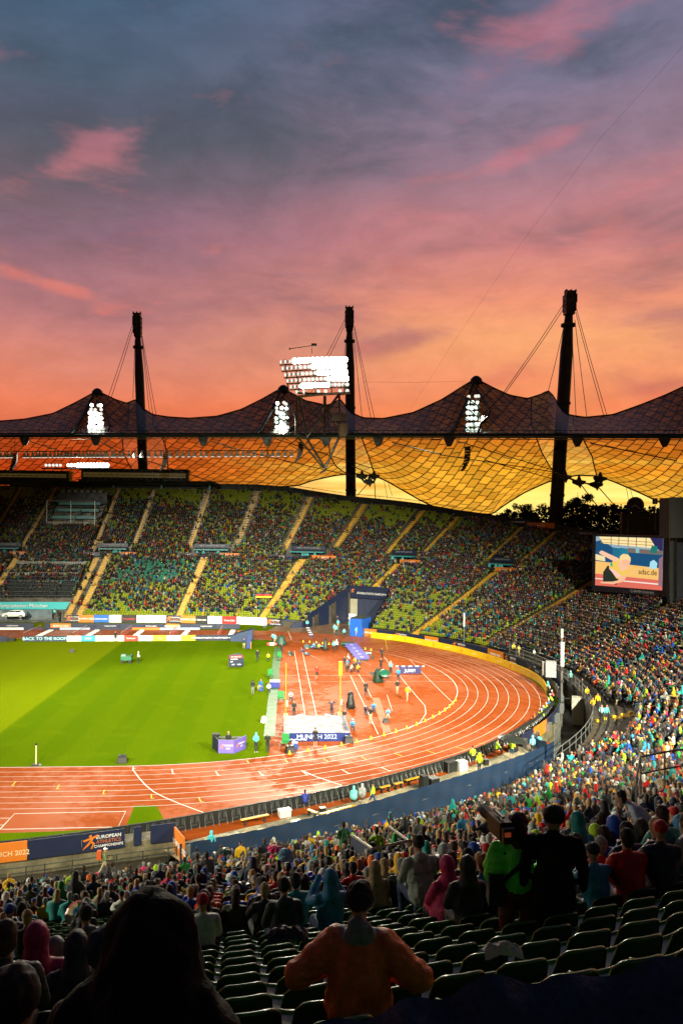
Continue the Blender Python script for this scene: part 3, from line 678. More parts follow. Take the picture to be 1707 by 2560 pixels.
# ------------------------------------------------------------------ merging many copies into one mesh with real per-face colours
def tmpl(me):
    nv = len(me.vertices); v = np.zeros(nv*3); me.vertices.foreach_get('co', v)
    nf = len(me.polygons); ls = np.zeros(nf, np.int32); lt = np.zeros(nf, np.int32); me.polygons.foreach_get('loop_start', ls); me.polygons.foreach_get('loop_total', lt)
    li = np.zeros(len(me.loops), np.int32); me.loops.foreach_get('vertex_index', li); mi = np.zeros(nf, np.int32); me.polygons.foreach_get('material_index', mi)
    return dict(v=v.reshape(-1, 3), ls=ls, lt=lt, li=li, mi=mi)
def merge(name, items, m_, smooth=True, **k):
    """items: list of (template, pos (n,3), rotz (n,), scale (n,), colours (n,regions,3))"""
    V, LI, LT, CC = [], [], [], []; off = 0
    for T, pos, rz, sc, colr in items:
        n = len(pos)
        if not n: continue
        v = T['v']; c_, s_ = np.cos(rz)[:, None], np.sin(rz)[:, None]; sc = np.asarray(sc)
        x = (v[None, :, 0]*c_-v[None, :, 1]*s_)*sc[:, None]+pos[:, 0:1]; y = (v[None, :, 0]*s_+v[None, :, 1]*c_)*sc[:, None]+pos[:, 1:2]; z = v[None, :, 2]*sc[:, None]+pos[:, 2:3]
        V.append(np.stack([x, y, z], 2).reshape(-1, 3)); nv = len(v)
        LI.append((T['li'][None]+(np.arange(n)*nv)[:, None]+off).ravel()); LT.append(np.tile(T['lt'], n))
        fc = colr[:, T['mi'], :]; CC.append(np.repeat(fc.reshape(-1, 3), np.tile(T['lt'], n), axis=0)); off += n*nv
    V = np.concatenate(V); LI = np.concatenate(LI).astype(np.int32); LT = np.concatenate(LT).astype(np.int32); CC = np.concatenate(CC)
    me = bpy.data.meshes.new(name); me.vertices.add(len(V)); me.vertices.foreach_set('co', V.ravel().astype(np.float32))
    me.loops.add(len(LI)); me.loops.foreach_set('vertex_index', LI); me.polygons.add(len(LT))
    ls = np.r_[0, np.cumsum(LT)[:-1]].astype(np.int32); me.polygons.foreach_set('loop_start', ls); me.polygons.foreach_set('loop_total', LT)
    if smooth: me.polygons.foreach_set('use_smooth', np.ones(len(LT), bool))
    a = me.color_attributes.new('Col', 'BYTE_COLOR', 'CORNER'); a.data.foreach_set('color', np.c_[CC, np.ones(len(CC))].ravel().astype(np.float32))
    me.update(calc_edges=True); return link(name, me, None, m_, **k)
vcloth = mat('crowd_cloth', (1, 1, 1), .6, vcol=True, spec=.3); vseat = mat('seat_plastic', (1, 1, 1), .35, vcol=True, spec=.45)
def tm_from(mb): return tmpl(mb.mesh('t'))
# far person: torso, head, hair, legs
def far_person(arm=0):
    mb = MB(); mb.box((0, -.02, .8), (.42, .26, .5), taper=.8, mi=J); mb.ell((0, .0, 1.24), (.1, .11, .14), 5, 4, mi=SKN); mb.ell((0, -.03, 1.28), (.115, .115, .13), 5, 3, mi=HR)
    mb.box((0, .24, .5), (.38, .42, .16), mi=TR)
    if arm: mb.box((.0, .2, .72), (.4, .25, .12), mi=J)
    return tm_from(mb)
def far_seat():
    mb = MB(); mb.add([(-.22, -.2, .40), (.22, -.2, .40), (.23, .2, .43), (-.23, .2, .43), (-.22, -.2, .36), (.22, -.2, .36), (.23, .2, .38), (-.23, .2, .38)], [(0, 1, 2, 3), (3, 2, 6, 7), (4, 7, 6, 5), (0, 3, 7, 4), (1, 5, 6, 2)])
    o_ = [(-.22, .40), (.22, .40), (.23, .68), (.19, .78), (-.19, .78), (-.23, .68)]
    V = [(x, -.2-.12*(z-.4), z) for x, z in o_]+[(x, -.25-.12*(z-.4), z) for x, z in o_]
    mb.add(V, [(5, 4, 3, 2, 1, 0), (6, 7, 8, 9, 10, 11)]+[(i, (i+1) % 6, 6+(i+1) % 6, 6+i) for i in range(6)]); return tm_from(mb)
T_FAR = [far_person(0), far_person(1)]; T_SEAT = far_seat()
def low(prims, vox=.05, dec=.22):
    return tmpl(voxel_body(prims, vox, 't', decim=dec, smooth=1))
T_MID = {h: [low(seated(hat=h, arms=a, lean=l, poncho=p)) for a, l, p in (('lap', .05, False), ('cross', .12, False), ('clap', .0, False), ('lap', .1, True))] for h in ('hair', 'long', 'hood', 'cap', 'beanie')}
T_MIDS = {h: [low(standing(hat=h, arms=a)) for a in ('down', 'front')] for h in ('hair', 'hood', 'cap')}
# ------------------------------------------------------------------ filling the seats
def in_poly(u, v, P):
    c_ = False; n = len(P)
    for i in range(n):
        x1, y1 = P[i]; x2, y2 = P[(i+1) % n]
        if (y1 > v) != (y2 > v) and u < (x2-x1)*(v-y1)/(y2-y1)+x1: c_ = not c_
    return c_
ZONES = [  # (polygon in the view, share of seats taken, seat colour)
    ([(860, 1600), (900, 1520), (960, 1470), (985, 1500), (1130, 1515), (1060, 1590), (1110, 1520), (1230, 1640), (1180, 1640)], None, None),
]
EMPTY_A = [(900, 1590), (985, 1495), (1060, 1530), (1130, 1555), (1205, 1600), (1215, 1640), (1150, 1640)]
HALF = [([(200, 1545), (250, 1450), (380, 1440), (520, 1450), (690, 1450), (760, 1490), (740, 1560)], .58), ([(420, 1545), (520, 1400), (700, 1400), (640, 1545)], .66), ([(660, 1545), (740, 1430), (860, 1440), (800, 1500), (760, 1545)], .5), ([(940, 1500), (960, 1450), (1200, 1490), (1100, 1560), (985, 1500)], .55), ([(340, 1400), (500, 1400), (480, 1455), (270, 1450)], .45)]
def occupancy(u, v, s, d):
    D = float(at_s(D_, s))
    if 72.9 < s < 88.8 and d < 22: return .93 if d > 13.5 and d < 21 else .03
    if s > 190: return .95
    if in_poly(u, v, EMPTY_A): return .06
    if d < 1.3 and s < 180: return .05
    for P, q in HALF:
        if in_poly(u, v, P): return q
    if d > D-7 and s < 150: return .12
    if d > D-10 and s < 140: return .5
    if in_poly(u, v, [(1370, 1340), (1480, 1340), (1480, 1470), (1300, 1440)]): return .72
    return .86
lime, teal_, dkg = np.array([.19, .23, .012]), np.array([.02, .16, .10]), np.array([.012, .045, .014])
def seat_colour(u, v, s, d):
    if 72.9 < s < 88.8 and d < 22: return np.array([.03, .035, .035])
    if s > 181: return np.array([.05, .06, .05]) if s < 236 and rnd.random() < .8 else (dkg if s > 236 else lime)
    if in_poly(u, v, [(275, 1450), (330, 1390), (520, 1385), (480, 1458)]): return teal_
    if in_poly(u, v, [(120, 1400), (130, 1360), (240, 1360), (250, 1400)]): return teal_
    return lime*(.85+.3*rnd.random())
JN = np.array([j[1] for j in JK]); WN = np.array([j[2] for j in JK], float); WF = np.array([j[3] for j in JK], float); WN /= WN.sum(); WF /= WF.sum()
HW = np.array([h[2] for h in HATS], float); HW /= HW.sum()
EXC = [([(1376, 1870), (1560, 1870), (1590, 1790), (1560, 1720), (1500, 1690), (1440, 1640), (1390, 1640), (1480, 1760)], 2.9),]
SEATS_NEAR, SEATS_FAR, CROWD = [], [], []
FRONT_EMPTY = [(500, 2700), (500, 2345), (600, 2300), (800, 2290), (1000, 2285), (1200, 2265), (1400, 2232), (1600, 2200), (1800, 2180), (1800, 2700)]
def bare(s, d, u, v):
    if 186 < s < 212 and d < 1.8: return True
    if 208 < s < 222 and d < 1.9 or 222 <= s < 240 and d < 1.9+min(2.4, (s-222)*.5): return True
    if 228 < s < 246 and d < (3.6 if s < 238 else 3.6-(s-238)*.45): return True
    return False
for k in range(72):
    d = k*ROW+.48
    s_pos = np.arange(33, SL[-1]-3, .5/(1+.0)); 
    # keep the seat pitch as rows fan out round the bend
    s = 33.
    while s < SL[-1]-4:
        i_ = int(np.searchsorted(SL, s)); i_ = min(max(i_, 4), len(SL)-5)
        p0, p1 = IC[i_-2]+NOR[i_-2]*d, IC[i_+2]+NOR[i_+2]*d; st = np.linalg.norm(p1-p0)/(SL[i_+2]-SL[i_-2]); s += .5/max(st, .3)
        if d > at_s(D_, s)-.6: continue
        if notch_z(s, d) is not None or notch_z(s, d-.5) is not None: continue
        if any(a-w_ < s < a+w_ and lo-.3 < d < hi+.2 for a, lo, hi, w_ in AISLES): continue
        if 72.9 < s < 88.8 and d < 7.2: continue
        if 74.5 < s < 86.5 and 40 < d < 56: continue     # commentary boxes
        if s < 140 and (V0-.4 < d < V1-.4) and False: continue
        x, y = bxy(s, d); z = float(zprof(s, k*ROW+.2))
        u, v, dep = proj((x, y, z+.8))
        if not (.6 < dep and -60 < u < 1770 and v < 2660): continue
        if bare(s, d, u, v): continue
        n = nrm_at(s); rz = math.atan2(-n[1], -n[0])-math.pi/2
        (SEATS_NEAR if dep < 36 else SEATS_FAR).append((x, y, z, rz, float(u), float(v), float(dep), s, d, k))
print('seats', len(SEATS_NEAR), len(SEATS_FAR))
# ------------------------------------------------------------------ cable-net roof
def net_mat(name, trans, base, joint, scale, gloss=.12, rot=24, fine=.35):
    m_ = bpy.data.materials.new(name); m_.use_nodes = True; t = NT(m_.node_tree); t.n.clear()
    uv = t.new('ShaderNodeUVMap').outputs[0]
    mp = t.new('ShaderNodeMapping'); t.put(mp.inputs[0], uv); mp.inputs['Rotation'].default_value = (0, 0, R(rot))
    br = t.new('ShaderNodeTexBrick'); t.put(br.inputs['Vector'], mp.outputs[0]); br.offset = .5
    br.inputs['Scale'].default_value = 1.; br.inputs['Mortar Size'].default_value = joint; br.inputs['Mortar Smooth'].default_value = .1
    br.inputs['Brick Width'].default_value = 2.9; br.inputs['Row Height'].default_value = 2.2
    br.inputs['Color1'].default_value = (.62, .60, .58, 1); br.inputs['Color2'].default_value = (1, 1, 1, 1)
    # cable crossings of the net behind the panes
    sx = t.new('ShaderNodeSeparateXYZ'); t.put(sx.inputs[0], mp.outputs[0])
    fx = t.m('ABSOLUTE', t.m('SUBTRACT', t.m('FRACT', t.m('DIVIDE', sx.outputs[0], .725)), .5))
    fy = t.m('ABSOLUTE', t.m('SUBTRACT', t.m('FRACT', t.m('DIVIDE', sx.outputs[1], .733)), .5))
    node_ = t.m('LESS_THAN', t.m('ADD', fx, fy), .17)
    ln = t.m('LESS_THAN', t.m('MINIMUM', fx, fy), .03)
    fm = t.m('MULTIPLY', t.m('MAXIMUM', node_, t.m('MULTIPLY', ln, .5)), fine)
    mask = t.m('MAXIMUM', br.outputs['Fac'], fm, clamp=True)
    tr = t.new('ShaderNodeBsdfTransparent'); t.put(tr.inputs[0], t.mix(1., trans, br.outputs['Color'], 'MULTIPLY'))
    di = t.new('ShaderNodeBsdfPrincipled'); di.inputs['Base Color'].default_value = base; di.inputs['Roughness'].default_value = .25
    mx = t.new('ShaderNodeMixShader'); mx.inputs[0].default_value = gloss; t.l.new(tr.outputs[0], mx.inputs[1]); t.l.new(di.outputs[0], mx.inputs[2])
    dk_ = t.new('ShaderNodeBsdfPrincipled'); dk_.inputs['Base Color'].default_value = (.012, .012, .010, 1); dk_.inputs['Roughness'].default_value = .5
    mx2 = t.new('ShaderNodeMixShader'); t.put(mx2.inputs[0], mask); t.l.new(mx.outputs[0], mx2.inputs[1]); t.l.new(dk_.outputs[0], mx2.inputs[2])
    o = t.new('ShaderNodeOutputMaterial'); t.l.new(mx2.outputs[0], o.inputs[0]); MATS[name] = m_; return m_
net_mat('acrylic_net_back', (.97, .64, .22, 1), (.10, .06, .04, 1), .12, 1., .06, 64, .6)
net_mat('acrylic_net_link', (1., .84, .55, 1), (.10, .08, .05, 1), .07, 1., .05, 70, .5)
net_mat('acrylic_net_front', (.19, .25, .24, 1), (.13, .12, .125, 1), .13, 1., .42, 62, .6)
steel = mat('dark_steel', (.035, .045, .04), .45, .3, noise=.3, nscale=1.); lsteel = mat('grey_steel', (.25, .27, .26), .4, .6)
def Df(u): return 185-35*u/1707
def pix(u, v, D): return atd(u, v, D)
RIDGE = [(-260, 950), (-200, 985), (-120, 1035), (-40, 1053), (0, 1053), (60, 1048), (130, 1034), (185, 1007), (225, 985), (240, 979), (256, 985), (285, 999), (315, 1009), (326, 1003), (333, 998), (343, 1006), (352, 1020), (380, 1037), (420, 1043), (470, 1046), (540, 1041), (600, 1024), (650, 999), (690, 976), (705, 971), (722, 981), (760, 1002), (815, 1014), (838, 1004), (847, 996), (858, 1012), (875, 1032), (905, 1045), (955, 1047), (1030, 1032), (1100, 1000), (1160, 962), (1178, 951), (1187, 949), (1200, 954), (1230, 970), (1270, 988), (1315, 997), (1350, 986), (1368, 976), (1380, 990), (1400, 1024), (1420, 1038), (1460, 1044), (1530, 1037), (1600, 1012), (1660, 988), (1707, 966), (1770, 930), (1800, 922), (1830, 930), (1900, 990), (2000, 1020)]
BACK = [(-260, 1215), (300, 1215), (600, 1212), (700, 1217), (745, 1214), (780, 1201), (840, 1188), (884, 1184), (935, 1190), (962, 1201), (1010, 1228), (1045, 1248), (1080, 1266), (1150, 1279), (1228, 1287), (1262, 1261), (1310, 1231), (1370, 1204), (1440, 1188), (1490, 1190), (1530, 1203), (1600, 1233), (1660, 1262), (1720, 1290), (2000, 1300)]
SG = {}
def sm(tab, u, k=6.):
    xs = [a for a, _ in tab]; ys = [b for _, b in tab]
    return float(np.mean([np.interp(u+q, xs, ys) for q in (-k, -k/2, 0, k/2, k)]))
def FR(u): return 1087.0
def S_back(u, t):
    vr = sm(RIDGE, u, 4); vb = sm(BACK, u, 8); D0, D1 = Df(u)+20, Df(u)+58
    z0 = pix(u, vr, D0)[2]; z1 = pix(u, vb, D1)[2]; D = D0+(D1-D0)*t
    z = z0+(z1-z0)*(1-(1-t)**1.35)
    p = CAM+ray(u, 1298)*D; return np.array([p[0], p[1], z])
def S_front(u, t):
    vr = sm(RIDGE, u, 4); D0, D1 = Df(u), Df(u)+20
    z0 = pix(u, FR(u), D0)[2]; z1 = pix(u, vr, D1)[2]; D = D0+(D1-D0)*t
    p = CAM+ray(u, 1298)*D; return np.array([p[0], p[1], z0+(z1-z0)*t**1.15])
def net_piece(name, fn, uL, uR, m_, parent, nu=40, nt=26, t0=0., t1=1.):
    mb = MB(); P = []; UV = []
    for j in range(nt+1):
        t = t0+(t1-t0)*j/nt; a, b = (uL(t) if callable(uL) else uL), (uR(t) if callable(uR) else uR)
        row = [fn(a+(b-a)*i/nu, t) for i in range(nu+1)]; P.append(row)
        UV.append([((a+(b-a)*i/nu)*Df(a)/FPX, 0) for i in range(nu+1)])
    A = np.array(P); acc = np.r_[np.zeros((1, nu+1)), np.cumsum(np.linalg.norm(np.diff(A, axis=0), axis=2), axis=0)]
    me_v = A.reshape(-1, 3).tolist(); mb.grid([[tuple(p) for p in row] for row in P])
    me = mb.mesh(name, True); uvl = me.uv_layers.new(name='UVMap')
    uu = np.array([[x[0] for x in r_] for r_ in UV]).ravel(); vv = acc.ravel()
    li = np.zeros(len(me.loops), dtype=np.int32); me.loops.foreach_get('vertex_index', li)
    uvl.data.foreach_set('uv', np.stack([uu[li], vv[li]], 1).ravel().astype(np.float32))
    return link(name, me, parent, m_)
def cv(tab):  # boundary curve: list of (t, u)
    return lambda t: float(np.interp(t, [a for a, _ in tab], [b for _, b in tab]))
def tofv(u, v):
    vr, vb = sm(RIDGE, u, 4), sm(BACK, u, 8); lo, hi = 0., 1.
    for _ in range(30):
        mid = (lo+hi)/2; pv = proj(S_back(u, mid))[1]
        if pv < v: lo = mid
        else: hi = mid
    return (lo+hi)/2
def bnd(pts): return cv([(0, pts[0][0])]+[(tofv(u, v), u) for u, v in pts]+[(1, pts[-1][0])])
L1, R1 = bnd([(318, 1060), (304, 1092), (307, 1130), (330, 1175)]), bnd([(380, 1060), (404, 1092), (416, 1130), (420, 1180)])
L2, R2 = bnd([(818, 1060), (819, 1092), (823, 1135), (838, 1165), (872, 1186)]), bnd([(878, 1060), (903, 1095), (920, 1140), (936, 1186)])
L3, R3 = bnd([(1325, 1060), (1338, 1092), (1352, 1130), (1372, 1165), (1402, 1192)]), bnd([(1430, 1060), (1457, 1100), (1478, 1140), (1490, 1188)])
def edge_cable(f, parent, r=.16, n=24, name='edge_cable'):
    mb = MB(); mb.tube([f(i/n) for i in range(n+1)], r, 5); return mb.build(name, steel, parent)
def bayn(name, label, uL, uR, u0, u1, peak):
    e = empty(name, label=label, cat='roof canopy', group='tent-like net canopies of the stadium roof')
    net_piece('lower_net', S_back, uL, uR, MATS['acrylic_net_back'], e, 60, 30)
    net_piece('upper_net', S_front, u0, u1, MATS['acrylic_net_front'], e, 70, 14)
    nn = 40; mb = MB(); mb.tube([S_back((uL(1) if callable(uL) else uL)+((uR(1) if callable(uR) else uR)-(uL(1) if callable(uL) else uL))*i/nn, 1.) for i in range(nn+1)], .2, 5); mb.build('edge_cable', steel, e)
    mb = MB(); mb.tube([S_front(u0+(u1-u0)*i/60, 1.)+np.array([0, 0, .1]) for i in range(61)], .14, 4); mb.build('ridge_cable', steel, e)
    if callable(uL): edge_cable(lambda t: S_back(uL(t), t)+np.array([0, 0, -.05]), e)
    if callable(uR): edge_cable(lambda t: S_back(uR(t), t)+np.array([0, 0, -.05]), e)
    if peak:
        u, v = peak; mb = MB(); c_ = S_front(u, 1.); mb.lathe([(1.5, -.7), (1.3, .2), (.7, .8), (.2, 1.0)], c_, 10); mb.build('peak_cap', steel, e)
        # stiff struts running down from the peak to the front cable, and the curved eye edge
        mb = MB(); n = 12
        mb.tube([S_front(u-3-62*(1-i/n)**1.0, (i/n))+np.array([0, -.35, 0.25]) for i in range(n+1)], .38, 6); mb.build('strut', steel, e)
        mb = MB(); mb.tube([pix(u+a_, b_, Df(u)+1+18*((1087-b_)/(1087-v))) for a_, b_ in ((2, v+22), (18, v+44), (30, v+62), (36, v+82), (30, v+97), (15, v+110), (6, 1087))], .26, 5); mb.build('eye_cable', steel, e)
    return e
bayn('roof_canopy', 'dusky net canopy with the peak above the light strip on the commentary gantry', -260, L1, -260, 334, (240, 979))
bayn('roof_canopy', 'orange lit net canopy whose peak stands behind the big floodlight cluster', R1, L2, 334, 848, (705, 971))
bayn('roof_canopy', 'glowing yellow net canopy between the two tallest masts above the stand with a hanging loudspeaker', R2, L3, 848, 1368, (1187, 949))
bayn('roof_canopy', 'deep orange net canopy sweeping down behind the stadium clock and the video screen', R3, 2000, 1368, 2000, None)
for (l, r_), lab in zip(((L1, R1), (L2, R2), (L3, R3)), ('pale link net behind the mast beside the commentary gantry', 'pale link net behind the mast next to the big floodlight cluster', 'bright yellow link net behind the mast nearest the trees and clock')):
    e = empty('link_net', label=lab, cat='roof canopy', group='small link nets behind the roof masts')
    net_piece('net_panes', S_back, l, r_, MATS['acrylic_net_link'], e, 20, 26)
    mb = MB(); mb.tube([S_back(l(1)+(r_(1)-l(1))*i/10, 1.) for i in range(11)], .2, 5); mb.build('edge_cable', steel, e)
# front ring cable with its walkway
rc = empty('ring_cable', label='heavy steel front cable of the roof with a railed walkway crossing the whole view', cat='roof cable')
us = np.linspace(-260, 1960, 60)
mb = MB(); mb.tube([pix(u, 1090+2*max(0, (u-853)/853), Df(u)-.2) for u in us], .36, 8); mb.build('cable_bundle', mat('teal_steel', (.05, .085, .085), .4, .4), rc)
mb = MB(); mb.tube([pix(u, 1084+2*max(0, (u-853)/853), Df(u)) for u in us], .16, 6); mb.build('cable_bundle', steel, rc)
mb = MB(); mb.tube([pix(u, 1097+2.6*max(0, (u-853)/853), Df(u)-.4) for u in us], .10, 6); mb.build('stay_cable', lsteel, rc)
mb = MB()
for u in np.arange(-200, 1900, 13): mb.tube([pix(u, 1084, Df(u)+.3), pix(u+rnd.uniform(-.5, .5), 1074 if rnd.random() < .8 else 1066, Df(u)+.3)], .045, 4)
mb.tube([pix(u, 1076, Df(u)+.3) for u in us], .05, 4); mb.build('railing', steel, rc)
for u in (62, 240, 508, 668, 815, 945, 1122, 1442, 1660):
    D = Df(u)-.3; mb = MB(); mb.prism([(-1.1, .4), (1.1, .4), (1.0, -.3), (.45, -1.4), (-.35, -1.5), (-.9, -.4)], -.5, .5, M=face_mat(pix(u, 1098, D), -ray(u, 1298)*np.array([1, 1, 0]))); mb.build('cable_clamp', steel, rc)
for (a, b) in (((75, 1103), (158, 1130)), ((250, 1103), (300, 1130)), ((528, 1103), (615, 1130)), ((980, 1106), (1105, 1137)), ((1475, 1108), (1690, 1152))):
    mb = MB(); mb.tube([pix(*a, Df(a[0])-1), pix(*b, Df(b[0])+12)], .13, 6); mb.build('light_stay', mat('pale_tube', (.6, .58, .5), .3, .5), rc)
for (a, b) in (((300, 1130), (610, 1230)), ((620, 1130), (900, 1195)), ((1100, 1137), (1385, 1180)), ((690, 1098), (935, 1172)), ((1140, 1102), (1390, 1178)), ((1210, 1150), (1380, 1197)), ((158, 1130), (330, 1165)), ((880, 1165), (960, 1200)), ((1375, 1178), (1480, 1215))):
    mb = MB(); mb.tube([pix(*a, Df(a[0])+1), pix(*b, Df(b[0])+24)], .10, 5); mb.build('tie_rod', steel, rc)
# ---- masts
def mast(label, top, bot, D, wid, headw, cables, zfoot=-3):
    e = empty('roof_mast', label=label, cat='mast', group='tapered steel masts carrying the roof')
    T = pix(*top, D); B0 = pix(*bot, D); ax = (B0-T)/(T[2]-B0[2]); B1 = T+ax*(T[2]-zfoot); k = D/FPX
    L = T[2]-zfoot; f = lambda q: T+ax*q
    rs = wid*k/2; hh = 58*k
    mb = MB(); qs = [hh*.9, hh*1.15, hh*1.6, hh*2.6, L*.5, L*.75, L]
    mb.tube([f(q) for q in qs], [rs*.55, rs*.62, rs*.72, rs*.95, rs, rs*1.02, rs*.9], 16); mb.build('shaft', steel, e, smooth=True)
    mb = MB(); w2 = headw*k
    for q0, q1, a, b in ((0, .14, .8, .86), (.14, .5, 1., 1.), (.5, .86, .96, .9), (.86, 1.0, .8, .66)):
        c_ = f(hh*(q0+q1)/2); mb.box(c_, (w2*a, w2*a, hh*(q1-q0)-.004*0), M=None, taper=b/a if q1 < .2 else 1)
    for sx in (-.42, 0, .42): mb.box(f(-hh*.02)+np.array([sx*w2, 0, 0]), (w2*.12, w2*.5, hh*.1))
    for q in (.2, .4, .6): mb.box(f(hh*q), (w2*1.08, w2*.4, hh*.06))
    mb.build('mast_head', steel, e)
    for q in (hh*1.45, L*.34, L*.62):
        mb = MB(); mb.lathe([(rs*1.03, -.35), (rs*1.1, -.3), (rs*1.1, .3), (rs*1.03, .35)], f(q), 16); mb.build('collar', steel, e)
    for a, b, db in cables:
        mb = MB(); p0 = pix(*a, D); p1 = pix(*b, D+db); n = 8
        mb.tube([p0+(p1-p0)*i/n+np.array([0, 0, -.35*math.sin(math.pi*i/n)]) for i in range(n+1)], .075 if len(cables) < 99 else .06, 5); mb.build('stay_cable', steel, e)
    return e
mast('slender dark mast rising beside the commentary gantry, shortest looking of the three', (343, 784), (358, 1175), 236, 24, 21,
     [((334, 803), (272, 990), -35), ((336, 812), (278, 996), -35), ((338, 850), (333, 996), -18), ((354, 835), (375, 1036), -18), ((355, 842), (383, 1038), -18), ((356, 840), (391, 1038), -18)])
mast('dark mast standing right behind the big floodlight cluster', (873, 769), (877, 1240), 234, 25, 21,
     [((862, 798), (770, 975), -35), ((864, 806), (778, 980), -35), ((866, 840), (849, 995), -18), ((883, 830), (905, 1045), -18), ((885, 820), (927, 1046), -18), ((886, 815), (936, 1046), -18)])
mast('tallest looking dark mast with its head leaning out beside the trees and stadium clock', (1425, 729), (1387, 1315), 196, 33, 28,
     [((1411, 755), (1258, 981), -30), ((1412, 765), (1262, 983), -30), ((1412, 800), (1370, 976), -16), ((1437, 762), (1517, 1042), -16), ((1438, 780), (1509, 1042), -16), ((1436, 800), (1466, 1043), -16), ((1430, 850), (1439, 1043), -16)])
for pts, D0, D1, lab in (([(1760, 60), (1707, 115), (1500, 345), (1300, 610), (1130, 860), (1010, 1048)], 120, 185, 'thin cable climbing diagonally across the whole sky'), ([(905, 955), (1040, 956), (1162, 953)], 160, 175, 'thin level cable between the floodlight cluster and the yellow canopy peak')):
    mb = MB(); mb.tube([pix(u, v, D0+(D1-D0)*i/(len(pts)-1)) for i, (u, v) in enumerate(pts)], .018, 4); mb.build('span_wire', steel, label=lab, cat='cable')
# anchor knots and tie cables in the openings below the net
def knot(u, v, D, s=1.): return pix(u, v, D)
for grp, lab, D in ((((905, 1191), (923, 1205), (935, 1191)), 'cast steel cable knots under the pale link net by the floodlights', 205), (((1412, 1193), (1447, 1206), (1490, 1212), (1500, 1197)), 'cast steel cable knots in front of the tall tree by the clock', 178)):
    e = empty('cable_anchor', label=lab, cat='cable anchor')
    for (u, v) in grp:
        mb = MB(); p = pix(u, v, D); mb.prism([(-1.6, .4), (-.5, .7), (-.25, 1.5), (.15, 1.5), (.5, .5), (1.5, .3), (1.3, -.3), (.6, -.5), (.2, -1.4), (-.2, -.8), (-1.5, -.2)], -.35, .35, M=face_mat(p, -ray(u, 1298)*np.array([1, 1, 0]))); mb.build('steel_knot', steel, e)
    ends = [((905, 1225), 6), ((938, 1245), 6)] if D == 205 else [((1500, 1275), 6), ((1545, 1275), 6)]
    k_ = grp[1:3]
    for (a, (b, q)) in zip(k_, ends):
        mb = MB(); p0 = pix(*a, D); p1 = p0+(pix(*b, D+14)-p0)*1.7; mb.tube([p0, p1], .12, 5); mb.build('stay_cable', steel, e)
    for a, b in zip(grp[:-1], grp[1:]):
        mb = MB(); mb.tube([pix(*a, D), pix(*b, D)], .16, 5); mb.build('stay_cable', steel, e)
    for a, b in (((960, 1203), (968, 1245)), ((970, 1206), (980, 1240))) if D == 205 else (((1564, 1215), (1572, 1262)), ((1573, 1218), (1582, 1250))):
        mb = MB(); mb.tube([pix(*a, D+8), pix(*b, D+8)], .06, 4); mb.build('tie_rod', steel, e)
# ---- floodlight cluster on its strut frame
lampw = mat('lamp_glare', (1, 1, 1), .3, emit=(1, .95, .84), estr=14); lampd = mat('lamp_glass_dim', (1, 1, 1), .3, emit=(1, .96, .86), estr=1.0)
hous = mat('lamp_housing', (.12, .12, .11), .4, .5)
def lamp(p, nrm, r, parent, m_, name='floodlight'):
    mb = MB(); M = face_mat(p, nrm); MM = M.to_3x3().to_4x4()
    mb.lathe([(r*.45, -.75*r*1.6), (r*.8, -.4*r), (r*1.08, 0), (r*1.08, .06)], p, 10, M=MM, mi=0)
    mb.lathe([(r, .07), (r*.7, .16*r+.07), (.02, .22*r+.07)], p, 10, M=MM, mi=1)
    return mb.build(name, [hous, m_], parent, smooth=False)
bk = empty('floodlight_cluster', label='big blazing cluster of floodlights on a strut frame in front of the middle mast', cat='floodlights')
DB = 168
def bp(u, v, dd=0.): return pix(u, v, DB+dd)
tocam = lambda u, v: np.array([-.15, -1, -.22])
rows = [(901, 703, 862, -1), (917, 708, 860, 0), (933, 714, 862, 1), (948, 720, 865, 2), (963, 728, 868, 3), (979, 742, 868, 4)]
for k, (v0, ua, ub, _) in enumerate(rows):
    n = 15 if k < 5 else 8
    for i in range(n):
        f = i/(n-1); u = ua+(ub-ua)*f; v = v0+ (6*(1-f)**2 if k < 5 else 3*(1-f))
        bright = (k == 0 and 2 < i) or (k == 1 and i > 6) or (k == 2 and i > 7) or (k == 3 and i > 9) or (k == 4 and 3 <= i <= 9)
        if k == 5 and i in (2, 5): continue
        side = f < .22 and not bright
        nrm = np.array([-.8, -.5, -.1]) if side else tocam(u, v)+np.array([rnd.uniform(-.15, .15), 0, rnd.uniform(-.1, .1)])
        lamp(bp(u, v-2, 3*f-6*(f-.5)**2), nrm, .66 if bright else .42, bk, lampw if bright else lampd)
fr = MB()
for v0, ua, ub, _ in rows: fr.tube([bp(ua-4, v0+12, 1.2), bp((ua+ub)/2, v0+7, 1.2), bp(ub+6, v0+5, 2)], .16, 5)
for u in (722, 748, 790, 830, 862): fr.tube([bp(u-10, 898, 1.6), bp(u, 985, 1.6)], .14, 5)
fr.tube([bp(742, 992, 0), bp(800, 986, 0), bp(862, 983, 0), bp(876, 982, 0)], .3, 6); fr.box(bp(800, 984, .8), (10.5, 1.6, .18)); fr.build('lamp_frame', lsteel, bk)
mb = MB()
for a, b, r in (((742, 992), (741, 1088), .34), ((812, 990), (811, 1088), .34), ((848, 985), (848, 1092), .26), ((748, 992), (767, 1092), .3), ((848, 985), (767, 1094), .28), ((752, 994), (812, 1062), .18), ((810, 1000), (842, 1075), .16), ((764, 1066), (812, 1010), .14), ((767, 1096), (815, 1174), .24), ((742, 1090), (808, 1170), .2), ((848, 1092), (812, 1172), .26), ((767, 1097), (848, 1088), .2), ((800, 1182), (814, 1175), .22), ((742, 1089), (767, 1096), .24)):
    mb.tube([bp(*a), bp(*b)], r, 7)
mb.build('strut_frame', mat('weathered_strut', (.13, .14, .12), .45, .4, noise=.3, nscale=.8), bk)
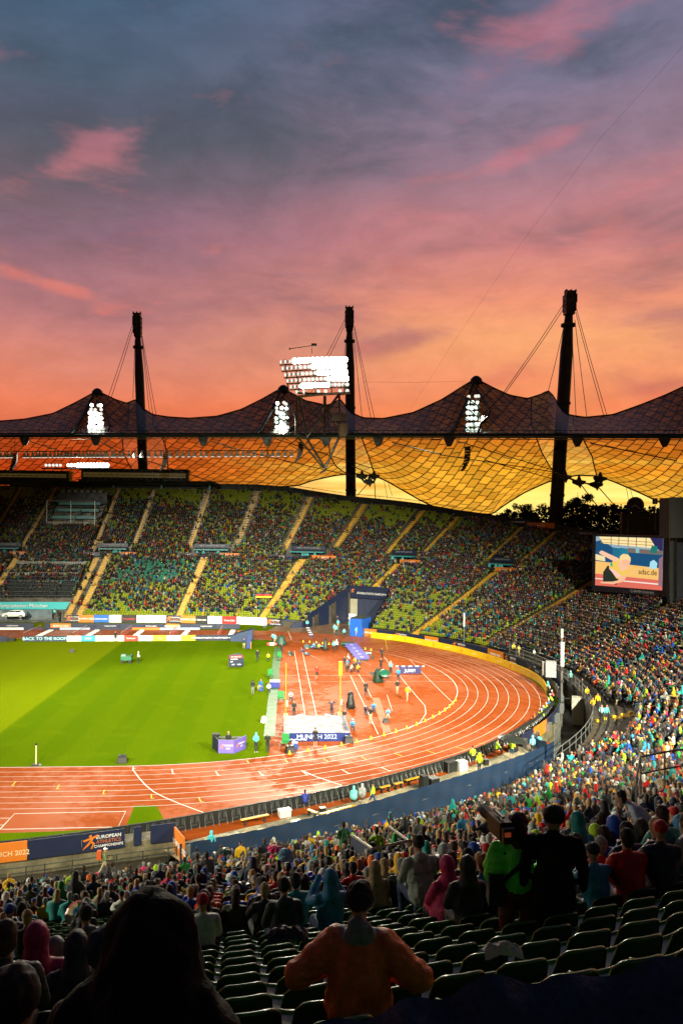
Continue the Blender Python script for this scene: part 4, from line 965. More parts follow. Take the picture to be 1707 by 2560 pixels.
mb = MB(); mb.box(bp(848, 1044, -.4), (3.2, 1.6, 1.6)); 
for i in range(9): mb.tube([bp(836+i*3, 1032, -1.2), bp(836+i*3, 1053, -1.2)], .05, 4)
mb.tube([bp(834, 1032, -1.2), bp(862, 1032, -1.2)], .07, 4); mb.build('service_basket', lsteel, bk)
mb = MB(); mb.lathe([(.9, -.2), (1.05, .4), (1.0, 2.3), (.8, 2.6)], bp(858, 1075, -.5)-np.array([0, 0, 1.2]), 12); mb.build('cable_drum', mat('dirty_white', (.45, .43, .38), .5), bk)
mb = MB(); mb.tube([bp(780, 885), bp(779, 868)], .07, 5); mb.tube([bp(724, 872, -1), bp(760, 867), bp(788, 863)], .09, 5); mb.box(bp(785, 862), (1.1, .8, .45)); mb.box(bp(724, 872, -1), (.25, .25, .4)); mb.build('lightning_arm', lsteel, bk)
# floodlight columns hanging in the eyes of the canopies
for (u, v0, v1, D), lab in (((240, 1012, 1078, 186), 'column of floodlights in the eye of the dusky canopy'), ((705, 1008, 1080, 184), 'column of floodlights in the eye of the canopy beside the big cluster'), ((1182, 990, 1076, 176), 'column of floodlights in the eye of the yellow canopy')):
    e = empty('floodlight_column', label=lab, cat='floodlights', group='floodlight columns hanging in the roof eyes')
    for j in range(7):
        for i, du in enumerate((-14, -3, 7, 15)):
            f = j/6; 
            if j == 0 and i in (1,): continue
            if j == 1 and i == 2: continue
            uu = u+du*(.75+.35*f)+rnd.uniform(-2, 2); big = f > .3 and i in (0, 1, 2)
            lamp(pix(uu, v0+(v1-v0)*f+rnd.uniform(-2, 2), D-1), np.array([.0, -1, -.3]), .5 if big else .4, e, lampw if big or rnd.random() < .5 else lampd)
    mb = MB()
    for du in (-14, 1, 15): mb.tube([pix(u+du*.75, v0-10, D), pix(u+du*1.1, v1+6, D)], .1, 4)
    mb.build('hanging_frame', lsteel, e)
# small floods under the front edge
fl = empty('floodlight_row', label='long row of small white floodlights hung beneath the roof edge', cat='floodlights')
mb = MB(); mb.tube([pix(0, 1129, 190), pix(735, 1126, 178)], .1, 5); mb.build('suspension_rail', steel, fl)
for u in list(range(4, 30, 8))+list(range(64, 300, 9))+list(range(308, 420, 16))+list(range(428, 735, 15)):
    u_ = u+rnd.uniform(-2, 2); v = 1139-4*u_/735; p = pix(u_, v, 190-12*u_/735)
    mb = MB(); mb.lathe([(.22, .55), (.3, .2), (.5, -.45), (.52, -.5)], p, 8, mi=0); mb.lathe([(.47, -.51), (.1, -.6)], p, 8, mi=1); mb.box(p+np.array([0, 0, .8]), (.25, .25, .5), mi=0); mb.build('floodlight', [mat('pale_housing', (.5, .52, .48), .4), lampd], fl)
lb = empty('light_strip', label='bright light strip glaring above the commentary gantry', cat='floodlights')
for i, u in enumerate(list(range(116, 160, 9))+list(range(172, 272, 8))):
    p = pix(u, 1163, 214); big = u > 188; lamp(p, (.1, -1, -.2), .62 if big else .4, lb, lampw if u > 165 else lampd)
mb = MB(); mb.tube([pix(105, 1171, 214), pix(278, 1171, 214)], .2, 5); mb.build('mounting_rail', steel, lb)
# curved loudspeaker arrays
for (u, v0, v1, D), lab in (((752, 1112, 1150, 178), 'hanging curved loudspeaker beside the strut frame of the floodlight cluster'), ((1168, 1124, 1172, 172), 'hanging curved loudspeaker in front of the glowing yellow canopy'), ((415, 1136, 1172, 186), 'hanging curved loudspeaker next to the mast by the gantry'), ((38, 1138, 1175, 190), 'hanging curved loudspeaker above the far edge of the gantry roof')):
    e = empty('line_array', label=lab, cat='loudspeaker', group='curved loudspeaker arrays hung from the roof')
    n = 8
    for i in range(n):
        f = i/(n-1); p = pix(u-10*f**2.6, v0+(v1-v0)*f, D); mb = MB(); mb.box(p, (1.15, .9, (v1-v0)*D/FPX/n*.92), M=Matrix.Rotation(-.7*f**2, 4, 'Y')); mb.build('speaker_cabinet', mat('black_plastic', (.012, .014, .013), .4), e)
    mb = MB(); mb.tube([pix(u, v0-4, D), pix(u, 1094, D)], .05, 4); mb.box(pix(u, v0-5, D), (1.3, .8, .25)); mb.build('hanging_frame', steel, e)
# ------------------------------------------------------------------ crowd placement
ORD = ['first', 'second', 'third', 'fourth', 'fifth', 'sixth', 'seventh', 'eighth', 'ninth', 'tenth', 'eleventh', 'twelfth', 'thirteenth', 'fourteenth', 'fifteenth', 'sixteenth', 'seventeenth', 'eighteenth', 'nineteenth']
def ordw(n):
    if n < 19: return ORD[n]
    t, q = divmod(n+1, 10); T_ = ['', '', 'twenty', 'thirty', 'forty', 'fifty', 'sixty', 'seventy', 'eighty', 'ninety'][t]
    return T_+'-'+ORD[q-1] if q else {'twenty': 'twentieth', 'thirty': 'thirtieth', 'forty': 'fortieth', 'fifty': 'fiftieth', 'sixty': 'sixtieth', 'seventy': 'seventieth'}.get(T_, T_)
SPECIAL = []   # (u, v) of seats kept free for figures built by hand, filled in below
KEEP = [(350, 2470, 130, 180), (30, 2500, 90, 130), (905, 2400, 150, 150), (1300, 2260, 60, 60), (1385, 2260, 50, 60), (1058, 2235, 45, 45), (110, 2350, 40, 60), (165, 2350, 40, 60)]
def near_free(u, v):
    if in_poly(u, v, FRONT_EMPTY): return True
    return any(abs(u-a) < b and abs(v-c_) < d for a, c_, b, d in KEEP)
occ_n, emp_n = [], []
for q in SEATS_NEAR:
    u, v, dep = q[4:7]
    if near_free(u, v) or (u < 520 and v > 2440) or dep < 9.5: emp_n.append(q)
    elif rnd.random() < (.9 if q[9] > 3 or u > 480 else .45): occ_n.append(q)
    else: emp_n.append(q)
# single spectators: the ones nearest the camera
occ_n.sort(key=lambda q: q[6]); NIND = 228
ind = occ_n[:NIND]; rest_n = occ_n[NIND:]
rows_ = sorted({q[9] for q in ind}, reverse=True)
SEATK = [dict(hat=h, arms=a, lean=l, poncho=p) for h, a, l, p in (('hair', 'lap', .05, False), ('hair', 'cross', .14, False), ('long', 'lap', .08, False), ('hood', 'lap', .06, False), ('hood', 'cross', .16, True), ('cap', 'lap', .05, False), ('beanie', 'clap', .1, False), ('hood', 'lap', .1, True), ('hair', 'clap', .02, False), ('long', 'cross', .12, False), ('cap', 'clap', .12, False), ('beanie', 'lap', .06, False), ('hooddown', 'lap', .08, False))]
for ri, k in enumerate(rows_):
    row = sorted([q for q in ind if q[9] == k], key=lambda q: q[4])
    for i, q in enumerate(row):
        x, y, z, rz, u, v, dep = q[:7]; ji = int(nrg.choice(len(JK), p=WN)); hi = int(nrg.choice(len(HATS), p=HW)); jn, jc = JK[ji][0], JK[ji][1]; hat, hm = HATS[hi][0], HATS[hi][1]
        kk = rnd.choice([c_ for c_ in SEATK if c_['hat'] == hat or (hat == 'hair' and c_['hat'] == 'hooddown')])
        hd = 'hood up' if hat == 'hood' else ('long '+hm if hat == 'long' else hm)
        lab = f"person in {jn} jacket with {hd}, {ordw(i)} along the {ordw(ri)} row of spectators"
        if jn == 'clear plastic': lab = lab.replace('clear plastic jacket', 'clear rain cape')
        person((x, y, z+.02), rz+rnd.uniform(-.35, .35), jc, lab, 'seated', hair=hm or 'brown hair', tr=rnd.choice(['dark', 'jeans', 'dark', 'grey']), scale=rnd.uniform(.93, 1.07), group='spectators sitting close to the camera', vox=.024, **kk)
def fill(seats, W_, tmplfn, dimm=1.):
    """group by template"""
    B = {}
    for q in seats:
        hi = int(nrg.choice(len(HATS), p=HW)); ji = int(nrg.choice(len(JK), p=W_)); T, nm = tmplfn(HATS[hi][0])
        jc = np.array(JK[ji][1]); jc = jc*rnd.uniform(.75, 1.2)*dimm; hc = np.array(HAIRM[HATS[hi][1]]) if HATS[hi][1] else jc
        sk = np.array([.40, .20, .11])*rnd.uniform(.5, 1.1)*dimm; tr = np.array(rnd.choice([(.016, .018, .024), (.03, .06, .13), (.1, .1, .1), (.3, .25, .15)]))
        B.setdefault(nm, [T, [], [], [], []]); b = B[nm]; b[1].append((q[0]+rnd.uniform(-.06, .06), q[1]+rnd.uniform(-.06, .06), q[2]+.01)); b[2].append(q[3]+rnd.uniform(-.4, .4)); b[3].append(rnd.uniform(.88, 1.1)); b[4].append((jc, sk, hc, tr, tr*.6))
    return [(b[0], np.array(b[1]), np.array(b[2]), np.array(b[3]), np.array(b[4])) for b in B.values()]
def midfn(h):
    if rnd.random() < .06 and h in T_MIDS: return T_MIDS[h][0 if rnd.random() < .5 else 1], 'st'+h
    i = rnd.randrange(len(T_MID[h])); return T_MID[h][i], h+str(i)
def farfn(h):
    i = 0 if rnd.random() < .6 else 1; return T_FAR[i], 'f'+str(i)
mid_o, far_o, empt = [], [], []
for q in SEATS_FAR:
    x, y, z, rz, u, v, dep, s, d, k = q
    p = occupancy(u, v, s, d)
    # people come in parties and leave gaps together
    p += .16*math.sin(s*.31+k*.27+2*math.sin(s*.17))
    p += .28*math.sin(s*1.9+k*2.3)*math.sin(s*.63-k*1.1) if p < .93 else 0
    if u < 700 and v > 2050 and k < 3 and rnd.random() < .5: p = .3
    if rnd.random() < p: (mid_o if dep < 112 else far_o).append(q)
    else: empt.append(q)
WM = np.array([j[2] for j in JK], float); WM[0] = 26; WM /= WM.sum()
items = fill(rest_n+mid_o, WM, midfn); merge('crowd', items, [vcloth], kind='stuff', label='dense crowd in rain jackets filling the near and right hand stands', cat='crowd')
# the far stands, with people on the stairs
for a, lo, hi, w_ in AISLES:
    for _ in range(5 if a < 200 else 9):
        d = rnd.uniform(lo+1, hi-1); x, y = bxy(a+rnd.uniform(-.4, .4), d); n = nrm_at(a); q = (x, y, float(zprof(a, d))+.45, math.atan2(-n[1], -n[0])-math.pi/2, 0, 0, 100, a, d, 0); far_o.append(q) if a < 170 else None
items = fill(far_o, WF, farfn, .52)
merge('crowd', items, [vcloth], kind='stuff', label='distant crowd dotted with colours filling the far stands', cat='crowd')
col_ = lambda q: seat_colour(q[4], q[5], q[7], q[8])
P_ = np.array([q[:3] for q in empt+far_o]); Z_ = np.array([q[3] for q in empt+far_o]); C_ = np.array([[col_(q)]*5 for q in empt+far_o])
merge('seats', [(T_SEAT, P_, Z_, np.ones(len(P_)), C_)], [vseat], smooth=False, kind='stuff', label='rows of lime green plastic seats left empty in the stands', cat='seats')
print('ind', len(ind), 'mid', len(rest_n+mid_o), 'far', len(far_o), 'empty', len(empt), 'dmax', ind[-1][6])
# ---- empty seats close to the camera
sp = mat('green_seat_plastic', (.035, .14, .03), .32, spec=.6, coat=.3)
def seat_mesh():
    mb = MB(); nx, nz = 12, 8
    def back(i, j, off):
        a = -1+2*i/nx; b = j/nz; zt = .40+.40*(1-abs(a)**5)**(1/3.); z = .40+(zt-.40)*b; x = .235*a*(1-.02*b)
        return (x, -.20-.09*(z-.4)/.4+.085*abs(a)**2.6+off, z)
    A = [[back(i, j, 0) for j in range(nz+1)] for i in range(nx+1)]; Bk = [[back(i, j, -.022) for j in range(nz+1)] for i in range(nx+1)]
    mb.grid(A); mb.grid(Bk, flip=True)
    mb.tube([tuple((np.array(A[i][nz])+np.array(Bk[i][nz]))/2) for i in range(nx+1)], .017, 6)
    for i in (0, nx): mb.tube([tuple((np.array(A[i][j])+np.array(Bk[i][j]))/2) for j in range(nz+1)], .016, 6)
    pan = [[(.225*(-1+2*i/nx), -.19+.42*j/6, .405+.03*abs(-1+2*i/nx)**3+.025*(j/6)**2) for j in range(7)] for i in range(nx+1)]
    mb.grid(pan, flip=True); mb.grid([[(x, y, z-.03) for x, y, z in r_] for r_ in pan])
    mb.tube([pan[i][6] for i in range(nx+1)], .018, 6)
    return mb.mesh('seat_shell', True)
def bracket_mesh():
    mb = MB(); mb.box((0, -.05, .2), (.06, .08, .40)); mb.box((0, .0, .375), (.30, .26, .03)); mb.box((0, -.05, .012), (.16, .2, .02)); return mb.mesh('bracket')
sm_, bm_ = seat_mesh(), bracket_mesh(); sm_.materials.append(sp); bm_.materials.append(mat('galvanised', (.3, .3, .28), .4, .7))
# occupied seats need their shells too; the single ones go where nobody sits
emp_n.sort(key=lambda q: q[6]); one = emp_n[:290]; rest_e = emp_n[290:]+occ_n
rk = sorted({q[9] for q in one}, reverse=True)
for ri, k in enumerate(rk):
    for i, q in enumerate(sorted([q for q in one if q[9] == k], key=lambda q: q[4])):
        e = empty('stadium_chair', q[:3], q[3]+rnd.uniform(-.02, .02), label=f"empty dark green seat, {ordw(i)} along the {ordw(ri)} row counted out from the blue tarpaulin", cat='seat', group='empty green seats in front of the camera')
        link('seat_shell', sm_, e); link('bracket', bm_, e)
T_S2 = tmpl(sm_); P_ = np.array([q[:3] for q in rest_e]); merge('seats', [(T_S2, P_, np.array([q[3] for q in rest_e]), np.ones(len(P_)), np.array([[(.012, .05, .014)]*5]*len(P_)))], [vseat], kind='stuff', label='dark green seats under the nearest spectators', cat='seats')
# ------------------------------------------------------------------ figures close to the camera
def stand_at(u, dep):
    p = CAM+ray(u, 1298)*dep; s, d = sd_of(p[0], p[1]); k = int(d/ROW); n = nrm_at(s)
    return p[0], p[1], float(zprof(s, k*ROW+.2)), math.atan2(-n[1], -n[0])-math.pi/2
def big(name, prims, loc, rz, mats, label, vox=.014, bump=.006, scale=1.):
    me = voxel_body(prims, vox, name, bump=bump, smooth=3)
    for m_ in mats: me.materials.append(m_)
    o = link(name, me, None, None, label=label, cat='person'); o.location = loc; o.rotation_euler = (0, 0, rz); o.scale = (scale,)*3; return o
blackj = mat('black_jacket', (.010, .011, .010), .8, noise=.2, nscale=5, bump=.5, spec=.15)
def solid(name, c_, **k): return mat(name, c_, k.pop('rough', .6), noise=.2, nscale=8, bump=.3, **k)
# hooded figure hunched forward
x, y, z, rz = stand_at(352, 2.75)
H_ = [('c', (0, -.05, .6), .23, (0, .10, .98), .22, J), ('c', (-.14, .12, 1.06), .11, (.14, .12, 1.06), .11, J), ('e', (.0, .17, 1.22), (.15, .17, .19), J), ('c', (0, .06, .95), .22, (0, .16, 1.16), .17, J), ('c', (-.19, .05, .75), .1, (.19, .05, .75), .1, J), ('c', (-.2, -.02, .45), .12, (.2, -.02, .45), .12, J), ('e', (0, .25, 1.2), (.08, .09, .1), SKN)]
for s_ in (-1, 1): H_ += [('c', (s_*.18, .1, 1.04), .1, (s_*.25, .12, .76), .085, J), ('c', (s_*.25, .12, .76), .075, (s_*.1, .4, .8), .05, J), ('c', (s_*.1, .4, .8), .04, (s_*.06, .48, .82), .032, SKN), ('c', (s_*.1, 0, .5), .11, (s_*.14, .45, .5), .08, TR), ('c', (s_*.14, .45, .5), .075, (s_*.13, .45, .1), .05, TR), ('c', (s_*.13, .42, .06), .05, (s_*.14, .56, .04), .04, SH)]
big('person', H_, (x, y, z-.16), -.1, [blackj, skin, blackj, trs['dark'], shoe], 'huge dark hooded figure hunched forward with its back to us', .016, .012, 1.22)
def seatp(u, dep, cj, hairm, label, prims=None, dz=0., sc=1., tr='dark', **k):
    x, y, z, rz = stand_at(u, dep); pr = prims or seated(**k)
    me = voxel_body(pr, .015, 'person', bump=.008, smooth=2)
    for m_ in (cj, skin, MATS[hairm], trs[tr], shoe): me.materials.append(m_)
    o = link('person', me, None, None, label=label, cat='person'); o.location = (x, y, z+dz); o.rotation_euler = (0, 0, rz+k.get('look', 0)*0); o.scale = (sc,)*3; return o
mat('ribbed_blue_beanie', (.02, .05, .07), .9, noise=.3, nscale=60, bump=.6)
seatp(276, 4.4, solid('navy_coat', (.008, .010, .018)), 'ribbed_blue_beanie', 'person in ribbed blue beanie half hidden behind the huge hooded figure', hat='beanie', lean=.16, dz=-.2, sc=1.12)
seatp(30, 3.0, blackj, 'dark hair', 'broad dark back of a person at the bottom edge beside the hooded figure', hat='hooddown', lean=.28, dz=-.48, sc=1.15)
seatp(25, 6.0, solid('blue_black', (.01, .016, .03)), 'brown hair', 'person with tousled brown hair and dark jacket beside the pink hood', hat='hair', lean=.1, dz=-.08, sc=1.05)
seatp(105, 7.4, solid('pink_rain', (.42, .012, .10)), 'brown hair', 'person in bright pink hooded rain jacket', hat='hood', lean=.1, dz=-.08, sc=1.05)
seatp(152, 8.0, solid('chequered', (.11, .16, .14)), 'grey beanie', 'person under a grey-green patterned head scarf beside the pink hood', hat='hood', lean=.06, dz=-.08)
seatp(205, 7.0, solid('navy_hood', (.008, .014, .035)), 'dark hair', 'person in dark navy hood between the patterned scarf and the hooded figure', hat='hood', lean=.1, dz=-.25, sc=1.0)
# orange jacket
O = [p for p in seated(hat='beanie', arms='wide', lean=.06)]
O = [p for p in O if not (p[0] == 'c' and p[-1] in (J, SKN) and abs(p[1][0]) > .05 and p[1][2] < 1.03 and p[1][2] > .6 and abs(p[1][0]) > .15)]
O += [('c', (0, -.03, .62), .24, (0, .0, .92), .2, J), ('e', (-.09, .0, .93), (.17, .15, .14), J), ('e', (.09, .0, .93), (.17, .15, .14), J)]
for s_ in (-1, 1): O += [('c', (s_*.15, 0, .99), .12, (s_*.41, -.04, .80), .095, J), ('c', (s_*.41, -.04, .80), .09, (s_*.2, .26, .70), .065, J), ('c', (s_*.2, .28, .72), .036, (s_*.14, .36, .70), .03, SKN)]
O += [('e', (0, -.07, 1.09), (.11, .075, .12), SH), ('c', (-.1, .0, 1.05), .07, (.1, .0, 1.05), .07, SH)]
x, y, z, rz = stand_at(908, 5.3)
big('person', O, (x, y, z-.10), -.12, [solid('orange_jacket', (.8, .14, .02), rough=.5), skin, MATS['black beanie'], trs['dark'], solid('grey_hood_cloth', (.2, .21, .22))], 'person in rust orange jacket and black beanie with grey hood sitting alone among empty seats', .012, .013, .98)
# grey hoodie with lettering on its back
o = seatp(1058, 12.8, solid('grey_hoodie', (.36, .38, .33)), 'dark hair', 'person in pale grey hooded sweater with lettering across the back', hat='hooddown', lean=.12, dz=.25, sc=1.1, tr='jeans')
bx_ = o.matrix_basis @ Vector((0, -.19, .98)); nn = o.matrix_basis.to_3x3() @ Vector((0, -1, .25))
lettering('ARIGATO TOKYO', .085, bx_, nn, mat('print_dark', (.03, .03, .03), .6), o, width=.40) if 0 else None
me = text_mesh('ARIGATO OLYMPIA', .06); xs = [v.co.x for v in me.vertices]; wv = max(xs)-min(xs)
me.transform(Matrix.Diagonal((.34/wv, 1, 1, 1))); me.transform(face_mat((0, -.175, .93), (0, -1, .22))); me.materials.clear()
for v in me.vertices: v.co.y += .32*v.co.x**2*2.2
link('lettering', me, o, mat('print_dark', (.03, .03, .03), .6))
# television cameraman in the green vest and the dark figure beside him
DC = 9.2; x, y, z, rz = stand_at(1300, DC); zf = atd(1300, 2012, DC)[2]-1.80*1.02
cp_ = standing(hat='long', arms='front')
cp_ += [('c', (-.16, 0, 1.3), .1, (-.2, .02, 1.1), .1, J)]
me = voxel_body(cp_, .016, 'person', bump=.008)
for m_ in (solid('green_vest', (.14, .95, .08), rough=.5), skin, solid('dark_red_hair', (.05, .012, .012)), solid('rust_trousers', (.16, .03, .012)), shoe): me.materials.append(m_)
cman = link('person', me, None, None, label='camera operator in bright green bib and rust trousers with a television camera on the shoulder', cat='person'); cman.location = (x, y, zf-.12); cman.rotation_euler = (0, 0, -.10); cman.scale = (1.3, 1.1, 1.04)
mb = MB(); mb.tube([(.17, -.02, 1.5), (.0, -.165, 1.3), (-.17, -.1, 1.05)], .022, 5); mb.build('shoulder_strap', mat('black_fabric', (.008, .008, .009), .8), cman)
mb = MB(); mb.box((-.2, -.05, 1.0), (.14, .2, .32), taper=.9); mb.tube([(-.22, -.05, 1.18), (-.1, -.05, 1.4)], .02, 5); mb.build('shoulder_bag', MATS['black_fabric'], cman)
tv = empty('television_camera', (x, y, zf-.02), .15, label='black television camera resting on the shoulder of the green vested operator', cat='camera')
mb = MB(); mb.box((-.2, .06, 1.62), (.15, .36, .2)); mb.box((-.2, -.16, 1.6), (.13, .1, .17)); mb.tube([(-.2, -.05, 1.75), (-.2, .18, 1.75)], .018, 5); mb.build('body', MATS['black_plastic'], tv)
mb = MB(); M = Matrix.Rotation(R(-90), 4, 'X'); mb.lathe([(.05, 0), (.055, .08), (.065, .16), (.075, .24)], (-.2, .24, 1.63), 12, M=M); mb.build('lens', MATS['black_plastic'], tv)
mb = MB(); mb.box((-.11, .1, 1.66), (.08, .14, .08)); mb.build('viewfinder', MATS['black_plastic'], tv)
mb = MB(); mb.box((-.22, -.216, 1.62), (.07, .012, .05)); mb.build('red_label', mat('red_label', (.4, .06, .02), .5, emit=(.5, .08, .03), estr=.25), tv)
x, y, z, rz = stand_at(1390, DC-.3)
me = voxel_body(standing(hat='beanie', arms='down', coat=True), .018, 'person', bump=.008)
for m_ in (blackj, skin, MATS['black beanie'], trs['dark'], shoe): me.materials.append(m_)
o = link('person', me, None, None, label='tall figure all in black standing close beside the green vested camera operator', cat='person'); o.location = (x, y, atd(1390, 2015, DC-.3)[2]-1.8*1.05); o.rotation_euler = (0, 0, -.25); o.scale = (1.3, 1.1, 1.05)
for (u, dep, jc, hm, lab, kk) in ((1492, 14.5, 'lime', 'brown hair', 'person in lime yellow rain cape with the hood up behind the dark figure in black', dict(hat='hood', poncho=True, lean=.06)),
    (1545, 13.0, 'bright blue', 'dark hair', 'person in royal blue hooded jacket with pale legs beside the lime rain cape', dict(hat='hood', lean=.12, arms='cross')),
    (1462, 12.2, 'teal', 'brown hair', 'person in teal hood low in front of the lime rain cape', dict(hat='hood', lean=.2)),
    (1672, 11.5, 'teal', 'brown hair', 'person with brown hair in teal jacket at the edge of the empty seats', dict(hat='hair', lean=.16, arms='cross')),
    (1612, 12.0, 'olive', 'brown hair', 'long haired person in dark green jacket beside the royal blue jacket', dict(hat='long', lean=.1)),
    (835, 12.2, 'light blue', 'brown hair', 'person in blue hooded rain jacket raising a phone with one hand', dict(hat='hood', lean=.06, arms='up')),
    (1115, 15.5, 'clear plastic', 'brown hair', 'person under a clear plastic hood beside the dark blue umbrella', dict(hat='hood', lean=.06, poncho=True)),
    (720, 12.0, 'charcoal', 'dark hair', 'dark jacketed person with a pale blue hood folded down on the back', dict(hat='hooddown', lean=.05))):
    x, y, z, rz = stand_at(u, dep); c_ = [j for j in JK if j[0] == jc][0][1]
    person((x, y, z+.05), rz, c_, lab, 'seated', hair=hm, tr='jeans', scale=1.08, vox=.02, **kk)
x, y, z, rz = stand_at(1650, 14.5)
person((x, y, z+.1), rz+.9, (.42, .5, .6), 'person in shiny pale jacket bending over in front of the dark railing', 'standing', hair='dark hair', tr='dark', vox=.02, hat='hair', arms='front', bend=.7)
# ---- umbrellas in the crowd
def umbrella(loc, r, cols, label, tilt=(0., 0.), open_=1.):
    e = empty('umbrella', loc, rnd.uniform(0, 1), label=label, cat='umbrella')
    M = Matrix.Rotation(tilt[0], 4, 'X') @ Matrix.Rotation(tilt[1], 4, 'Y'); n = 8; L_ = 5
    mb = MB(); V = []; Fs = []; mi = []
    for j in range(L_+1):
        f = j/L_; a = f*1.05
        for k in range(n*2):
            t = math.pi*k/n; sag = 1-.05*f*(k % 2); V.append(M @ Vector((r*math.sin(a)/math.sin(1.05)*math.cos(t)*sag, r*math.sin(a)/math.sin(1.05)*math.sin(t)*sag, r*.62*(math.cos(a)-math.cos(1.05))+(.02*f if k % 2 else -.02*f))))
    for j in range(L_):
        for k in range(2*n):
            k2 = (k+1) % (2*n); mb.add([V[j*2*n+k], V[j*2*n+k2], V[(j+1)*2*n+k2], V[(j+1)*2*n+k]], [(0, 3, 2, 1)], mi=min(j*len(cols)//L_, len(cols)-1) if len(cols) > 1 else 0)
    me = mb.mesh('canopy'); ms = [mat('umbrella_%d_%d_%d' % tuple(int(q*100) for q in c_), c_, .35, spec=.5) for c_ in cols]
    link('canopy', me, e, ms)
    mb = MB(); mb.tube([M @ Vector((0, 0, r*.36)), M @ Vector((0, 0, -.62))], .01, 5); mb.build('shaft', steel, e)
    mb = MB()
    for k in range(n): t = 2*math.pi*k/n; mb.tube([M @ Vector((0, 0, r*.2)), M @ Vector((r*.6*math.cos(t), r*.6*math.sin(t), r*.12))], .004, 3)
    mb.build('ribs', steel, e); return e
def umb(u, v, dep, rpx, cols, label, tilt=(0., 0.)):
    p = atd(u, v, dep); umbrella(tuple(p), rpx*dep/FPX, cols, label, tilt)
umb(1210, 2128, 17.5, 42, [(.012, .03, .13)], 'dark blue umbrella above the hooded heads beside the green vested operator', (.15, 0))
umb(200, 2285, 21, 36, [(.03, .2, .35), (.6, .5, .2), (.55, .3, .2), (.5, .08, .03)], 'umbrella with red, yellow and blue rings', (.75, .1))
umb(716, 2140, 24.5, 22, [(.12, .26, .38)], 'light blue-grey umbrella tilted beside the pink one', (.8, 0))
umb(687, 2122, 27, 20, [(.65, .03, .13)], 'small bright pink umbrella', (.2, 0))
umb(563, 2128, 31, 18, [(.03, .05, .04)], 'small dark green umbrella by the blue cloth fence', (.2, 0))
umb(608, 2222, 17.5, 24, [(.01, .013, .025)], 'black-blue umbrella low among spectators below the light blue one', (.5, 0))
umb(1095, 2158, 15.0, 34, [(.012, .014, .013)], 'wide black umbrella between the grey sweater and the blue umbrella', (.3, .1))
umb(1172, 2006, 37, 15, [(.02, .025, .02)], 'small black umbrella at the edge of the crowd beside the path', (.2, 0))
# ---- tarpaulin over the rail by the camera
mb = MB(); P = []; from mathutils import noise as NZ
edge = [(560, 2640), (700, 2572), (850, 2522), (960, 2508), (1060, 2478), (1180, 2452), (1290, 2432), (1400, 2426), (1530, 2408), (1640, 2392), (1707, 2388), (1850, 2370)]
nu, nv = 120, 40
for i in range(nu+1):
    f = i/nu; uu = 560+f*1290; vv = float(np.interp(uu, [a for a, _ in edge], [b for _, b in edge])); row = []
    p = atd(uu, vv, 3.0)
    for j in range(nv+1):
        g = j/nv; dn = g*1.5
        q = p+np.array([.0, -1.0*g-.04, -.72*g+.02*math.sin(f*40)])
        h = NZ.noise(Vector((q[0]*2.2+q[1]*1.5, q[1]*2.5, 0)))*.06+NZ.noise(Vector((q[0]*6, q[1]*9, 3)))*.022; row.append((q[0], q[1], q[2]+h))
    P.append(row)
mb.grid(P); tp = mb.build('tarpaulin', mat('navy_tarp', (.03, .05, .10), .5, noise=.35, nscale=30, bump=.3, spec=.3), smooth=True, label='dark blue crumpled tarpaulin draped over the rail right in front of the camera', cat='tarpaulin')
# steel grandstand rails in the near right crowd
def rail(name, pts, r, posts, label, grp=None, h=1.0, cat='railing'):
    e = empty(name, label=label, cat=cat, group=grp)
    mb = MB(); mb.tube(pts, r, 6); mb.build('top_rail', lsteel, e)
    if h > .6: mb = MB(); mb.tube([np.array(p)-np.array([0, 0, h*.45]) for p in pts], r*.8, 5); mb.build('mid_rail', lsteel, e)
    n = len(pts)
    for i in posts:
        p = np.array(pts[min(i, n-1)]); mb = MB(); mb.tube([p, p-np.array([0, 0, h])], r*.9, 5); mb.build('post', lsteel, e)
    return e
rail('railing', [atd(1155, 2128-0, 14.2)+np.array([0, 0, 0]), atd(1590, 2062, 15.5)][::-1] and [atd(1475, 2080, 15.0), atd(1592, 2062, 15.6)], .035, [0, 1], 'short pale rail sloping behind the royal blue jacket', h=.9)
rail('railing', [atd(1590, 1945, 20), atd(1600, 1892, 21), atd(1660, 1880, 21.5), atd(1760, 1865, 22)], .03, [0, 1, 2, 3], 'dark barrier frame standing above the crowd at the edge of the view', h=1.0)
rail('railing', [atd(880, 2088, 27), atd(930, 2122, 23.5), atd(1020, 2102, 24.5), atd(972, 2066, 30)], .045, [0, 1, 2, 3], 'pale railing round the stair opening in the near crowd', h=1.0)
mb = MB(); a, b = atd(878, 2090, 27), atd(930, 2124, 23.4); mb.add([tuple(a), tuple(b), tuple(b-np.array([0, 0, .9])), tuple(a-np.array([0, 0, .9])), tuple(a+np.array([.05, 0, 0])), tuple(b+np.array([.05, 0, 0])), tuple(b+np.array([.05, 0, -.9])), tuple(a+np.array([.05, 0, -.9]))], [(0, 1, 2, 3), (7, 6, 5, 4), (0, 4, 5, 1), (1, 5, 6, 2), (2, 6, 7, 3), (3, 7, 4, 0)])
mb.build('cloth_screen', mat('blue_cloth', (.006, .022, .055), .6, noise=.3, nscale=3, bump=.2), label='blue cloth tied along the stair railing in the near crowd', cat='cloth screen')
p = atz(946, 2075, 0); x, y, z, rz = stand_at(948, 27)
person((x, y, z+.25), rz, (.35, .62, .02), 'steward in bright lime jacket standing in the stair opening', 'standing', hair='brown hair', hat='hair', arms='front', vox=.024)
x, y, z, rz = stand_at(866, 33)
person((x, y, z+.3), rz, (.02, .12, .05), 'person in dark green coat standing against the blue cloth fence', 'standing', hair='dark hair', hat='hair', arms='carry', coat=True, vox=.024)

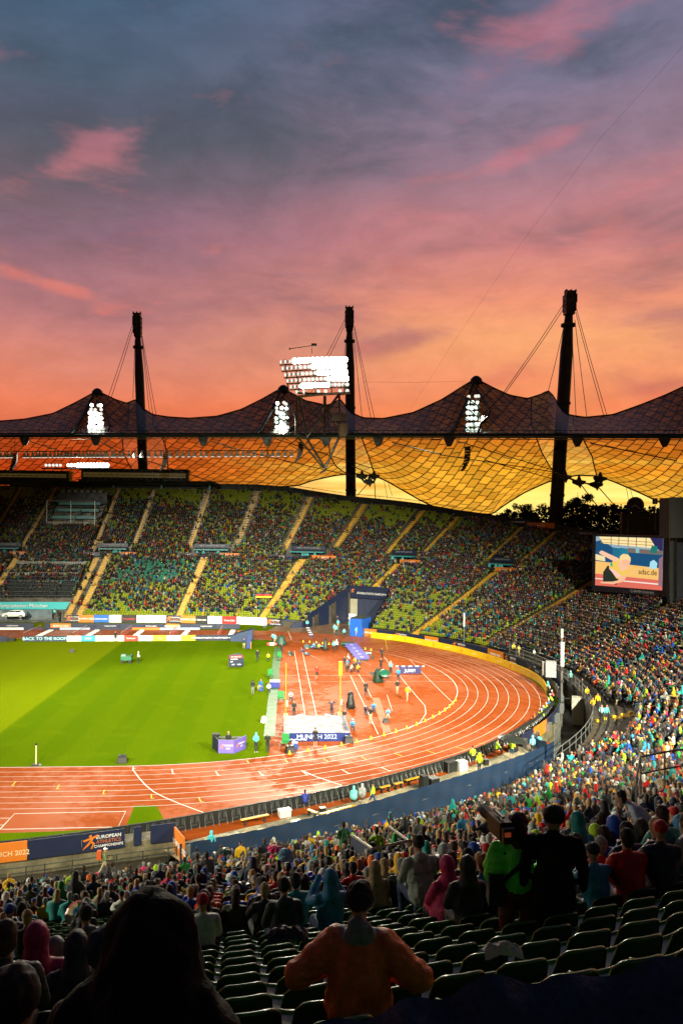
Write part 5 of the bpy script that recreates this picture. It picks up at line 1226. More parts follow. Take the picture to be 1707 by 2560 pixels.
# odds and ends left on the seats
def crumple(u, v, dep, r, m_, name, label, cat):
    p = atd(u, v, dep); mb = MB(); V = []; n = 14; G = []
    for i in range(n+1):
        row = []
        for j in range(n+1):
            a, b = -1+2*i/n, -1+2*j/n; h = NZ.noise(Vector((a*3.1, b*2.7, dep)))*.5+NZ.noise(Vector((a*8, b*8, 1)))*.3; k = max(0, 1-(a*a+b*b)*.6); row.append((p[0]+a*r*1.5, p[1]+b*r*.8, p[2]+r*(k*.9+h*.7*k)))
        G.append(row)
    mb.grid(G, flip=True); mb.build(name, m_, label=label, cat=cat)
crumple(1478, 2232, 11.6, .16, mat('silver_foil', (.55, .56, .55), .18, .6), 'rain_cape', 'crumpled silvery rain cape left over an empty seat', 'rain cape')
crumple(1255, 2385, 6.2, .10, mat('paper', (.5, .48, .42), .7), 'paper_bag', 'small crumpled paper bag lying on an empty green seat', 'paper bag')
crumple(720, 2345, 7.6, .13, mat('dark_bag', (.015, .015, .02), .5), 'cloth_bag', 'dark cloth bag dropped on the green seats beside the orange jacket', 'bag')
# ------------------------------------------------------------------ boards, track-side things and people on the field
NAVY, ORG = (.010, .016, .045), (.62, .17, .015)
def colmat(c_, rough=.45): return mat('paint_%d_%d_%d' % tuple(int(q*250) for q in c_), c_, rough, noise=.08, nscale=.8)
WHT = (.72, .72, .70)
def board(A, B, h, col, texts, label, grp=None, z0=0., flip=False, name='advertising_board', cat='board', th=.10, posts=True):
    """upright board between ground points A and B, its face towards the side the text is on"""
    A = np.array([A[0], A[1], z0]); B = np.array([B[0], B[1], z0]); t = (B-A); L = np.linalg.norm(t); t = t/L; n = np.array([t[1], -t[0], 0.])*(-1 if flip else 1)
    c_ = (A+B)/2; e = empty(name, tuple(c_), 0, label=label, cat=cat, group=grp)
    mb = MB(); ang = math.atan2(t[1], t[0]); mb.box((0, 0, h/2), (L-.03, th, h), rz=ang); mb.build('panel', colmat(col), e)
    for f in (-.4, .4): mb = MB(); mb.box((t[0]*L*f-n[0]*.25, t[1]*L*f-n[1]*.25, h*.35), (.06, .42, h*.7), rz=ang); mb.build('brace', lsteel, e)
    for (s_, size, tc_, fx, fz) in texts:
        p = c_+t*L*fx*(1 if not flip else -1)+n*(th/2+.012)+np.array([0, 0, h*fz])
        me = text_mesh(s_, size*h, .004, bold=.012*size*h); xs = [v.co.x for v in me.vertices]; me.materials.clear()
        M = face_mat(p-c_, n); me.transform(M); link('lettering', me, e, colmat(tc_))
    return e
def logo(e, p, n, sz, col=ORG):
    """orange running figure made of slanted strokes"""
    mb = MB(); M = face_mat(p, n)
    for poly in ([(-.5, .18), (.1, .34), (.5, .5), (.42, .3), (.1, .2), (-.4, .06)], [(.05, .2), (.2, .2), (-.1, -.2), (-.55, -.5), (-.3, -.2)], [(0, -.02), (.12, .06), (.3, -.1), (.1, -.45), (.02, -.42), (.14, -.12)], [(-.12, .4), (.02, .52), (.12, .4), (0, .3)]):
        mb.prism([(x*sz, y*sz) for x, y in poly], 0, .01, M=M)
    return mb.build('emblem', colmat(col), e)
def ptf(a): return np.array(a[:2])
EAC = lambda: [('EUROPEAN', .26, WHT, .12, .72), ('ATHLETICS', .26, (.45, .14, .04), .12, .47), ('CHAMPIONSHIPS', .2, WHT, .12, .24)]
def navyboard(A, B, h, label, grp, **k):
    e = board(A, B, h, NAVY, EAC(), label, grp, **k); t = np.array([B[0]-A[0], B[1]-A[1], 0.]); L = np.linalg.norm(t); t /= L; n = np.array([t[1], -t[0], 0.])*(-1 if k.get('flip') else 1)
    logo(e, t*L*-.30*(-1 if k.get('flip') else 1)+n*.065+np.array([0, 0, h*.5]), n, h*.8); return e
# first row of boards under the far stand
names = [('navy', None, 'navy board with the orange runner emblem at the foot of the wide stairs'), ('MUNICH 2022', (ORG, WHT), 'orange MUNICH 2022 board beside the first navy one below the far stand'), ('ticketmaster', ((.01, .12, .5), WHT), 'blue board reading ticketmaster below the far stand'), ('REGUPOL', (WHT, (.1, .3, .25)), 'white board with a small green REGUPOL below the far stand'), ('PowerBar', ((.01, .01, .01), (.5, .03, .02)), 'black board with red PowerBar lettering below the far stand'), ('MONDO', (WHT, (.02, .12, .3)), 'white board reading MONDO below the far stand'), ('- - - - -', (WHT, (.2, .35, .5)), 'white board with a faint blue line of writing below the far stand'), ('navy', None, 'navy emblem board between a white and an orange board below the far stand'), ('MUNICH 2022', (ORG, WHT), 'orange MUNICH 2022 board beside the black macron board'), ('macron', ((.01, .01, .01), WHT), 'black board reading macron below the far stand'), ('swatch', (WHT, (.35, .4, .3)), 'white board half covered by a dark green camera below the far stand'), ('Coca-Cola', ((.5, .01, .01), WHT), 'red board with white Coca-Cola script below the far stand'), ('JR', (WHT, (.1, .2, .3)), 'white board with two dark blue letters below the far stand'), ('BORNAN', (WHT, (.12, .12, .14)), 'white board reading BORNAN below the far stand'), ('navy', None, 'last navy emblem board beside the blue cloth at the tunnel end')]
ub = np.linspace(163, 702, 16)
def icu(u): c_ = [i for i in range(0, len(IC), 1) if 75 < SL[i] < 150]; P = np.array([(*(IC[i]-NOR[i]*.45), 0) for i in c_]); k = int(np.argmin(np.abs(proj(P)[0]-u))); return P[k]
for i, (nm, cc, lab) in enumerate(names):
    A, B = icu(ub[i]), icu(ub[i+1])
    if cc is None: navyboard(A, B, 1.5, lab, 'boards at the foot of the far stand')
    else: board(A, B, 1.5, cc[0], [(nm, .42 if len(nm) < 9 else .34, cc[1], 0, .48)], lab, 'boards at the foot of the far stand')
# second row across the far verge
ub = [-60, 5, 50, 85, 112, 127, 178, 240, 300, 368, 385, 415, 449, 480, 540, 600]; lab2 = ['first', 'second', 'third', 'fourth', 'fifth', 'sixth', 'seventh', 'eighth', 'ninth', 'tenth', 'eleventh', 'twelfth', 'thirteenth', 'fourteenth', 'fifteenth']
for i in range(15):
    if i == 3: continue
    org = i in (5, 11)
    A, B = atz(ub[i], 1570.5+i*.12), atz(ub[i+1], 1570.5+(i+1)*.12)
    board(A, B, .95, ORG if org else NAVY, [('MUNICH 2022', .5, WHT, 0, .5)] if org else ([('CHAMPIONSHIPS', .3, WHT, .1, .5)] if i % 2 else []), f"{'orange' if org else 'navy'} board, {lab2[i]} in the low row across the far verge", 'low boards on the far grass verge')
# strip of low white and blue boards in front of them
mbx = [(0, 60, WHT), (60, 150, NAVY), (150, 225, (.3, .4, .55)), (225, 330, NAVY), (330, 400, ORG), (400, 500, (.25, .35, .5))]
for i, (a, b, c_) in enumerate(mbx):
    board(atz(a, 1574.5), atz(b, 1574.5), .42, c_, [], f"{ordw(i)} knee-high board of the strip in front of the far verge row", 'knee-high boards on the far verge')
# third row at the edge of the grass
third = [(-60, 20, NAVY, 'MUNICH 2022', (.1, .4, .45), 'navy board ending in MUNICH 2022 at the cut edge of the pitch row'), (61, 168, NAVY, 'BACK TO THE ROOFS', (.35, .65, .75), 'long navy board reading BACK TO THE ROOFS'), (168, 204, WHT, 'SPAR', (.5, .03, .02), 'white board with red SPAR lettering at the pitch edge'), (204, 239, (.02, .3, .55), 'BMW', WHT, 'sky blue board with a round white mark at the pitch edge'), (239, 311, WHT, 'Allianz', (.3, .4, .5), 'long white board with pale Allianz lettering at the pitch edge'), (311, 346, (.6, .03, .01), 'Sparkasse', WHT, 'red Sparkasse board at the pitch edge'), (346, 382, WHT, 'TOYO TIRES', (.03, .05, .3), 'white board reading TOYO TIRES at the pitch edge'), (382, 417, (.72, .5, .02), 'ALE', (.8, .7, .3), 'yellow board between TOYO TIRES and a white board'), (417, 453, WHT, 'EUROPE', (.4, .2, .2), 'white board with faint grey lettering beside the ADAC board'), (453, 489, (.75, .58, .02), 'ADAC', (.01, .01, .01), 'yellow board with black ADAC lettering'), (489, 594, NAVY, 'EUROPEAN ATHLETICS CHAMPIONSHIPS MUNICH 2022', WHT, 'long navy board reading EUROPEAN ATHLETICS CHAMPIONSHIPS at the pitch edge')]
for a, b, c_, t_, tc_, lab in third:
    v0, v1 = 1604.5-a*.006, 1604.5-b*.006; e = board(atz(a, v0), atz(b, v1), .95, c_, [(t_, {107: .80, 105: .36}.get(b-a, .5 if len(t_) < 9 else .4), tc_, 0, .5)], lab, 'boards along the far edge of the pitch')
# blue cloth barrier at the tunnel end, and the steward there
# long yellow board round the bend and the navy row behind it
YB = [atz(u, v) for u, v in zip([927, 1000, 1060, 1120, 1180, 1230, 1280, 1315, 1340, 1356, 1365], [1594, 1603, 1614, 1626, 1641, 1656, 1675, 1690, 1704, 1718, 1736])]
YB = [a[:2] for a in YB]; YC = smooth_poly(catmull(YB), 3)
e = empty('advertising_board', label='long yellow advertising board curving round the bend of the track', cat='board')
T_ = np.gradient(YC, axis=0); T_ /= np.linalg.norm(T_, axis=1)[:, None]; Nn = np.stack([T_[:, 1], -T_[:, 0]], 1)
mb = MB(); O = YC-Nn*.1
mb.grid([[(a[0], a[1], z) for z in (0, 1.0)] for a in YC], flip=True); mb.grid([[(a[0], a[1], z) for z in (0, 1.0)] for a in O]); mb.grid([[(a[0], a[1], 1.0), (b[0], b[1], 1.0)] for a, b in zip(YC, O)], flip=True)
mb.build('panel', colmat((.78, .52, .012)), e)
for j in range(8, len(YC)-4, 7):
    p = np.array([YC[j][0], YC[j][1], .5]); n = np.array([Nn[j][0], Nn[j][1], 0])
    if (j//7) % 2: me = text_mesh('spar life', .38, .004)
    else: me = text_mesh('@', .62, .004)
    me.materials.clear(); me.transform(face_mat(p+n*.012-0*p, n)); link('lettering', me, e, colmat((.85, .75, .35) if (j//7) % 2 else (.8, .22, .02)))
bk2 = [(905, 1574, 45, ORG, 'MUNICH 2022'), (950, 0, 0, 0, 0)]
seq = [(905, 1576), (945, 1583), (982, 1589), (1018, 1594), (1060, 1600), (1092, 1606), (1126, 1612), (1165, 1621), (1207, 1634), (1240, 1646), (1275, 1660), (1310, 1676)]
kinds = ['O', 'D', 'N', 'D', 'O', 'D', 'N', 'D', 'O', 'N', 'D']
for i in range(11):
    A, B = atz(seq[i][0], seq[i][1]+9, 0.0), atz(seq[i+1][0], seq[i+1][1]+9, 0.0); k = kinds[i]
    rr = 48.9; A = A[:2]/np.linalg.norm(A[:2])*rr; B = B[:2]/np.linalg.norm(B[:2])*rr
    lab = f"{'orange' if k == 'O' else 'navy'} board, {ordw(i)} from the tunnel in the row behind the curved yellow board"
    if k == 'N': navyboard(A, B, 1.35, lab, 'boards behind the curved yellow board')
    else: board(A, B, 1.35, ORG if k == 'O' else NAVY, [('MUNICH 2022', .34, WHT, 0, .5)] if k == 'O' else [], lab, 'boards behind the curved yellow board')
# boards on the inner ditch wall at the right
for i, (a0, a1, k) in enumerate(((6, -2, 'N'), (-2.2, -9, 'D'), (-9.2, -16, 'N'), (-16.2, -22, 'D'), (-22.2, -27.5, 'N'), (-27.7, -32.5, 'D'), (-32.7, -37.5, 'O'), (-37.7, -41, 'D'))):
    A, B = [(48.5*math.cos(R(a)), 48.5*math.sin(R(a))) for a in (a0, a1)]
    lab = f"{'orange' if k == 'O' else 'navy'} board, {ordw(i)} of the row on top of the concrete ditch wall"
    f = navyboard if k == 'N' else None
    if f: f(A, B, 1.2, lab, 'boards on the ditch wall', flip=False)
    else: board(A, B, 1.2, ORG if k == 'O' else NAVY, [('MUNICH 2022', .3, WHT, 0, .5)] if k == 'O' else [], lab, 'boards on the ditch wall')
# ---- LED advertising fence seen from behind
LEDP = []
acc = np.r_[0, np.cumsum(np.linalg.norm(np.diff(FEN, axis=0), axis=1))]; nled = int(acc[-1]/1.0)
mbp = MB(); mbp.box((0, 0, .48), (.97, .14, .92)); lp = mbp.mesh('panel'); lp.materials.append(mat('led_casing', (.012, .014, .012), .5, noise=.3, nscale=3))
mbp = MB(); mbp.box((-.2, -.10, .62), (.24, .06, .42)); mbp.box((.2, -.10, .62), (.24, .06, .42)); mbp.box((0, -.10, .25), (.5, .05, .10)); lq = mbp.mesh('power_unit'); lq.materials.append(mat('power_grey', (.07, .08, .08), .35, .5))
mbp = MB(); mbp.tube([(-.3, -.12, .06), (-.3, -.42, .03), (-.3, -.06, .78)], .018, 4); mbp.tube([(.3, -.12, .06), (.3, -.42, .03), (.3, -.06, .78)], .018, 4); lr_ = mbp.mesh('brace'); lr_.materials.append(lsteel)
for i in range(nled):
    x0 = np.array([np.interp(i+.5, acc, FEN[:, k]) for k in (0, 1)]); x1 = np.array([np.interp(i+.7, acc, FEN[:, k]) for k in (0, 1)]); t = x1-x0
    e = empty('led_panel', (x0[0], x0[1], .012), math.atan2(t[1], t[0]), label='black back of an advertising screen panel standing in the curved trackside fence', cat='led panel', group='advertising screen panels along the near track edge')
    link('panel', lp, e); link('power_unit', lq, e); link('brace', lr_, e)
# blue cloth fence along the concrete path
def cloth_wall(name, pts, z0, z1, m_, label, amp=.05, cat='cloth fence'):
    P = smooth_poly(catmull(pts, .35), 3); T = np.gradient(P, axis=0); T /= np.linalg.norm(T, axis=1)[:, None]; N_ = np.stack([T[:, 1], -T[:, 0]], 1)
    mb = MB(); G = [[], []]
    for side in (0, 1):
        for i, (p, n) in enumerate(zip(P, N_)):
            row = []
            for j in range(7):
                f = j/6; w_ = amp*(math.sin(i*1.3)+.6*math.sin(i*.47+j))*(.3+.7*math.sin(math.pi*min(f, .98))); q = p+n*(w_+side*.03)
                row.append((q[0], q[1], z0+(z1-z0)*f-(.05*math.sin(i*.9)**2 if j == 6 else 0)))
            G[side].append(row)
    mb.grid(G[0]); mb.grid(G[1], flip=True); return mb.build(name, m_, smooth=True, label=label, cat=cat)
blue = mat('blue_cloth', (.006, .022, .055), .45, noise=.3, nscale=2, bump=.2)
cloth_wall('cloth_fence', [(c_[0], c_[1]) for c_ in CL[::6]], -1.1, 1.05, blue, 'long dark blue cloth fence between the concrete path and the near crowd')
# near left concrete wall with its banners and gangway rail
WL = [atz(u, v, -.3)[:2] for u, v in ((-120, 2205), (0, 2191), (150, 2172), (300, 2150), (437, 2133))]
WLs = smooth_poly(catmull(WL), 3)
ring('gangway_floor', [(a[0]-1, a[1]-3.2) for a in WLs], WLs, -.38, MATS['stand_concrete'])
mb = MB(); T = np.gradient(WLs, axis=0); T /= np.linalg.norm(T, axis=1)[:, None]; Nw = np.stack([-T[:, 1], T[:, 0]], 1)
mb.grid([[(a[0], a[1], z) for z in (-.6, .75)] for a in WLs]); mb.grid([[(a[0], a[1], .75), (a[0]+n[0]*1.4, a[1]+n[1]*1.4, .75)] for a, n in zip(WLs, Nw)]); mb.grid([[(a[0]+n[0]*1.4, a[1]+n[1]*1.4, z) for z in (-.6, .75)] for a, n in zip(WLs, Nw)], flip=True)
mb.build('retaining_wall', MATS['wall_concrete'], kind='structure')
wacc = np.r_[0, np.cumsum(np.linalg.norm(np.diff(WLs, axis=0), axis=1))]
def wpt(u): # point on wall line under pixel column u
    k = int(np.argmin([abs(proj((a[0], a[1], .8))[0]-u) for a in WLs])); return WLs[k]
for a, b, k, lab in ((-110, 75, 'O', 'orange banner ending in MUNICH 2022 on the near concrete wall'), (80, 199, 'D', 'plain navy banner between the orange one and the emblem banner on the near wall'), (205, 320, 'N', 'navy banner with the orange runner and EUROPEAN ATHLETICS CHAMPIONSHIPS'), (325, 350, 'D', 'narrow navy banner beside a black pillar on the near wall'), (368, 435, 'D', 'navy banner next to the slanting orange one')):
    A, B = wpt(a), wpt(b); A = A+(-.12)*Nw[0]; B = B+(-.12)*Nw[0]; h = 1.15
    if k == 'N': navyboard(A, B, h, lab, 'banners on the near concrete wall', z0=.55, name='banner', cat='banner')
    else: board(A, B, h, ORG if k == 'O' else NAVY, [('MUNICH 2022', .36, (.8, .55, .3), .22, .42)] if k == 'O' else [], lab, 'banners on the near concrete wall', z0=.55, name='banner', cat='banner')
pA = atz(437, 2066, 1.5); pB = atz(461, 2140, .4)
board(pA[:2], pB[:2], 1.75, ORG, [('MUNICH 2022', .28, WHT, 0, .5)], 'tall orange banner slanting away at the end of the near wall', z0=-.25, name='banner', cat='banner')
e = empty('railing', label='grey two-bar railing along the gangway below the near banners', cat='railing'); gp = [wpt(u)-1.15*Nw[0] for u in (-100, 0, 60, 120, 180, 240, 300, 360, 410, 440)]
for zz, nm in ((.55, 'top_rail'), (.2, 'mid_rail')): mb = MB(); mb.tube([(a[0], a[1], zz) for a in gp], .03, 5); mb.build(nm, steel, e)
for a in gp: mb = MB(); mb.tube([(a[0], a[1], -.4), (a[0], a[1], .6)], .035, 5); mb.build('post', steel, e)
p = atz(262, 2194, -.38); person((p[0], p[1], -.38), -math.pi/2+.2, (.16, .2, .08), 'man in olive rain jacket and cap walking along the gangway with an orange backpack', 'standing', hair='white cap', tr='beige', hat='cap', arms='front', stride=.9, scale=1.0, vox=.022)
mb = MB(); mb.box((p[0]-.32, p[1]-.02, 1.0), (.3, .34, .5), taper=.8); mb.build('backpack', mat('orange_bag', (.5, .08, .01), .5), label='orange backpack worn by the man walking along the gangway', cat='backpack')
# ---- pole vault landing mat
pv = empty('landing_mat', label='large pole vault landing mat with a pale top and blue skirt reading MUNICH 2022', cat='mat')
c0, c1, c2, c3 = atz(706, 1858), atz(878, 1857), atz(868, 1797, .0), atz(712, 1795, .0)
x0, x1, y0, y1 = c0[0]+.1, c1[0]-.1, -29.3, -22.6
mb = MB(); mb.box(((x0+x1)/2, (y0+y1)/2, .42), (x1-x0, y1-y0, .82)); mb.build('blue_skirt', mat('blue_vinyl', (.012, .025, .13), .35, noise=.2, nscale=2, bump=.4), pv)
P = [[(x0-.03+(x1-x0+.06)*i/24, y0-.03+(y1-y0+.06)*j/24, .86+.02*math.sin(i*1.1)*math.sin(j*.8)-(.03 if i in (0, 24) or j in (0, 24) else 0)) for j in range(25)] for i in range(25)]
mb = MB(); mb.grid(P, flip=True); mb.build('top_cover', mat('mat_cover', (.13, .13, .17), .5, noise=.25, nscale=1.2, bump=.3), pv, smooth=True)
for sx in (-1, 1): mb = MB(); mb.prism([(0, 0), (1.9*1, 0), (.2, 1.7), (0, 1.7)] if sx > 0 else [(0, 0), (-1.9, 0), (-.2, 1.7), (0, 1.7)], 0, .62, M=Matrix.Translation(((x0+x1)/2+sx*1.1, y1, .02))); mb.build('front_pad', MATS['blue_vinyl'], pv)
lettering('MUNICH 2022', .62, ((x0+x1)/2, y0-.008, .44), (0, -1, 0), mat('pale_print', (.45, .55, .75), .5), pv)
mb = MB()
for i in range(10): mb.box((x0+.6+i*.17, y0-.012, .2+.03*math.sin(i*2)), (.12, .012, .14))
mb.build('sponsor_print', mat('pale_print', (.45, .55, .75), .5), pv)
for (u, v, lab) in ((714, 1796, 'orange pole vault upright nearer the grass'), (850, 1792, 'orange pole vault upright nearer the bend with an orange padded top')):
    q = atz(u, v); e = empty('vault_upright', (q[0], q[1], 0), label=lab, cat='vault upright'); mb = MB(); mb.box((0, 0, 2.9), (.11, .11, 5.8)); mb.build('column', mat('orange_paint', (.55, .2, .008), .4), e)
    mb = MB(); mb.box((0, 0, .15), (.5, 2.0, .3)); mb.build('base', mat('orange_paint', (.55, .2, .008), .4), e)
    mb = MB(); mb.box((0, .02, 5.2 if u > 800 else 5.6), (.42 if u > 800 else .1, .3, 1.5 if u > 800 else .5)); mb.build('pad', mat('orange_paint', (.55, .2, .008), .4), e)
    mb = MB(); mb.box((.15, 0, 1.6), (.1, .12, .6)); mb.build('height_gauge', WHT and mat('white_paint', (.78, .76, .72), .5), e)
# ---- people on and around the field
TQ, BLK, NV = (.12, .55, .55), (.012, .013, .015), (.014, .022, .06)
def fp(u, v, jc, label, kind='standing', face=0., z=0., **k):
    q = atz(u, v, z); return person((q[0], q[1], z+.012), math.pi+face if face is not None else rnd.uniform(0, 6), jc, label, kind, vox=.03, **k)
fp(610, 1623, NV, 'official in navy top and beige trousers by the dark blue tent', tr='beige', hat='hair', arms='down')
fp(643.5, 1654, BLK, 'person all in black standing on the grass near the results board', hat='hair', arms='down')
fp(671, 1652, (.6, .5, .02), 'photographer in yellow top crouching at the edge of the grass', 'kneeling', hat='hair')
fp(682, 1608, TQ, 'helper in turquoise jacket at the corner of the grass', hat='cap', hair='black cap', arms='front')
fp(687, 1611, TQ, 'second turquoise helper half hidden beside the red and white roll', hat='hair', arms='down', tr='beige')
fp(704, 1637, BLK, 'person in black walking in front of the draped camera', hat='hair', arms='swing', stride=.5)
fp(632, 1737, BLK, 'person in black hood and grey trousers standing alone on the grass', hat='hood', arms='front', tr='grey')
fp(672, 1731, WHT, 'person in white kneeling by the blue officials table', 'kneeling', hat='hair')
fp(792, 1698, (.55, .02, .02), 'athlete in red vest jogging along the run-up', hat='hair', arms='swing', stride=.7, shorts=True)
fp(735, 1793, BLK, 'official in dark coat standing behind the mat by the grass side upright', z=.0, hat='hair', arms='front')
fp(829, 1792, NV, 'official in navy with both hands raised to the head behind the mat', hat='hair', arms='head')
fp(727, 1752, (.5, .48, .45), 'person in pale jacket crouching behind the upright near the grass', 'kneeling', hat='hair')
fp(788, 1867, BLK, 'camera operator in black with bare calves in front of the blue mat skirt', hat='cap', hair='black cap', arms='camera', shorts=True, sh='white')
fp(640, 1881, (.08, .5, .55), 'helper in turquoise hooded jacket and black trousers near the angled desk', hat='hood', arms='front', sh='white')
fp(669, 1881, BLK, 'person in black with white cap holding a bag beside the turquoise helper', hat='cap', hair='white cap', arms='carry')
fp(914, 1788, (.03, .02, .05), 'dark clad person squatting beside the orange strip', 'kneeling', hat='hair')
fp(926, 1808, BLK, 'person in black top and white trousers filming on the red surface', hat='hair', arms='camera', tr='beige', sh='white')
fp(933, 1781, (.02, .18, .5), 'person in blue vest squatting on the red surface', 'kneeling', hat='hair')
fp(969, 1796, (.1, .35, .55), 'athlete in blue and white sitting on the ground', 'kneeling', hat='hair', tr='beige')
fp(881, 1826, (.03, .25, .55), 'photographer in blue vest and white cap crouching at the corner of the mat', 'kneeling', hat='cap', hair='white cap')
fp(860, 1800, BLK, 'person in black crouching between mat and upright', 'kneeling', hat='beanie', hair='black beanie')
fp(834, 1630, (.1, .45, .42), 'helper in teal rain cape beside the athletes bench', hat='hood', arms='front')
fp(841, 1627, WHT, 'helper in white rain cape next to the teal one', hat='hood', arms='down')
fp(954, 1649, BLK, 'tall person in black walking near the lane marker cones', hat='hair', arms='swing', stride=.6)
fp(952, 1676, BLK, 'camera operator in black behind the green umbrella', hat='hair', arms='camera')
fp(976, 1685, (.12, .58, .6), 'helper in turquoise jacket with white cap by the JUMP board', hat='cap', hair='white cap', arms='front')
fp(995, 1704, (.02, .2, .55), 'person in bright blue bib near the JUMP board', hat='hair', arms='front')
fp(993, 1736, BLK, 'athlete in black jacket and yellow leggings walking', hat='hair', arms='swing', stride=.5, tr='beige')
fp(1018, 1751, (.7, .42, .02), 'athlete in yellow kit striding across the red surface', hat='hair', arms='swing', stride=.8, shorts=True, tr='beige', sh='white')
fp(954, 1706, BLK, 'person in black sitting in the camera rig beneath the green umbrella', 'kneeling', hat='hair')
fp(914, 1740, BLK, 'official in dark raincoat behind a small trolley', hat='beanie', hair='black beanie', coat=True, arms='front')
for i, (u, v) in enumerate(((836, 1583), (840, 1587), (845, 1571), (860, 1595), (874, 1575), (886, 1574), (891, 1591), (768, 1572))):
    fp(u, v, TQ, ['helper in turquoise at the outer lane before the tunnel floor', 'turquoise helper just in front of the first one', 'turquoise helper nearest the tunnel curtain', 'turquoise helper alone on the track lanes', 'turquoise helper in the middle of the tunnel floor', 'turquoise helper beside the white screen wall', 'turquoise helper at the corner of the blue box', 'turquoise steward alone at the end of the blue cloth'][i], hat='hair', arms='down', tr='dark' if i % 2 else 'beige')
fp(869, 1566, BLK, 'person in black standing inside the tunnel mouth', hat='hair', arms='down')
fp(843, 1562, NV, 'person in navy beside a camera in the tunnel mouth', hat='hair', arms='camera')
for i, (u, v, c_) in enumerate(((862, 1660, (.03, .03, .04)), (870, 1668, (.02, .2, .45)), (866, 1676, (.1, .1, .1)), (876, 1681, (.5, .48, .4)), (884, 1675, BLK), (893, 1681, (.65, .42, .02)), (898, 1670, (.03, .08, .2)), (889, 1663, (.55, .4, .05)), (873, 1655, (.4, .4, .42)))):
    fp(u, v, c_, ['athlete in charcoal', 'athlete in blue', 'athlete in dark grey', 'athlete in cream white', 'athlete in black', 'athlete in yellow', 'athlete in navy', 'athlete in mustard', 'athlete in pale grey'][i]+' sitting in the huddle at the end of the benches', 'kneeling', hat='hair', hair=rnd.choice(['dark hair', 'brown hair', 'blond hair']), face=rnd.uniform(-1, 1))
for i, (u, v, c_) in enumerate(((784, 1624, (.1, .3, .5)), (792, 1622, (.05, .05, .06)), (797, 1626, (.5, .45, .1)))):
    fp(u, v, c_, ['person in blue', 'person in black', 'person in mustard'][i]+' crouching among the vaulting bags', 'kneeling', hat='hair')
# beside and behind the fence
LV = (.45, .72, .02)
fp(1181, 1917, LV, 'steward in lime vest and black trousers behind the screen fence by the flight case', face=math.pi, hat='cap', hair='black cap', arms='front')
fp(1197, 1936, LV, 'steward in lime vest with blue hood walking on the wet path', face=math.pi, hat='hood', arms='swing', stride=.5)
fp(1242, 1886, LV, 'steward in lime vest sitting sideways at the screen fence', 'seated', face=math.pi*.5, hat='hair', arms='lap')
fp(1279, 1899, LV, 'man in lime vest, blue shorts and bare calves on the wet path', face=math.pi*.8, hat='hair', arms='front', tr='jeans', shorts=True)
fp(1330, 1889, (.18, .6, .68), 'helper in pale turquoise cape standing beside the blue cloth corner', face=math.pi, hat='hood', arms='down')
fp(1339, 1884, NV, 'person in navy jacket between two turquoise helpers', face=math.pi, hat='hair', arms='front')
fp(1346, 1884, (.08, .5, .58), 'helper in turquoise jacket closest to the metal gate', face=math.pi, hat='hair', arms='front')
fp(932, 2018, LV, 'steward in lime vest with blue sleeves walking along the wet path', face=-math.pi*.5, hat='cap', hair='black cap', arms='swing', stride=.7, tr='jeans', shorts=True)
fp(762, 2022, (.015, .03, .22), 'judge in royal blue coat on a white stool by the screen fence', 'seated', face=math.pi*1.0, hat='hair', arms='lap', hair='dark hair')
fp(884, 2012, (.15, .5, .48), 'judge in teal rain cape sitting on a folding chair', 'seated', face=math.pi, hat='hood', arms='lap', poncho=True)
fp(905, 2006, (.35, .37, .36), 'judge in grey clear rain cape sitting beside the teal one', 'seated', face=math.pi, hat='hood', arms='lap', poncho=True)
q = atz(528, 2148, -.3); person((q[0], q[1], -.3), .0, (.08, .5, .55), 'steward in turquoise hooded jacket and beige trousers against the blue cloth', 'standing', tr='beige', hat='hood', arms='down', vox=.024)
for i, (u, v) in enumerate(((1373, 1729), (1378, 1742), (1384, 1752), (1380, 1762), (1376, 1775), (1370, 1785), (1363, 1793), (1358, 1801), (1340, 1815))):
    c_ = [(.12, .55, .6), BLK, (.4, .1, .1), (.35, .6, .05), (.05, .2, .3), LV, (.02, .15, .4), LV, (.6, .1, .02)][i]
    fp(u, v, c_, ['photographer in turquoise cape', 'photographer in black', 'photographer in dark red', 'photographer in green bib', 'photographer in dark teal', 'photographer in lime bib', 'photographer in blue jacket', 'photographer in wide lime vest', 'photographer in orange trousers'][i]+f', {ordw(i)} down the row squatting behind the bend', 'kneeling', face=-math.pi*.6, hat=rnd.choice(['hood', 'hair', 'cap']), hair='white cap')
fp(1336, 1663, (.15, .58, .62), 'steward in turquoise cape at the end of the yellow board', hat='hood', arms='front')
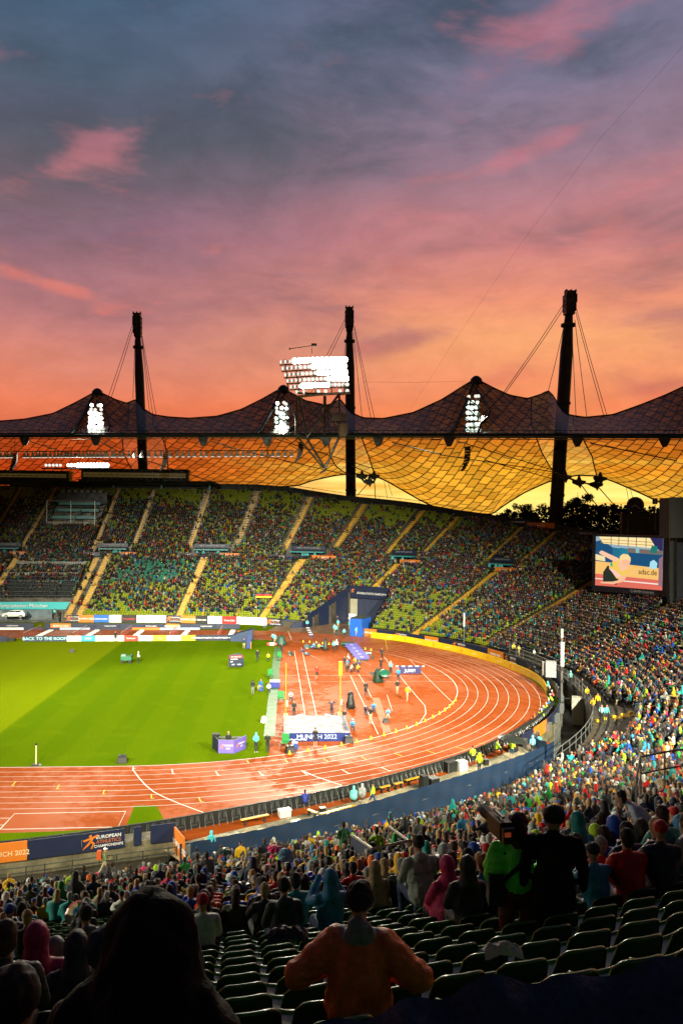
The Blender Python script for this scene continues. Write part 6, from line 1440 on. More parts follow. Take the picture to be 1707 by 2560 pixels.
for i, (u, v, z, c_, lab) in enumerate(((1283, 1633, 1.2, (.7, .55, .03), 'steward in yellow jacket on the bare steps behind the bend'), (1296, 1638, 1.2, (.65, .55, .1), 'person in white trousers beside the yellow steward on the bare steps'), (1334, 1648, 1.2, (.6, .6, .58), 'person in white jacket alone on the bare steps'), (1344, 1645, 1.2, BLK, 'person in black beside the white jacket on the bare steps'), (1454, 1720, 1.6, BLK, 'security man in black on the steps above the ditch'), (1466, 1746, 1.4, (.8, .5, .01), 'steward in yellow jacket leaning on the ditch rail'), (1481, 1776, 1.4, (.8, .5, .01), 'steward in yellow coat stepping down above the ditch'), (1493, 1755, 1.8, (.8, .52, .01), 'steward in yellow vest with black sign on the back'), (1503, 1792, 1.8, (.3, .6, .6), 'helper in pale turquoise with navy trousers on the steps'), (1515, 1787, 2.0, (.1, .5, .52), 'helper in turquoise next to the pale one on the steps'), (1425, 1712, 1.0, (.2, .5, .5), 'person in pale blue-green cape at the start of the ditch rail'), (1427, 1790, -2.6, BLK, 'man in black standing down in the ditch'))):
    q = atz(u, v, z); s_, d_ = sd_of(q[0], q[1]); zz = z if z < 0 else max(float(zprof(s_, int(max(d_, 0)/ROW)*ROW+.2)), .9)
    person((q[0], q[1], zz+.01), rnd.uniform(2, 4), c_, lab, 'standing', hat='hair' if i != 10 else 'hood', arms=rnd.choice(['down', 'front']), vox=.03, tr='beige' if i in (1,) else 'dark')
# ---- equipment
def thing(name, loc, label, cat, parts, rz=0., grp=None):
    e = empty(name, loc, rz, label=label, cat=cat, group=grp)
    for nm, mb, m_ in parts: mb.build(nm, m_, e, smooth=False)
    return e
def bx(*boxes):
    mb = MB()
    for b in boxes: mb.box(*b[:2], **(b[2] if len(b) > 2 else {}))
    return mb
blkp = MATS['black_plastic'] if 'black_plastic' in MATS else mat('black_plastic', (.012, .014, .013), .4)
yel = mat('bench_yellow', (.62, .34, .02), .4, noise=.2)
def bench(a, b, z, label):
    A, B = atz(*a, z+.45), atz(*b, z+.45); c_ = (A+B)/2; L = np.linalg.norm(B-A); ang = math.atan2(B[1]-A[1], B[0]-A[0])
    mb = MB(); mb.box((0, 0, .44), (L, .26, .05)); e = thing('bench', (c_[0], c_[1], z+.012), label, 'bench', [('seat', mb, yel)], ang)
    for f in (-.35, .35): mb = MB(); mb.box((L*f, 0, .21), (.05, .24, .41)); mb.box((L*f, 0, .02), (.05, .4, .04)); mb.build('leg', steel, e)
bench((602, 2050), (671, 2036), 0, 'yellow bench beside the white plastic tub'); bench((950, 1969), (974, 1963), 0, 'short yellow bench with a white cloth on it'); bench((985, 1960), (1005, 1955), 0, 'short yellow bench next to the loudspeakers'); bench((1014, 1951), (1062, 1938), 0, 'long yellow bench behind the black loudspeakers'); bench((1190, 1890), (1207, 1886), 0, 'small yellow bench beside the walking steward')
bench((800, 2035), (885, 2013), -.3, 'long low yellow board lying at the edge of the wet path')
bench((770, 2023), (790, 2032), -.05, 'short yellow bench beside the judge in royal blue')
q = atz(711, 2042); thing('storage_tub', (q[0], q[1], .012), 'translucent white plastic tub on the red surface', 'tub', [('body', bx(((0, 0, .26), (.8, .55, .5), dict(taper=1.08))), mat('milky_plastic', (.5, .52, .5), .3)), ('lid', bx(((0, 0, .53), (.9, .62, .05))), mat('milky_plastic', (.5, .52, .5), .3))], .35)
q = atz(1125, 1930); thing('flight_case', (q[0], q[1], .012), 'black flight case with metal edges behind the screen fence', 'case', [('body', bx(((0, 0, .5), (1.0, .7, .8))), blkp), ('edging', bx(*[((sx*.5, sy*.35, .5), (.04, .04, .86)) for sx in (-1, 1) for sy in (-1, 1)]), lsteel), ('castors', bx(*[((sx*.4, sy*.25, .05), (.08, .08, .1)) for sx in (-1, 1) for sy in (-1, 1)]), blkp)], .5)
q = atz(1152, 1926); thing('wrapped_crate', (q[0], q[1], .012), 'white plastic wrapped crate beside the flight case', 'crate', [('body', bx(((0, 0, .42), (.95, .7, .8), dict(taper=.96))), mat('shrink_wrap', (.6, .6, .58), .25, noise=.2, nscale=6, bump=.6)), ('pallet', bx(((0, 0, .0), (1, .75, .04))), yel)], .5)
q = atz(1068, 1975); thing('loudspeaker', (q[0], q[1], .012), 'pair of black loudspeaker cabinets standing on the wet path', 'loudspeaker', [('cabinet', bx(((-.35, 0, .6), (.6, .7, 1.2), dict(taper=.8)), ((.45, -.1, .45), (.8, .7, .9))), blkp), ('tray', bx(((.45, -.1, .94), (.85, .75, .06))), lsteel)], .45)
q = atz(806, 2030); thing('equipment_box', (q[0], q[1], .012), 'small black box with white lid on the wet path', 'box', [('body', bx(((0, 0, .16), (.42, .3, .3))), blkp), ('lid', bx(((0, 0, .33), (.44, .32, .03))), mat('white_paint', (.78, .76, .72), .5))], .3)
q = atz(1214, 1913); thing('equipment_box', (q[0], q[1], .012), 'black box with a bright lamp beside the lime vested steward on the path', 'box', [('body', bx(((0, 0, .25), (.4, .35, .5))), blkp), ('lid', bx(((0, 0, .52), (.42, .37, .03))), lsteel)], .3)
for u, v, lab in ((306, 1907, 'black loudspeaker at the inner kerb of the near straight'), (725, 1882, 'black monitor wedge on the kerb beside the green seat'), (871, 1857, 'black monitor wedge at the corner of the mat'), (964, 1808, 'small black bag on the red surface'), (180, 1631, 'tiny black box on the far part of the pitch'), (549, 1569, 'black loudspeaker on the verge under the red board'), (661, 1570, 'black loudspeaker on the verge near the blue cloth')):
    q = atz(u, v); s_ = 1.2 if v > 1850 else .9; thing('loudspeaker' if 'bag' not in lab and 'box' not in lab else 'equipment_box', (q[0], q[1], .02), lab, 'loudspeaker' if 'bag' not in lab and 'box' not in lab else 'box', [('cabinet', bx(((0, 0, .28*s_), (.75*s_, .5*s_, .54*s_), dict(taper=.72))), blkp), ('grille', bx(((0, -.24*s_, .22*s_), (.6*s_, .03, .36*s_))), mat('grille', (.04, .04, .04), .6)), ('handle', bx(((0, 0, .57*s_), (.3, .05, .05))), steel)], rnd.uniform(-.4, .4))
q = atz(91, 1914); thing('marker_post', (q[0], q[1], .02), 'thin pale post with black foot on the near edge of the pitch', 'post', [('post', bx(((0, 0, .9), (.08, .08, 1.7))), mat('cream', (.6, .5, .3), .5)), ('foot', bx(((0, 0, .06), (.8, .5, .1), dict(taper=.7))), blkp), ('head', bx(((0, 0, 1.8), (.18, .12, .14))), blkp)])
# results board, three sided
def tri_board(u, v, w_, h, label, rz, lines, tilt=.0):
    q = atz(u, v); e = empty('results_board', (q[0], q[1], .02), rz, label=label, cat='results board')
    o_ = [(-w_/2, -w_*.30), (w_/2, -w_*.30), (w_*.12, w_*.55)]
    mb = MB(); mb.prism(o_, .05, h); mb.build('body', colmat(NAVY), e); y = -w_*.30-.012
    mb = MB(); mb.box((0, y+.006, h*.86), (w_*.9, .02, h*.18)); mb.build('red_header', colmat((.5, .03, .03)), e)
    for s_, sz, fx, fz in lines:
        me = text_mesh(s_, sz*h, .003); me.materials.clear(); me.transform(face_mat((fx*w_, y-.014, fz*h), (0, -1, 0))); link('lettering', me, e, mat('lit_letters', (.8, .8, .8), .5, emit=(.8, .85, 1), estr=.8))
tri_board(590, 1666, 2.1, 1.7, 'three sided navy results board with a red headline standing on the grass', .1, [("Men's Pole Vault", .12, 0, .86), ('ATHLETE 1', .13, -.12, .66), ('GER', .13, -.3, .46), ('5.80', .14, -.2, .22), ('5.65m', .14, .22, .22)])
# angled commentary desk
q = atz(572, 1885); dk_e = empty('presenter_desk', (q[0], q[1]+1.2, .02), .0, label='angled purple and navy presenter desk with white lettering on the near pitch edge', cat='desk')
pts = [(-1.5, .5), (-.95, -1.0), (.45, -1.15), (1.45, .35)]
for (a, b), c_ in zip(zip(pts[:-1], pts[1:]), (NAVY, (.14, .10, .42), (.14, .10, .42))):
    t = np.array(b)-np.array(a); L = np.linalg.norm(t); ang = math.atan2(t[1], t[0]); m_ = (np.array(a)+np.array(b))/2; mb = MB(); mb.box((m_[0], m_[1], .62), (L, .08, 1.2), rz=ang); mb.build('desk_panel', colmat(c_), dk_e)
    if c_ != NAVY:
        n = (t[1]/L, -t[0]/L, 0)
        for s_, sz, dz in (('MUNICH', .24, .72), ('2022', .2, .45)): me = text_mesh(s_, sz, .003); me.materials.clear(); me.transform(face_mat((m_[0]+t[0]*.12+n[0]*.05, m_[1]+t[1]*.12+n[1]*.05, dz), n)); link('lettering', me, dk_e, colmat(WHT))
        logo(dk_e, (m_[0]-t[0]*.25+n[0]*.05, m_[1]-t[1]*.25+n[1]*.05, .6), n, .4)
mb = MB(); mb.box((0, -.2, 1.2), (2.0, .5, .05)); mb.build('worktop', blkp, dk_e); mb = MB(); mb.box((-1.3, .6, .7), (.7, .5, 1.3)); mb.build('equipment_rack', blkp, dk_e)
fp(571, 1878, BLK, 'presenter in black sitting behind the angled desk', hat='hair', hair='blond hair', arms='front')
# JUMP board
A, B = atz(997, 1684), atz(1052, 1684); e = board(A, B, .95, (.02, .02, .10), [('JUMP!', .62, WHT, 0, .42)], 'navy JUMP! board with a striped bar standing in the D', name='steeplechase_barrier', cat='barrier')
L = np.linalg.norm(B-A); mb = MB(); mb.box((0, -.02, 1.02), (L+.9, .14, .14)); mb.build('bar', colmat(WHT), e); mb = MB()
for i in range(4): mb.box((-L/2+.1+i*L/3.2, -.02, 1.021), (.5, .15, .15))
mb.build('bar_stripes', colmat((.03, .03, .12)), e)
mb = MB(); mb.box((-L/2-.5, 0, .55), (.8, .1, .9)); mb.build('brown_panel', colmat((.2, .06, .03)), e)
# athletes benches with purple covers
for i in range(5):
    a = np.array([865+i*6.2, 1621+i*7.6]); q = atz(*a); mb = MB(); mb.box((0, 0, .5), (2.1, 1.0, .08), M=Matrix.Rotation(R(28), 4, 'X')); 
    e = thing('covered_bench', (q[0]+.9, q[1], .02), f'purple covered athletes bench, {ordw(i)} of the row starting at the green roll', 'bench', [('cover', mb, mat('purple_cover', (.10, .09, .34), .4, noise=.15))], .12, 'purple covered benches in the D')
    mb = MB(); mb.box((0, .02, .2), (1.9, .7, .36)); mb.build('bench_frame', steel, e); me = text_mesh('M22', .3, .003); me.materials.clear(); me.transform(Matrix.Translation((0, -.06, .53)) @ Matrix.Rotation(R(28), 4, 'X')); link('lettering', me, e, colmat(WHT))
q = atz(868, 1616); thing('green_roll', (q[0], q[1], .1), 'dark green padded roll at the end of the purple benches', 'roll', [('roll', MB().tube([(-1.1, 0, .35), (1.1, 0, .35)], .32, 10), mat('dark_green_cloth', (.01, .05, .02), .7)), ('stand', bx(((0, 0, .02), (1.8, .3, .06))), steel)])
def bag_pile(u, v, n, label, long_=1.0):
    q = atz(u, v); e = empty('vault_bags', (q[0], q[1], .02), rnd.uniform(0, 3), label=label, cat='bags')
    for i in range(n):
        c_ = rnd.choice([(.1, .3, .5), (.02, .02, .02), (.4, .4, .4), (.05, .2, .1), (.6, .4, .05), (.5, .5, .5)]); p = (rnd.uniform(-.8, .8), rnd.uniform(-.8, .8), .12+.08*rnd.random()); an = rnd.uniform(-.3, .3)+1.3
        mb = MB(); dx, dy = math.cos(an)*long_*rnd.uniform(.5, 1.1), math.sin(an)*long_*rnd.uniform(.5, 1.1); mb.tube([(p[0]-dx, p[1]-dy, p[2]), (p[0], p[1], p[2]+.06), (p[0]+dx, p[1]+dy, p[2])], [.08, .14, .07], 7); mb.build('bag', colmat(c_), e)
bag_pile(790, 1620, 9, 'pile of pole bags beside the first run-up line'); bag_pile(900, 1636, 10, 'pile of long pole bags beside the purple benches', 1.4)
def draped(u, v, h, c_, label, w_=.5):
    q = atz(u, v); e = empty('covered_camera', (q[0], q[1], .02), rnd.uniform(-.4, .4), label=label, cat='camera')
    mb = MB(); mb.lathe([(w_*.9, .1), (w_*.75, h*.35), (w_*.55, h*.7), (w_*.5, h*.9), (w_*.2, h)], n=9); me = mb.mesh('rain_cover', True)
    for vv in me.vertices: k = 1+.15*math.sin(vv.index*2.4); vv.co.x *= k; vv.co.y *= k*1.1
    link('rain_cover', me, e, colmat(c_, .5)); mb = MB(); mb.box((0, -.1, h*.96), (.3, .6, .25)); mb.tube([(0, -.35, h*.96), (0, -.75, h*.95)], .1, 8); mb.build('camera_head', blkp, e)
    mb = MB()
    for a in (0, 2.1, 4.2): mb.tube([(0, 0, h*.5), (w_*1.3*math.cos(a), w_*1.3*math.sin(a), 0)], .03, 4)
    mb.build('tripod', steel, e)
draped(813, 1626, 1.9, (.03, .05, .04), 'camera on a tripod under a dark cover with white top near the benches'); draped(876, 1772, 1.9, (.012, .016, .016), 'tall black draped camera on the red surface beyond the mat', .6); draped(944, 1706, 1.8, (.01, .05, .03), 'draped camera rig under a dark green umbrella', .8); draped(703, 1613, 1.6, (.02, .07, .05), 'dark green draped camera at the corner of grass and red surface', 1.1)
for u, v, r_, c_, lab in ((768, 1616, 9, (.08, .12, .12), 'grey-green umbrella lying open beside the pole bags'), (767, 1634, 8, (.05, .09, .14), 'blue-grey umbrella lying near the first run-up line'), (727, 1634, 8, (.04, .06, .05), 'dark umbrella lying on the red surface near the grass'), (931, 1642, 7, (.05, .07, .06), 'dark umbrella lying open near the lane marker cones'), (960, 1682, 14, (.01, .09, .05), 'dark green umbrella over the camera rig in the D'), (757, 1626, 6, (.02, .02, .12), 'small navy umbrella lying near the run-up line')):
    q = atz(u, v, .3 if v != 1682 else 1.6); umbrella(tuple(q), r_*proj(q)[2]/FPX, [c_], lab, (rnd.uniform(.2, .9), rnd.uniform(-.4, .4)))
q = atz(1279, 1862, 1.9); umbrella((q[0], q[1], 2.35), 1.25, [(.02, .022, .02)], 'large black umbrella over the camera at the bend fence', (.1, .1)); draped(1281, 1880, 1.8, (.015, .017, .016), 'draped camera beneath the large black umbrella at the fence', .55)
q = atz(660, 1806); thing('marker_cover', (q[0], q[1], .02), 'small white cover standing on the grass', 'marker', [('cover', MB().lathe([(.38, 0), (.3, .4), (.2, .6), (.05, .66)], n=7), colmat(WHT)), ('peg', bx(((0, 0, .1), (.9, .08, .06))), steel)])
q = atz(680, 1615); thing('padded_roll', (q[0], q[1], .02), 'red and white padded roll at the edge of the grass', 'roll', [('roll', MB().tube([(-.8, 0, .3), (.8, 0, .3)], .28, 10), colmat((.6, .05, .03))), ('white_wrap', MB().tube([(-.4, 0, .3), (.4, 0, .3)], .285, 10), colmat(WHT))])
q = atz(687, 1718); thing('officials_table', (q[0], q[1], .02), 'blue officials table with a white top beside the green strip', 'table', [('table_top', bx(((0, 0, .78), (1.3, 1.2, .05))), colmat(WHT)), ('blue_skirt', bx(((0, 0, .4), (1.2, 1.1, .7))), colmat((.02, .03, .2)))])
for u, v, lab in ((675, 1696, 'green folding chair beside the officials table'), (712, 1868, 'bright green padded chair beside the mat'), (703, 1755, 'green chair by the grass side upright'), (700, 1650, 'green chair beside the crouching photographer')):
    q = atz(u, v); thing('folding_chair', (q[0], q[1], .02), lab, 'chair', [('seat', bx(((0, 0, .45), (.7, .6, .08))), colmat((.02, .2, .05))), ('backrest', bx(((0, .3, .85), (.7, .08, .7))), colmat((.02, .2, .05))), ('legs', bx(*[((sx*.3, sy*.25, .21), (.05, .05, .42)) for sx in (-1, 1) for sy in (-1, 1)]), steel)], rnd.uniform(-.5, .5))
q = atz(653, 1727); thing('blue_box', (q[0], q[1], .02), 'blue plastic box used as a seat on the grass', 'box', [('body', bx(((0, 0, .25), (.6, .5, .48), dict(taper=.9))), colmat((.02, .06, .25))), ('rim', bx(((0, 0, .5), (.58, .48, .04))), colmat((.03, .08, .3)))]); person((q[0], q[1], .1), math.pi-.8, (.02, .12, .45), 'judge in blue jacket and beige trousers sitting on the blue box', 'seated', tr='beige', hat='hair', arms='lap', vox=.03)
q = atz(737, 1873); thing('blue_box', (q[0], q[1], .02), 'blue and white box on the red surface beside the green chair', 'box', [('body', bx(((0, 0, .3), (.6, .5, .58), dict(taper=.85))), colmat((.02, .05, .22))), ('white_top', bx(((0, 0, .61), (.52, .42, .03))), colmat(WHT))])
q = atz(606, 1602); thing('officials_tent', (q[0], q[1], .02), 'low dark blue sloping tent at the end of the pitch boards', 'tent', [('canopy', MB().prism([(-2.0, 0), (1.7, 0), (1.9, 2.1), (-.4, 1.5), (-2.0, .9)], -1, 1, M=Matrix.Rotation(R(90), 4, 'X')), colmat((.012, .03, .08))), ('pole', bx(((1.95, 0, 1.1), (.08, .08, 2.2))), steel)])
q = atz(621, 1623); thing('feather_flag', (q[0], q[1], .02), 'narrow navy and orange flag stand on the far grass', 'flag', [('cloth', MB().prism([(-.3, .1), (.3, .1), (.5, 2.2), (.1, 2.5), (-.1, 1.9)], -.03, .03, M=Matrix.Rotation(R(90), 4, 'X')), colmat((.015, .03, .16))), ('orange_hem', bx(((.42, -.05, .6), (.12, .05, 1.1))), colmat(ORG))])
# green cart with a helper
q = atz(333, 1658); e = thing('ground_cart', (q[0]-.9, q[1], .02), 'dark green groundkeeping cart on the pitch', 'cart', [('body', bx(((0, 0, .75), (1.5, .9, .6)), ((-.4, 0, 1.15), (.8, .8, .3), dict(taper=.8)), ((.7, 0, 1.1), (.1, .8, .5))), colmat((.015, .12, .06))), ('handle', MB().tube([(.75, 0, 1.1), (1.1, 0, 1.25)], .04, 5), steel)])
for sx in (-.5, .5): mb = MB(); M = Matrix.Rotation(R(90), 4, 'X'); mb.lathe([(.24, -.06), (.26, 0), (.24, .06)], (sx, -.4, .26), 12, M=M); mb.build('wheel', blkp, e)
fp(346, 1660, WHT, 'groundskeeper in white beside the green cart', hat='cap', hair='white cap', arms='front', face=1.5)
fp(289, 1604, BLK, 'camera operator in black in front of the long white board', hat='hair', arms='camera'); 
q = atz(30, 1603); thing('equipment_box', (q[0], q[1], .02), 'black box on wheels with thin poles beside the first pitch board', 'box', [('body', bx(((0, 0, .3), (1.1, .8, .5))), blkp), ('poles', bx(((-.2, 0, 1), (.05, .05, 1.2)), ((.2, 0, 1), (.05, .05, 1.2))), steel)])
# hurdles
mbh = MB(); mbh.box((0, 0, .97), (1.18, .03, .12)); hbar = mbh.mesh('bar'); hbar.materials.append(mat('white_paint', (.78, .76, .72), .5))
mbh = MB()
for sx in (-.55, .55): mbh.box((sx, 0, .5), (.04, .04, .95)); mbh.box((sx, .35, .03), (.05, .7, .05))
hfr = mbh.mesh('frame'); hfr.materials.append(mat('hurdle_frame', (.25, .03, .02), .4))
HX = [atz((a+b)/2, 1580)[0] for a, b in ((75, 115), (196, 228), (313, 338), (434, 448), (552, 557))]
for i, hx_ in enumerate(HX):
    for l in range(8):
        e = empty('hurdle', (hx_, 37.15+1.22*l, .015), R(90), label='red and white hurdle in its lane on the far straight', cat='hurdle', group='hurdles set out across the far straight'); link('bar', hbar, e); link('frame', hfr, e)
        e = empty('lane_box', (hx_+2.0+.0*l, 37.1+1.22*l, .015), 0, label='flat white lane box on the ground beside a hurdle of the far straight', cat='lane box', group='white lane boxes beside the hurdles')
        mb = MB() if (i, l) == (0, 0) else None
        if mb: mb.box((0, 0, .12), (.9, .75, .22), taper=.9); lbx = mb.mesh('box'); lbx.materials.append(mat('white_paint', (.78, .76, .72), .5))
        link('box', lbx, e)
# block starts near the tunnel
for l in range(4): q = atz(772+l*2.6, 1576+l*5.6); thing('starting_marker', (q[0], q[1], .02), f'black and white lane marker, {ordw(l)} of the line crossing the far bend', 'marker', [('body', bx(((0, 0, .25), (.6, .5, .4))), colmat((.02, .02, .08))), ('white_face', bx(((-.2, -.02, .48), (.7, .55, .06))), colmat(WHT))])
# yellow lane cones
cn = MB(); cn.lathe([(.13, 0), (.12, .02), (.04, .3), (.02, .31)], n=8); cnm = cn.mesh('traffic_cone'); cnm.materials.append(mat('cone_yellow', (.8, .55, .01), .5))
for a in list(np.linspace(-66, -20, 17))+list(np.linspace(40, 62, 12)):
    o = link('lane_cone', cnm, None, None, label='small yellow cone standing on the inner kerb of the bend', cat='cone', group='yellow cones along the inner kerb'); o.location = (36.6*math.cos(R(a)), 36.6*math.sin(R(a)), .02); o.scale = (1.1,)*3
# green strip along the grass edge
mb = MB(); a0 = atz(692, 1640)[:2]; mb.box((gx-.1, (-28+27)/2, .03), (1.1, 54, .03)); mb.build('artificial_turf_strip', colmat((.015, .11, .018)), kind='structure')
mb = MB(); mb.box((25.6, -22, .02), (1.3, 12, .012)); q = None
st_ = [atz(u, v) for u, v in ((930, 1745), (948, 1745), (978, 1830), (958, 1832))]; mb = MB(); mb.add([(p[0], p[1], .03) for p in st_]+[(p[0], p[1], .012) for p in st_], [(3, 2, 1, 0), (0, 1, 5, 4), (1, 2, 6, 5), (2, 3, 7, 6), (3, 0, 4, 7)]); mb.build('runup_mat', colmat((.5, .10, .02)), kind='structure')
mb = MB(); st_ = [atz(u, v) for u, v in ((922, 1681), (955, 1680), (972, 1695), (938, 1697))]; mb.add([(p[0], p[1], .05) for p in st_]+[(p[0], p[1], .012) for p in st_], [(3, 2, 1, 0), (0, 1, 5, 4), (1, 2, 6, 5), (2, 3, 7, 6), (3, 0, 4, 7)]); mb.build('ground_sheet', blkp, label='black ground sheet beneath the draped camera rig', cat='ground sheet')
# ------------------------------------------------------------------ tunnel, boxes, vomitories, screen, clock, trees
navyp = colmat(NAVY)
# tunnel: side walls, header and curtain
tn = empty('tunnel_portal', label='navy clad tunnel portal cut into the far stand reading EUROPEAN ATHLETICS CHAMPIONSHIPS', cat='portal')
for fn, nm, off in ((tun_l, 'side_wall', .05), (tun_r, 'side_wall', -.05)):
    top = []; bot = []
    for d in np.linspace(-2.0 if fn is tun_l else -.3, 13.6, 20):
        s = fn(d)+off+(.5 if fn is tun_l else -.5)*0; q = bxy(s+(-1.6 if d < 0 and fn is tun_l else 0)*(-d/2), d); zt = float(zprof(s, max(d, 0)))+1.15-(.9 if d < .5 else 0)*1 if d > -1.9 else .3
        if fn is tun_r: zt = float(zprof(s, max(d, 0)))+1.2
        top.append((q[0], q[1], zt)); bot.append((q[0], q[1], -.03))
    mb = MB(); mb.grid([[a, b] for a, b in zip(bot, top)]); mb.grid([[(a[0]+.12, a[1]-.05, a[2]), (b[0]+.12, b[1]-.05, b[2])] for a, b in zip(bot, top)], flip=True); mb.grid([[a, (a[0]+.12, a[1]-.05, a[2])] for a in top]); mb.build(nm, navyp, tn)
sA, sB = tun_l(13.5)+.2, tun_r(13.5)-.1; A, B = bxy(sA, 13.2), bxy(sB, 13.2); t = B-A; L = np.linalg.norm(t); t /= L; n = np.array([t[1], -t[0], 0]); zt = float(zprof(145, 13.5))+1.3; ang = math.atan2(t[1], t[0]); c_ = (A+B)/2
mb = MB(); mb.box((c_[0], c_[1], zt-1.25), (L+.4, .3, 2.5), rz=ang); mb.build('header', navyp, tn)
lettering('EUROPEAN ATHLETICS CHAMPIONSHIPS', .62, (c_[0]+n[0]*.17+t[0]*.8, c_[1]+n[1]*.17+t[1]*.8, zt-1.5), n, colmat(WHT), tn, width=L*.78)
logo(tn, (c_[0]-t[0]*L*.42+n[0]*.17, c_[1]-t[1]*L*.42+n[1]*.17, zt-1.1), n, .9)
mb = MB(); N_ = 60; h0 = zt-2.5
P = [[(A[0]+t[0]*L*i/N_+n[0]*(-.35+.10*math.sin(i*1.9)), A[1]+t[1]*L*i/N_+n[1]*(-.35+.10*math.sin(i*1.9)), z) for z in (0, h0+.1)] for i in range(N_+1)]
mb.grid(P); mb.build('curtain', mat('navy_curtain', (.012, .02, .05), .7), tn, smooth=True)
mb = MB(); mb.box((A[0]+t[0]*1.0+n[0]*.1, A[1]+t[1]*1.0+n[1]*.1, h0*.55), (1.7, .12, h0*.8), rz=ang); mb.build('side_screen', colmat((.32, .30, .22)), tn)
mb = MB(); mb.box((A[0]+t[0]*1.0+n[0]*.6, A[1]+t[1]*1.0+n[1]*.6, .9), (1.8, .1, 1.7), rz=ang); mb.build('white_board', colmat((.6, .6, .66)), tn)
# writing on the slanting side wall
# blue box beside the tunnel
q = atz(905, 1590); bxe = empty('display_box', (q[0]-.2, q[1]+1.4, .01), -.5, label='tall blue box with one red and white face standing beside the tunnel', cat='display box')
mb = MB(); mb.box((0, 0, 1.6), (2.4, 4.2, 3.2)); mb.build('body', colmat((.01, .10, .48)), bxe); mb = MB(); mb.box((-1.22, 0, 1.7), (.05, 4.0, 2.6)); mb.build('white_face', colmat(WHT), bxe)
me = text_mesh('SPAR', 1.0, .01, bold=.03); me.materials.clear(); me.transform(face_mat((-1.25, 0, 1.7), (-1, 0, 0))); link('lettering', me, bxe, colmat((.6, .02, .02)))
mb = MB(); mb.box((0, 0, 3.24), (2.2, 4.0, .08)); [mb.box((0, y_, 3.33), (2.2, .08, .1)) for y_ in np.linspace(-1.9, 1.9, 7)]; mb.build('roof_rack', steel, bxe)
# blue cloth barriers beside the tunnel
cloth_wall('cloth_fence', [atz(704, 1565)[:2], atz(718, 1566)[:2], atz(730, 1566)[:2], atz(748, 1566)[:2]], 0, 1.3, blue, 'short blue cloth barrier between the last navy board and the tunnel wall', .03)
# ditch corner: blue cloth box, gates, antenna mast, white cabinet
cloth_wall('cloth_fence', [atz(1322, 1868, .5)[:2], atz(1350, 1876, .5)[:2], atz(1383, 1886, .5)[:2]], 0, 1.5, blue, 'blue cloth screen round the helpers corner next to the metal gate', .03)
cloth_wall('cloth_fence', [atz(1352, 1684, .2)[:2], atz(1378, 1696, .2)[:2], atz(1400, 1712, .2)[:2]], -.3, 1.7, blue, 'blue cloth screen beneath the white block by the ditch', .03)
def gate(u0, v0, u1, v1, z, h, label):
    A, B = atz(u0, v0, z), atz(u1, v1, z); e = empty('metal_gate', label=label, cat='gate'); mb = MB(); U = np.array([0, 0, h])
    mb.tube([A, B, B+U, A+U, A], .04, 5); mb.build('frame', lsteel, e); mb = MB()
    for i in range(1, 12): p = A+(B-A)*i/12; mb.tube([p, p+U], .015, 4)
    mb.build('bars', lsteel, e)
gate(1384, 1890, 1399, 1868, 0, 2.4, 'tall grey mesh gate at the end of the blue cloth fence')
q = atz(1402, 1822, -2.6); am = empty('antenna_mast', (q[0], q[1], -2.6), label='tall grey antenna mast with a white panel rising from the ditch', cat='mast')
mb = MB(); mb.tube([(0, 0, 0), (0, 0, 10.5)], .14, 8); mb.build('pole', lsteel, am); mb = MB(); mb.box((0, -.15, 8.6), (.42, .22, 2.8)); mb.build('antenna_panel', colmat((.4, .4, .38)), am); mb = MB(); mb.box((0, 0, 11.0), (.25, .2, 1.0)); mb.build('head', colmat((.4, .4, .38)), am)
for zz in (3, 5.5, 6.9): mb = MB(); mb.box((0, -.1, zz), (.35, .3, .3)); mb.box((.5, 0, zz+.5), (1.0, .06, .06)); mb.build('bracket', steel, am)
q = atz(1450, 1815, -2.6); thing('cabinet', (q[0]+.4, q[1]+.6, -2.6), 'large cream white cabinet standing in the ditch', 'cabinet', [('body', bx(((0, 0, 1.6), (2.3, 1.3, 3.2))), mat('cream_white', (.55, .52, .42), .5, noise=.12)), ('door', bx(((-.1, -.66, 1.6), (1.9, .03, 2.8))), mat('cream_white2', (.5, .47, .38), .5)), ('plinth', bx(((0, 0, .02), (2.4, 1.4, .1))), steel)], -.35)
q = atz(1376, 1690, 1.6)
thing('striped_block', (q[0], q[1], 1.5), 'white fluted block standing on the blue screen by the ditch', 'block', [('body', bx(((0, 0, 1.0), (1.3, .8, 2.0))), colmat((.45, .45, .43))), ('ribs', bx(*[((-.55+i*.22, -.42, 1.0), (.08, .06, 2.0)) for i in range(6)]), colmat((.45, .42, .5)))], -.3)
for k_, u in enumerate((1357, 1366)): q = atz(u, 1688, 1.6); thing('white_post', (q[0], q[1], 1.5), ['thin white post beside the fluted block, farther one', 'thin white post right next to the fluted block'][k_], 'post', [('post', bx(((0, 0, 1.0), (.25, .25, 1.7))), colmat((.42, .42, .4))), ('foot', bx(((0, 0, .05), (.5, .5, .1))), steel)])
# the tall thin pole in front of the lime seats
q = atz(1161, 1610, 1.0); thing('antenna_mast', (q[0], q[1]+.6, .3), 'thin grey pole with white antenna in front of the empty lime seats', 'mast', [('pole', MB().tube([(0, 0, 0), (0, 0, 5.5)], .07, 6), lsteel), ('antenna_panel', bx(((0, 0, 4.6), (.22, .18, 2.2))), colmat(WHT))])
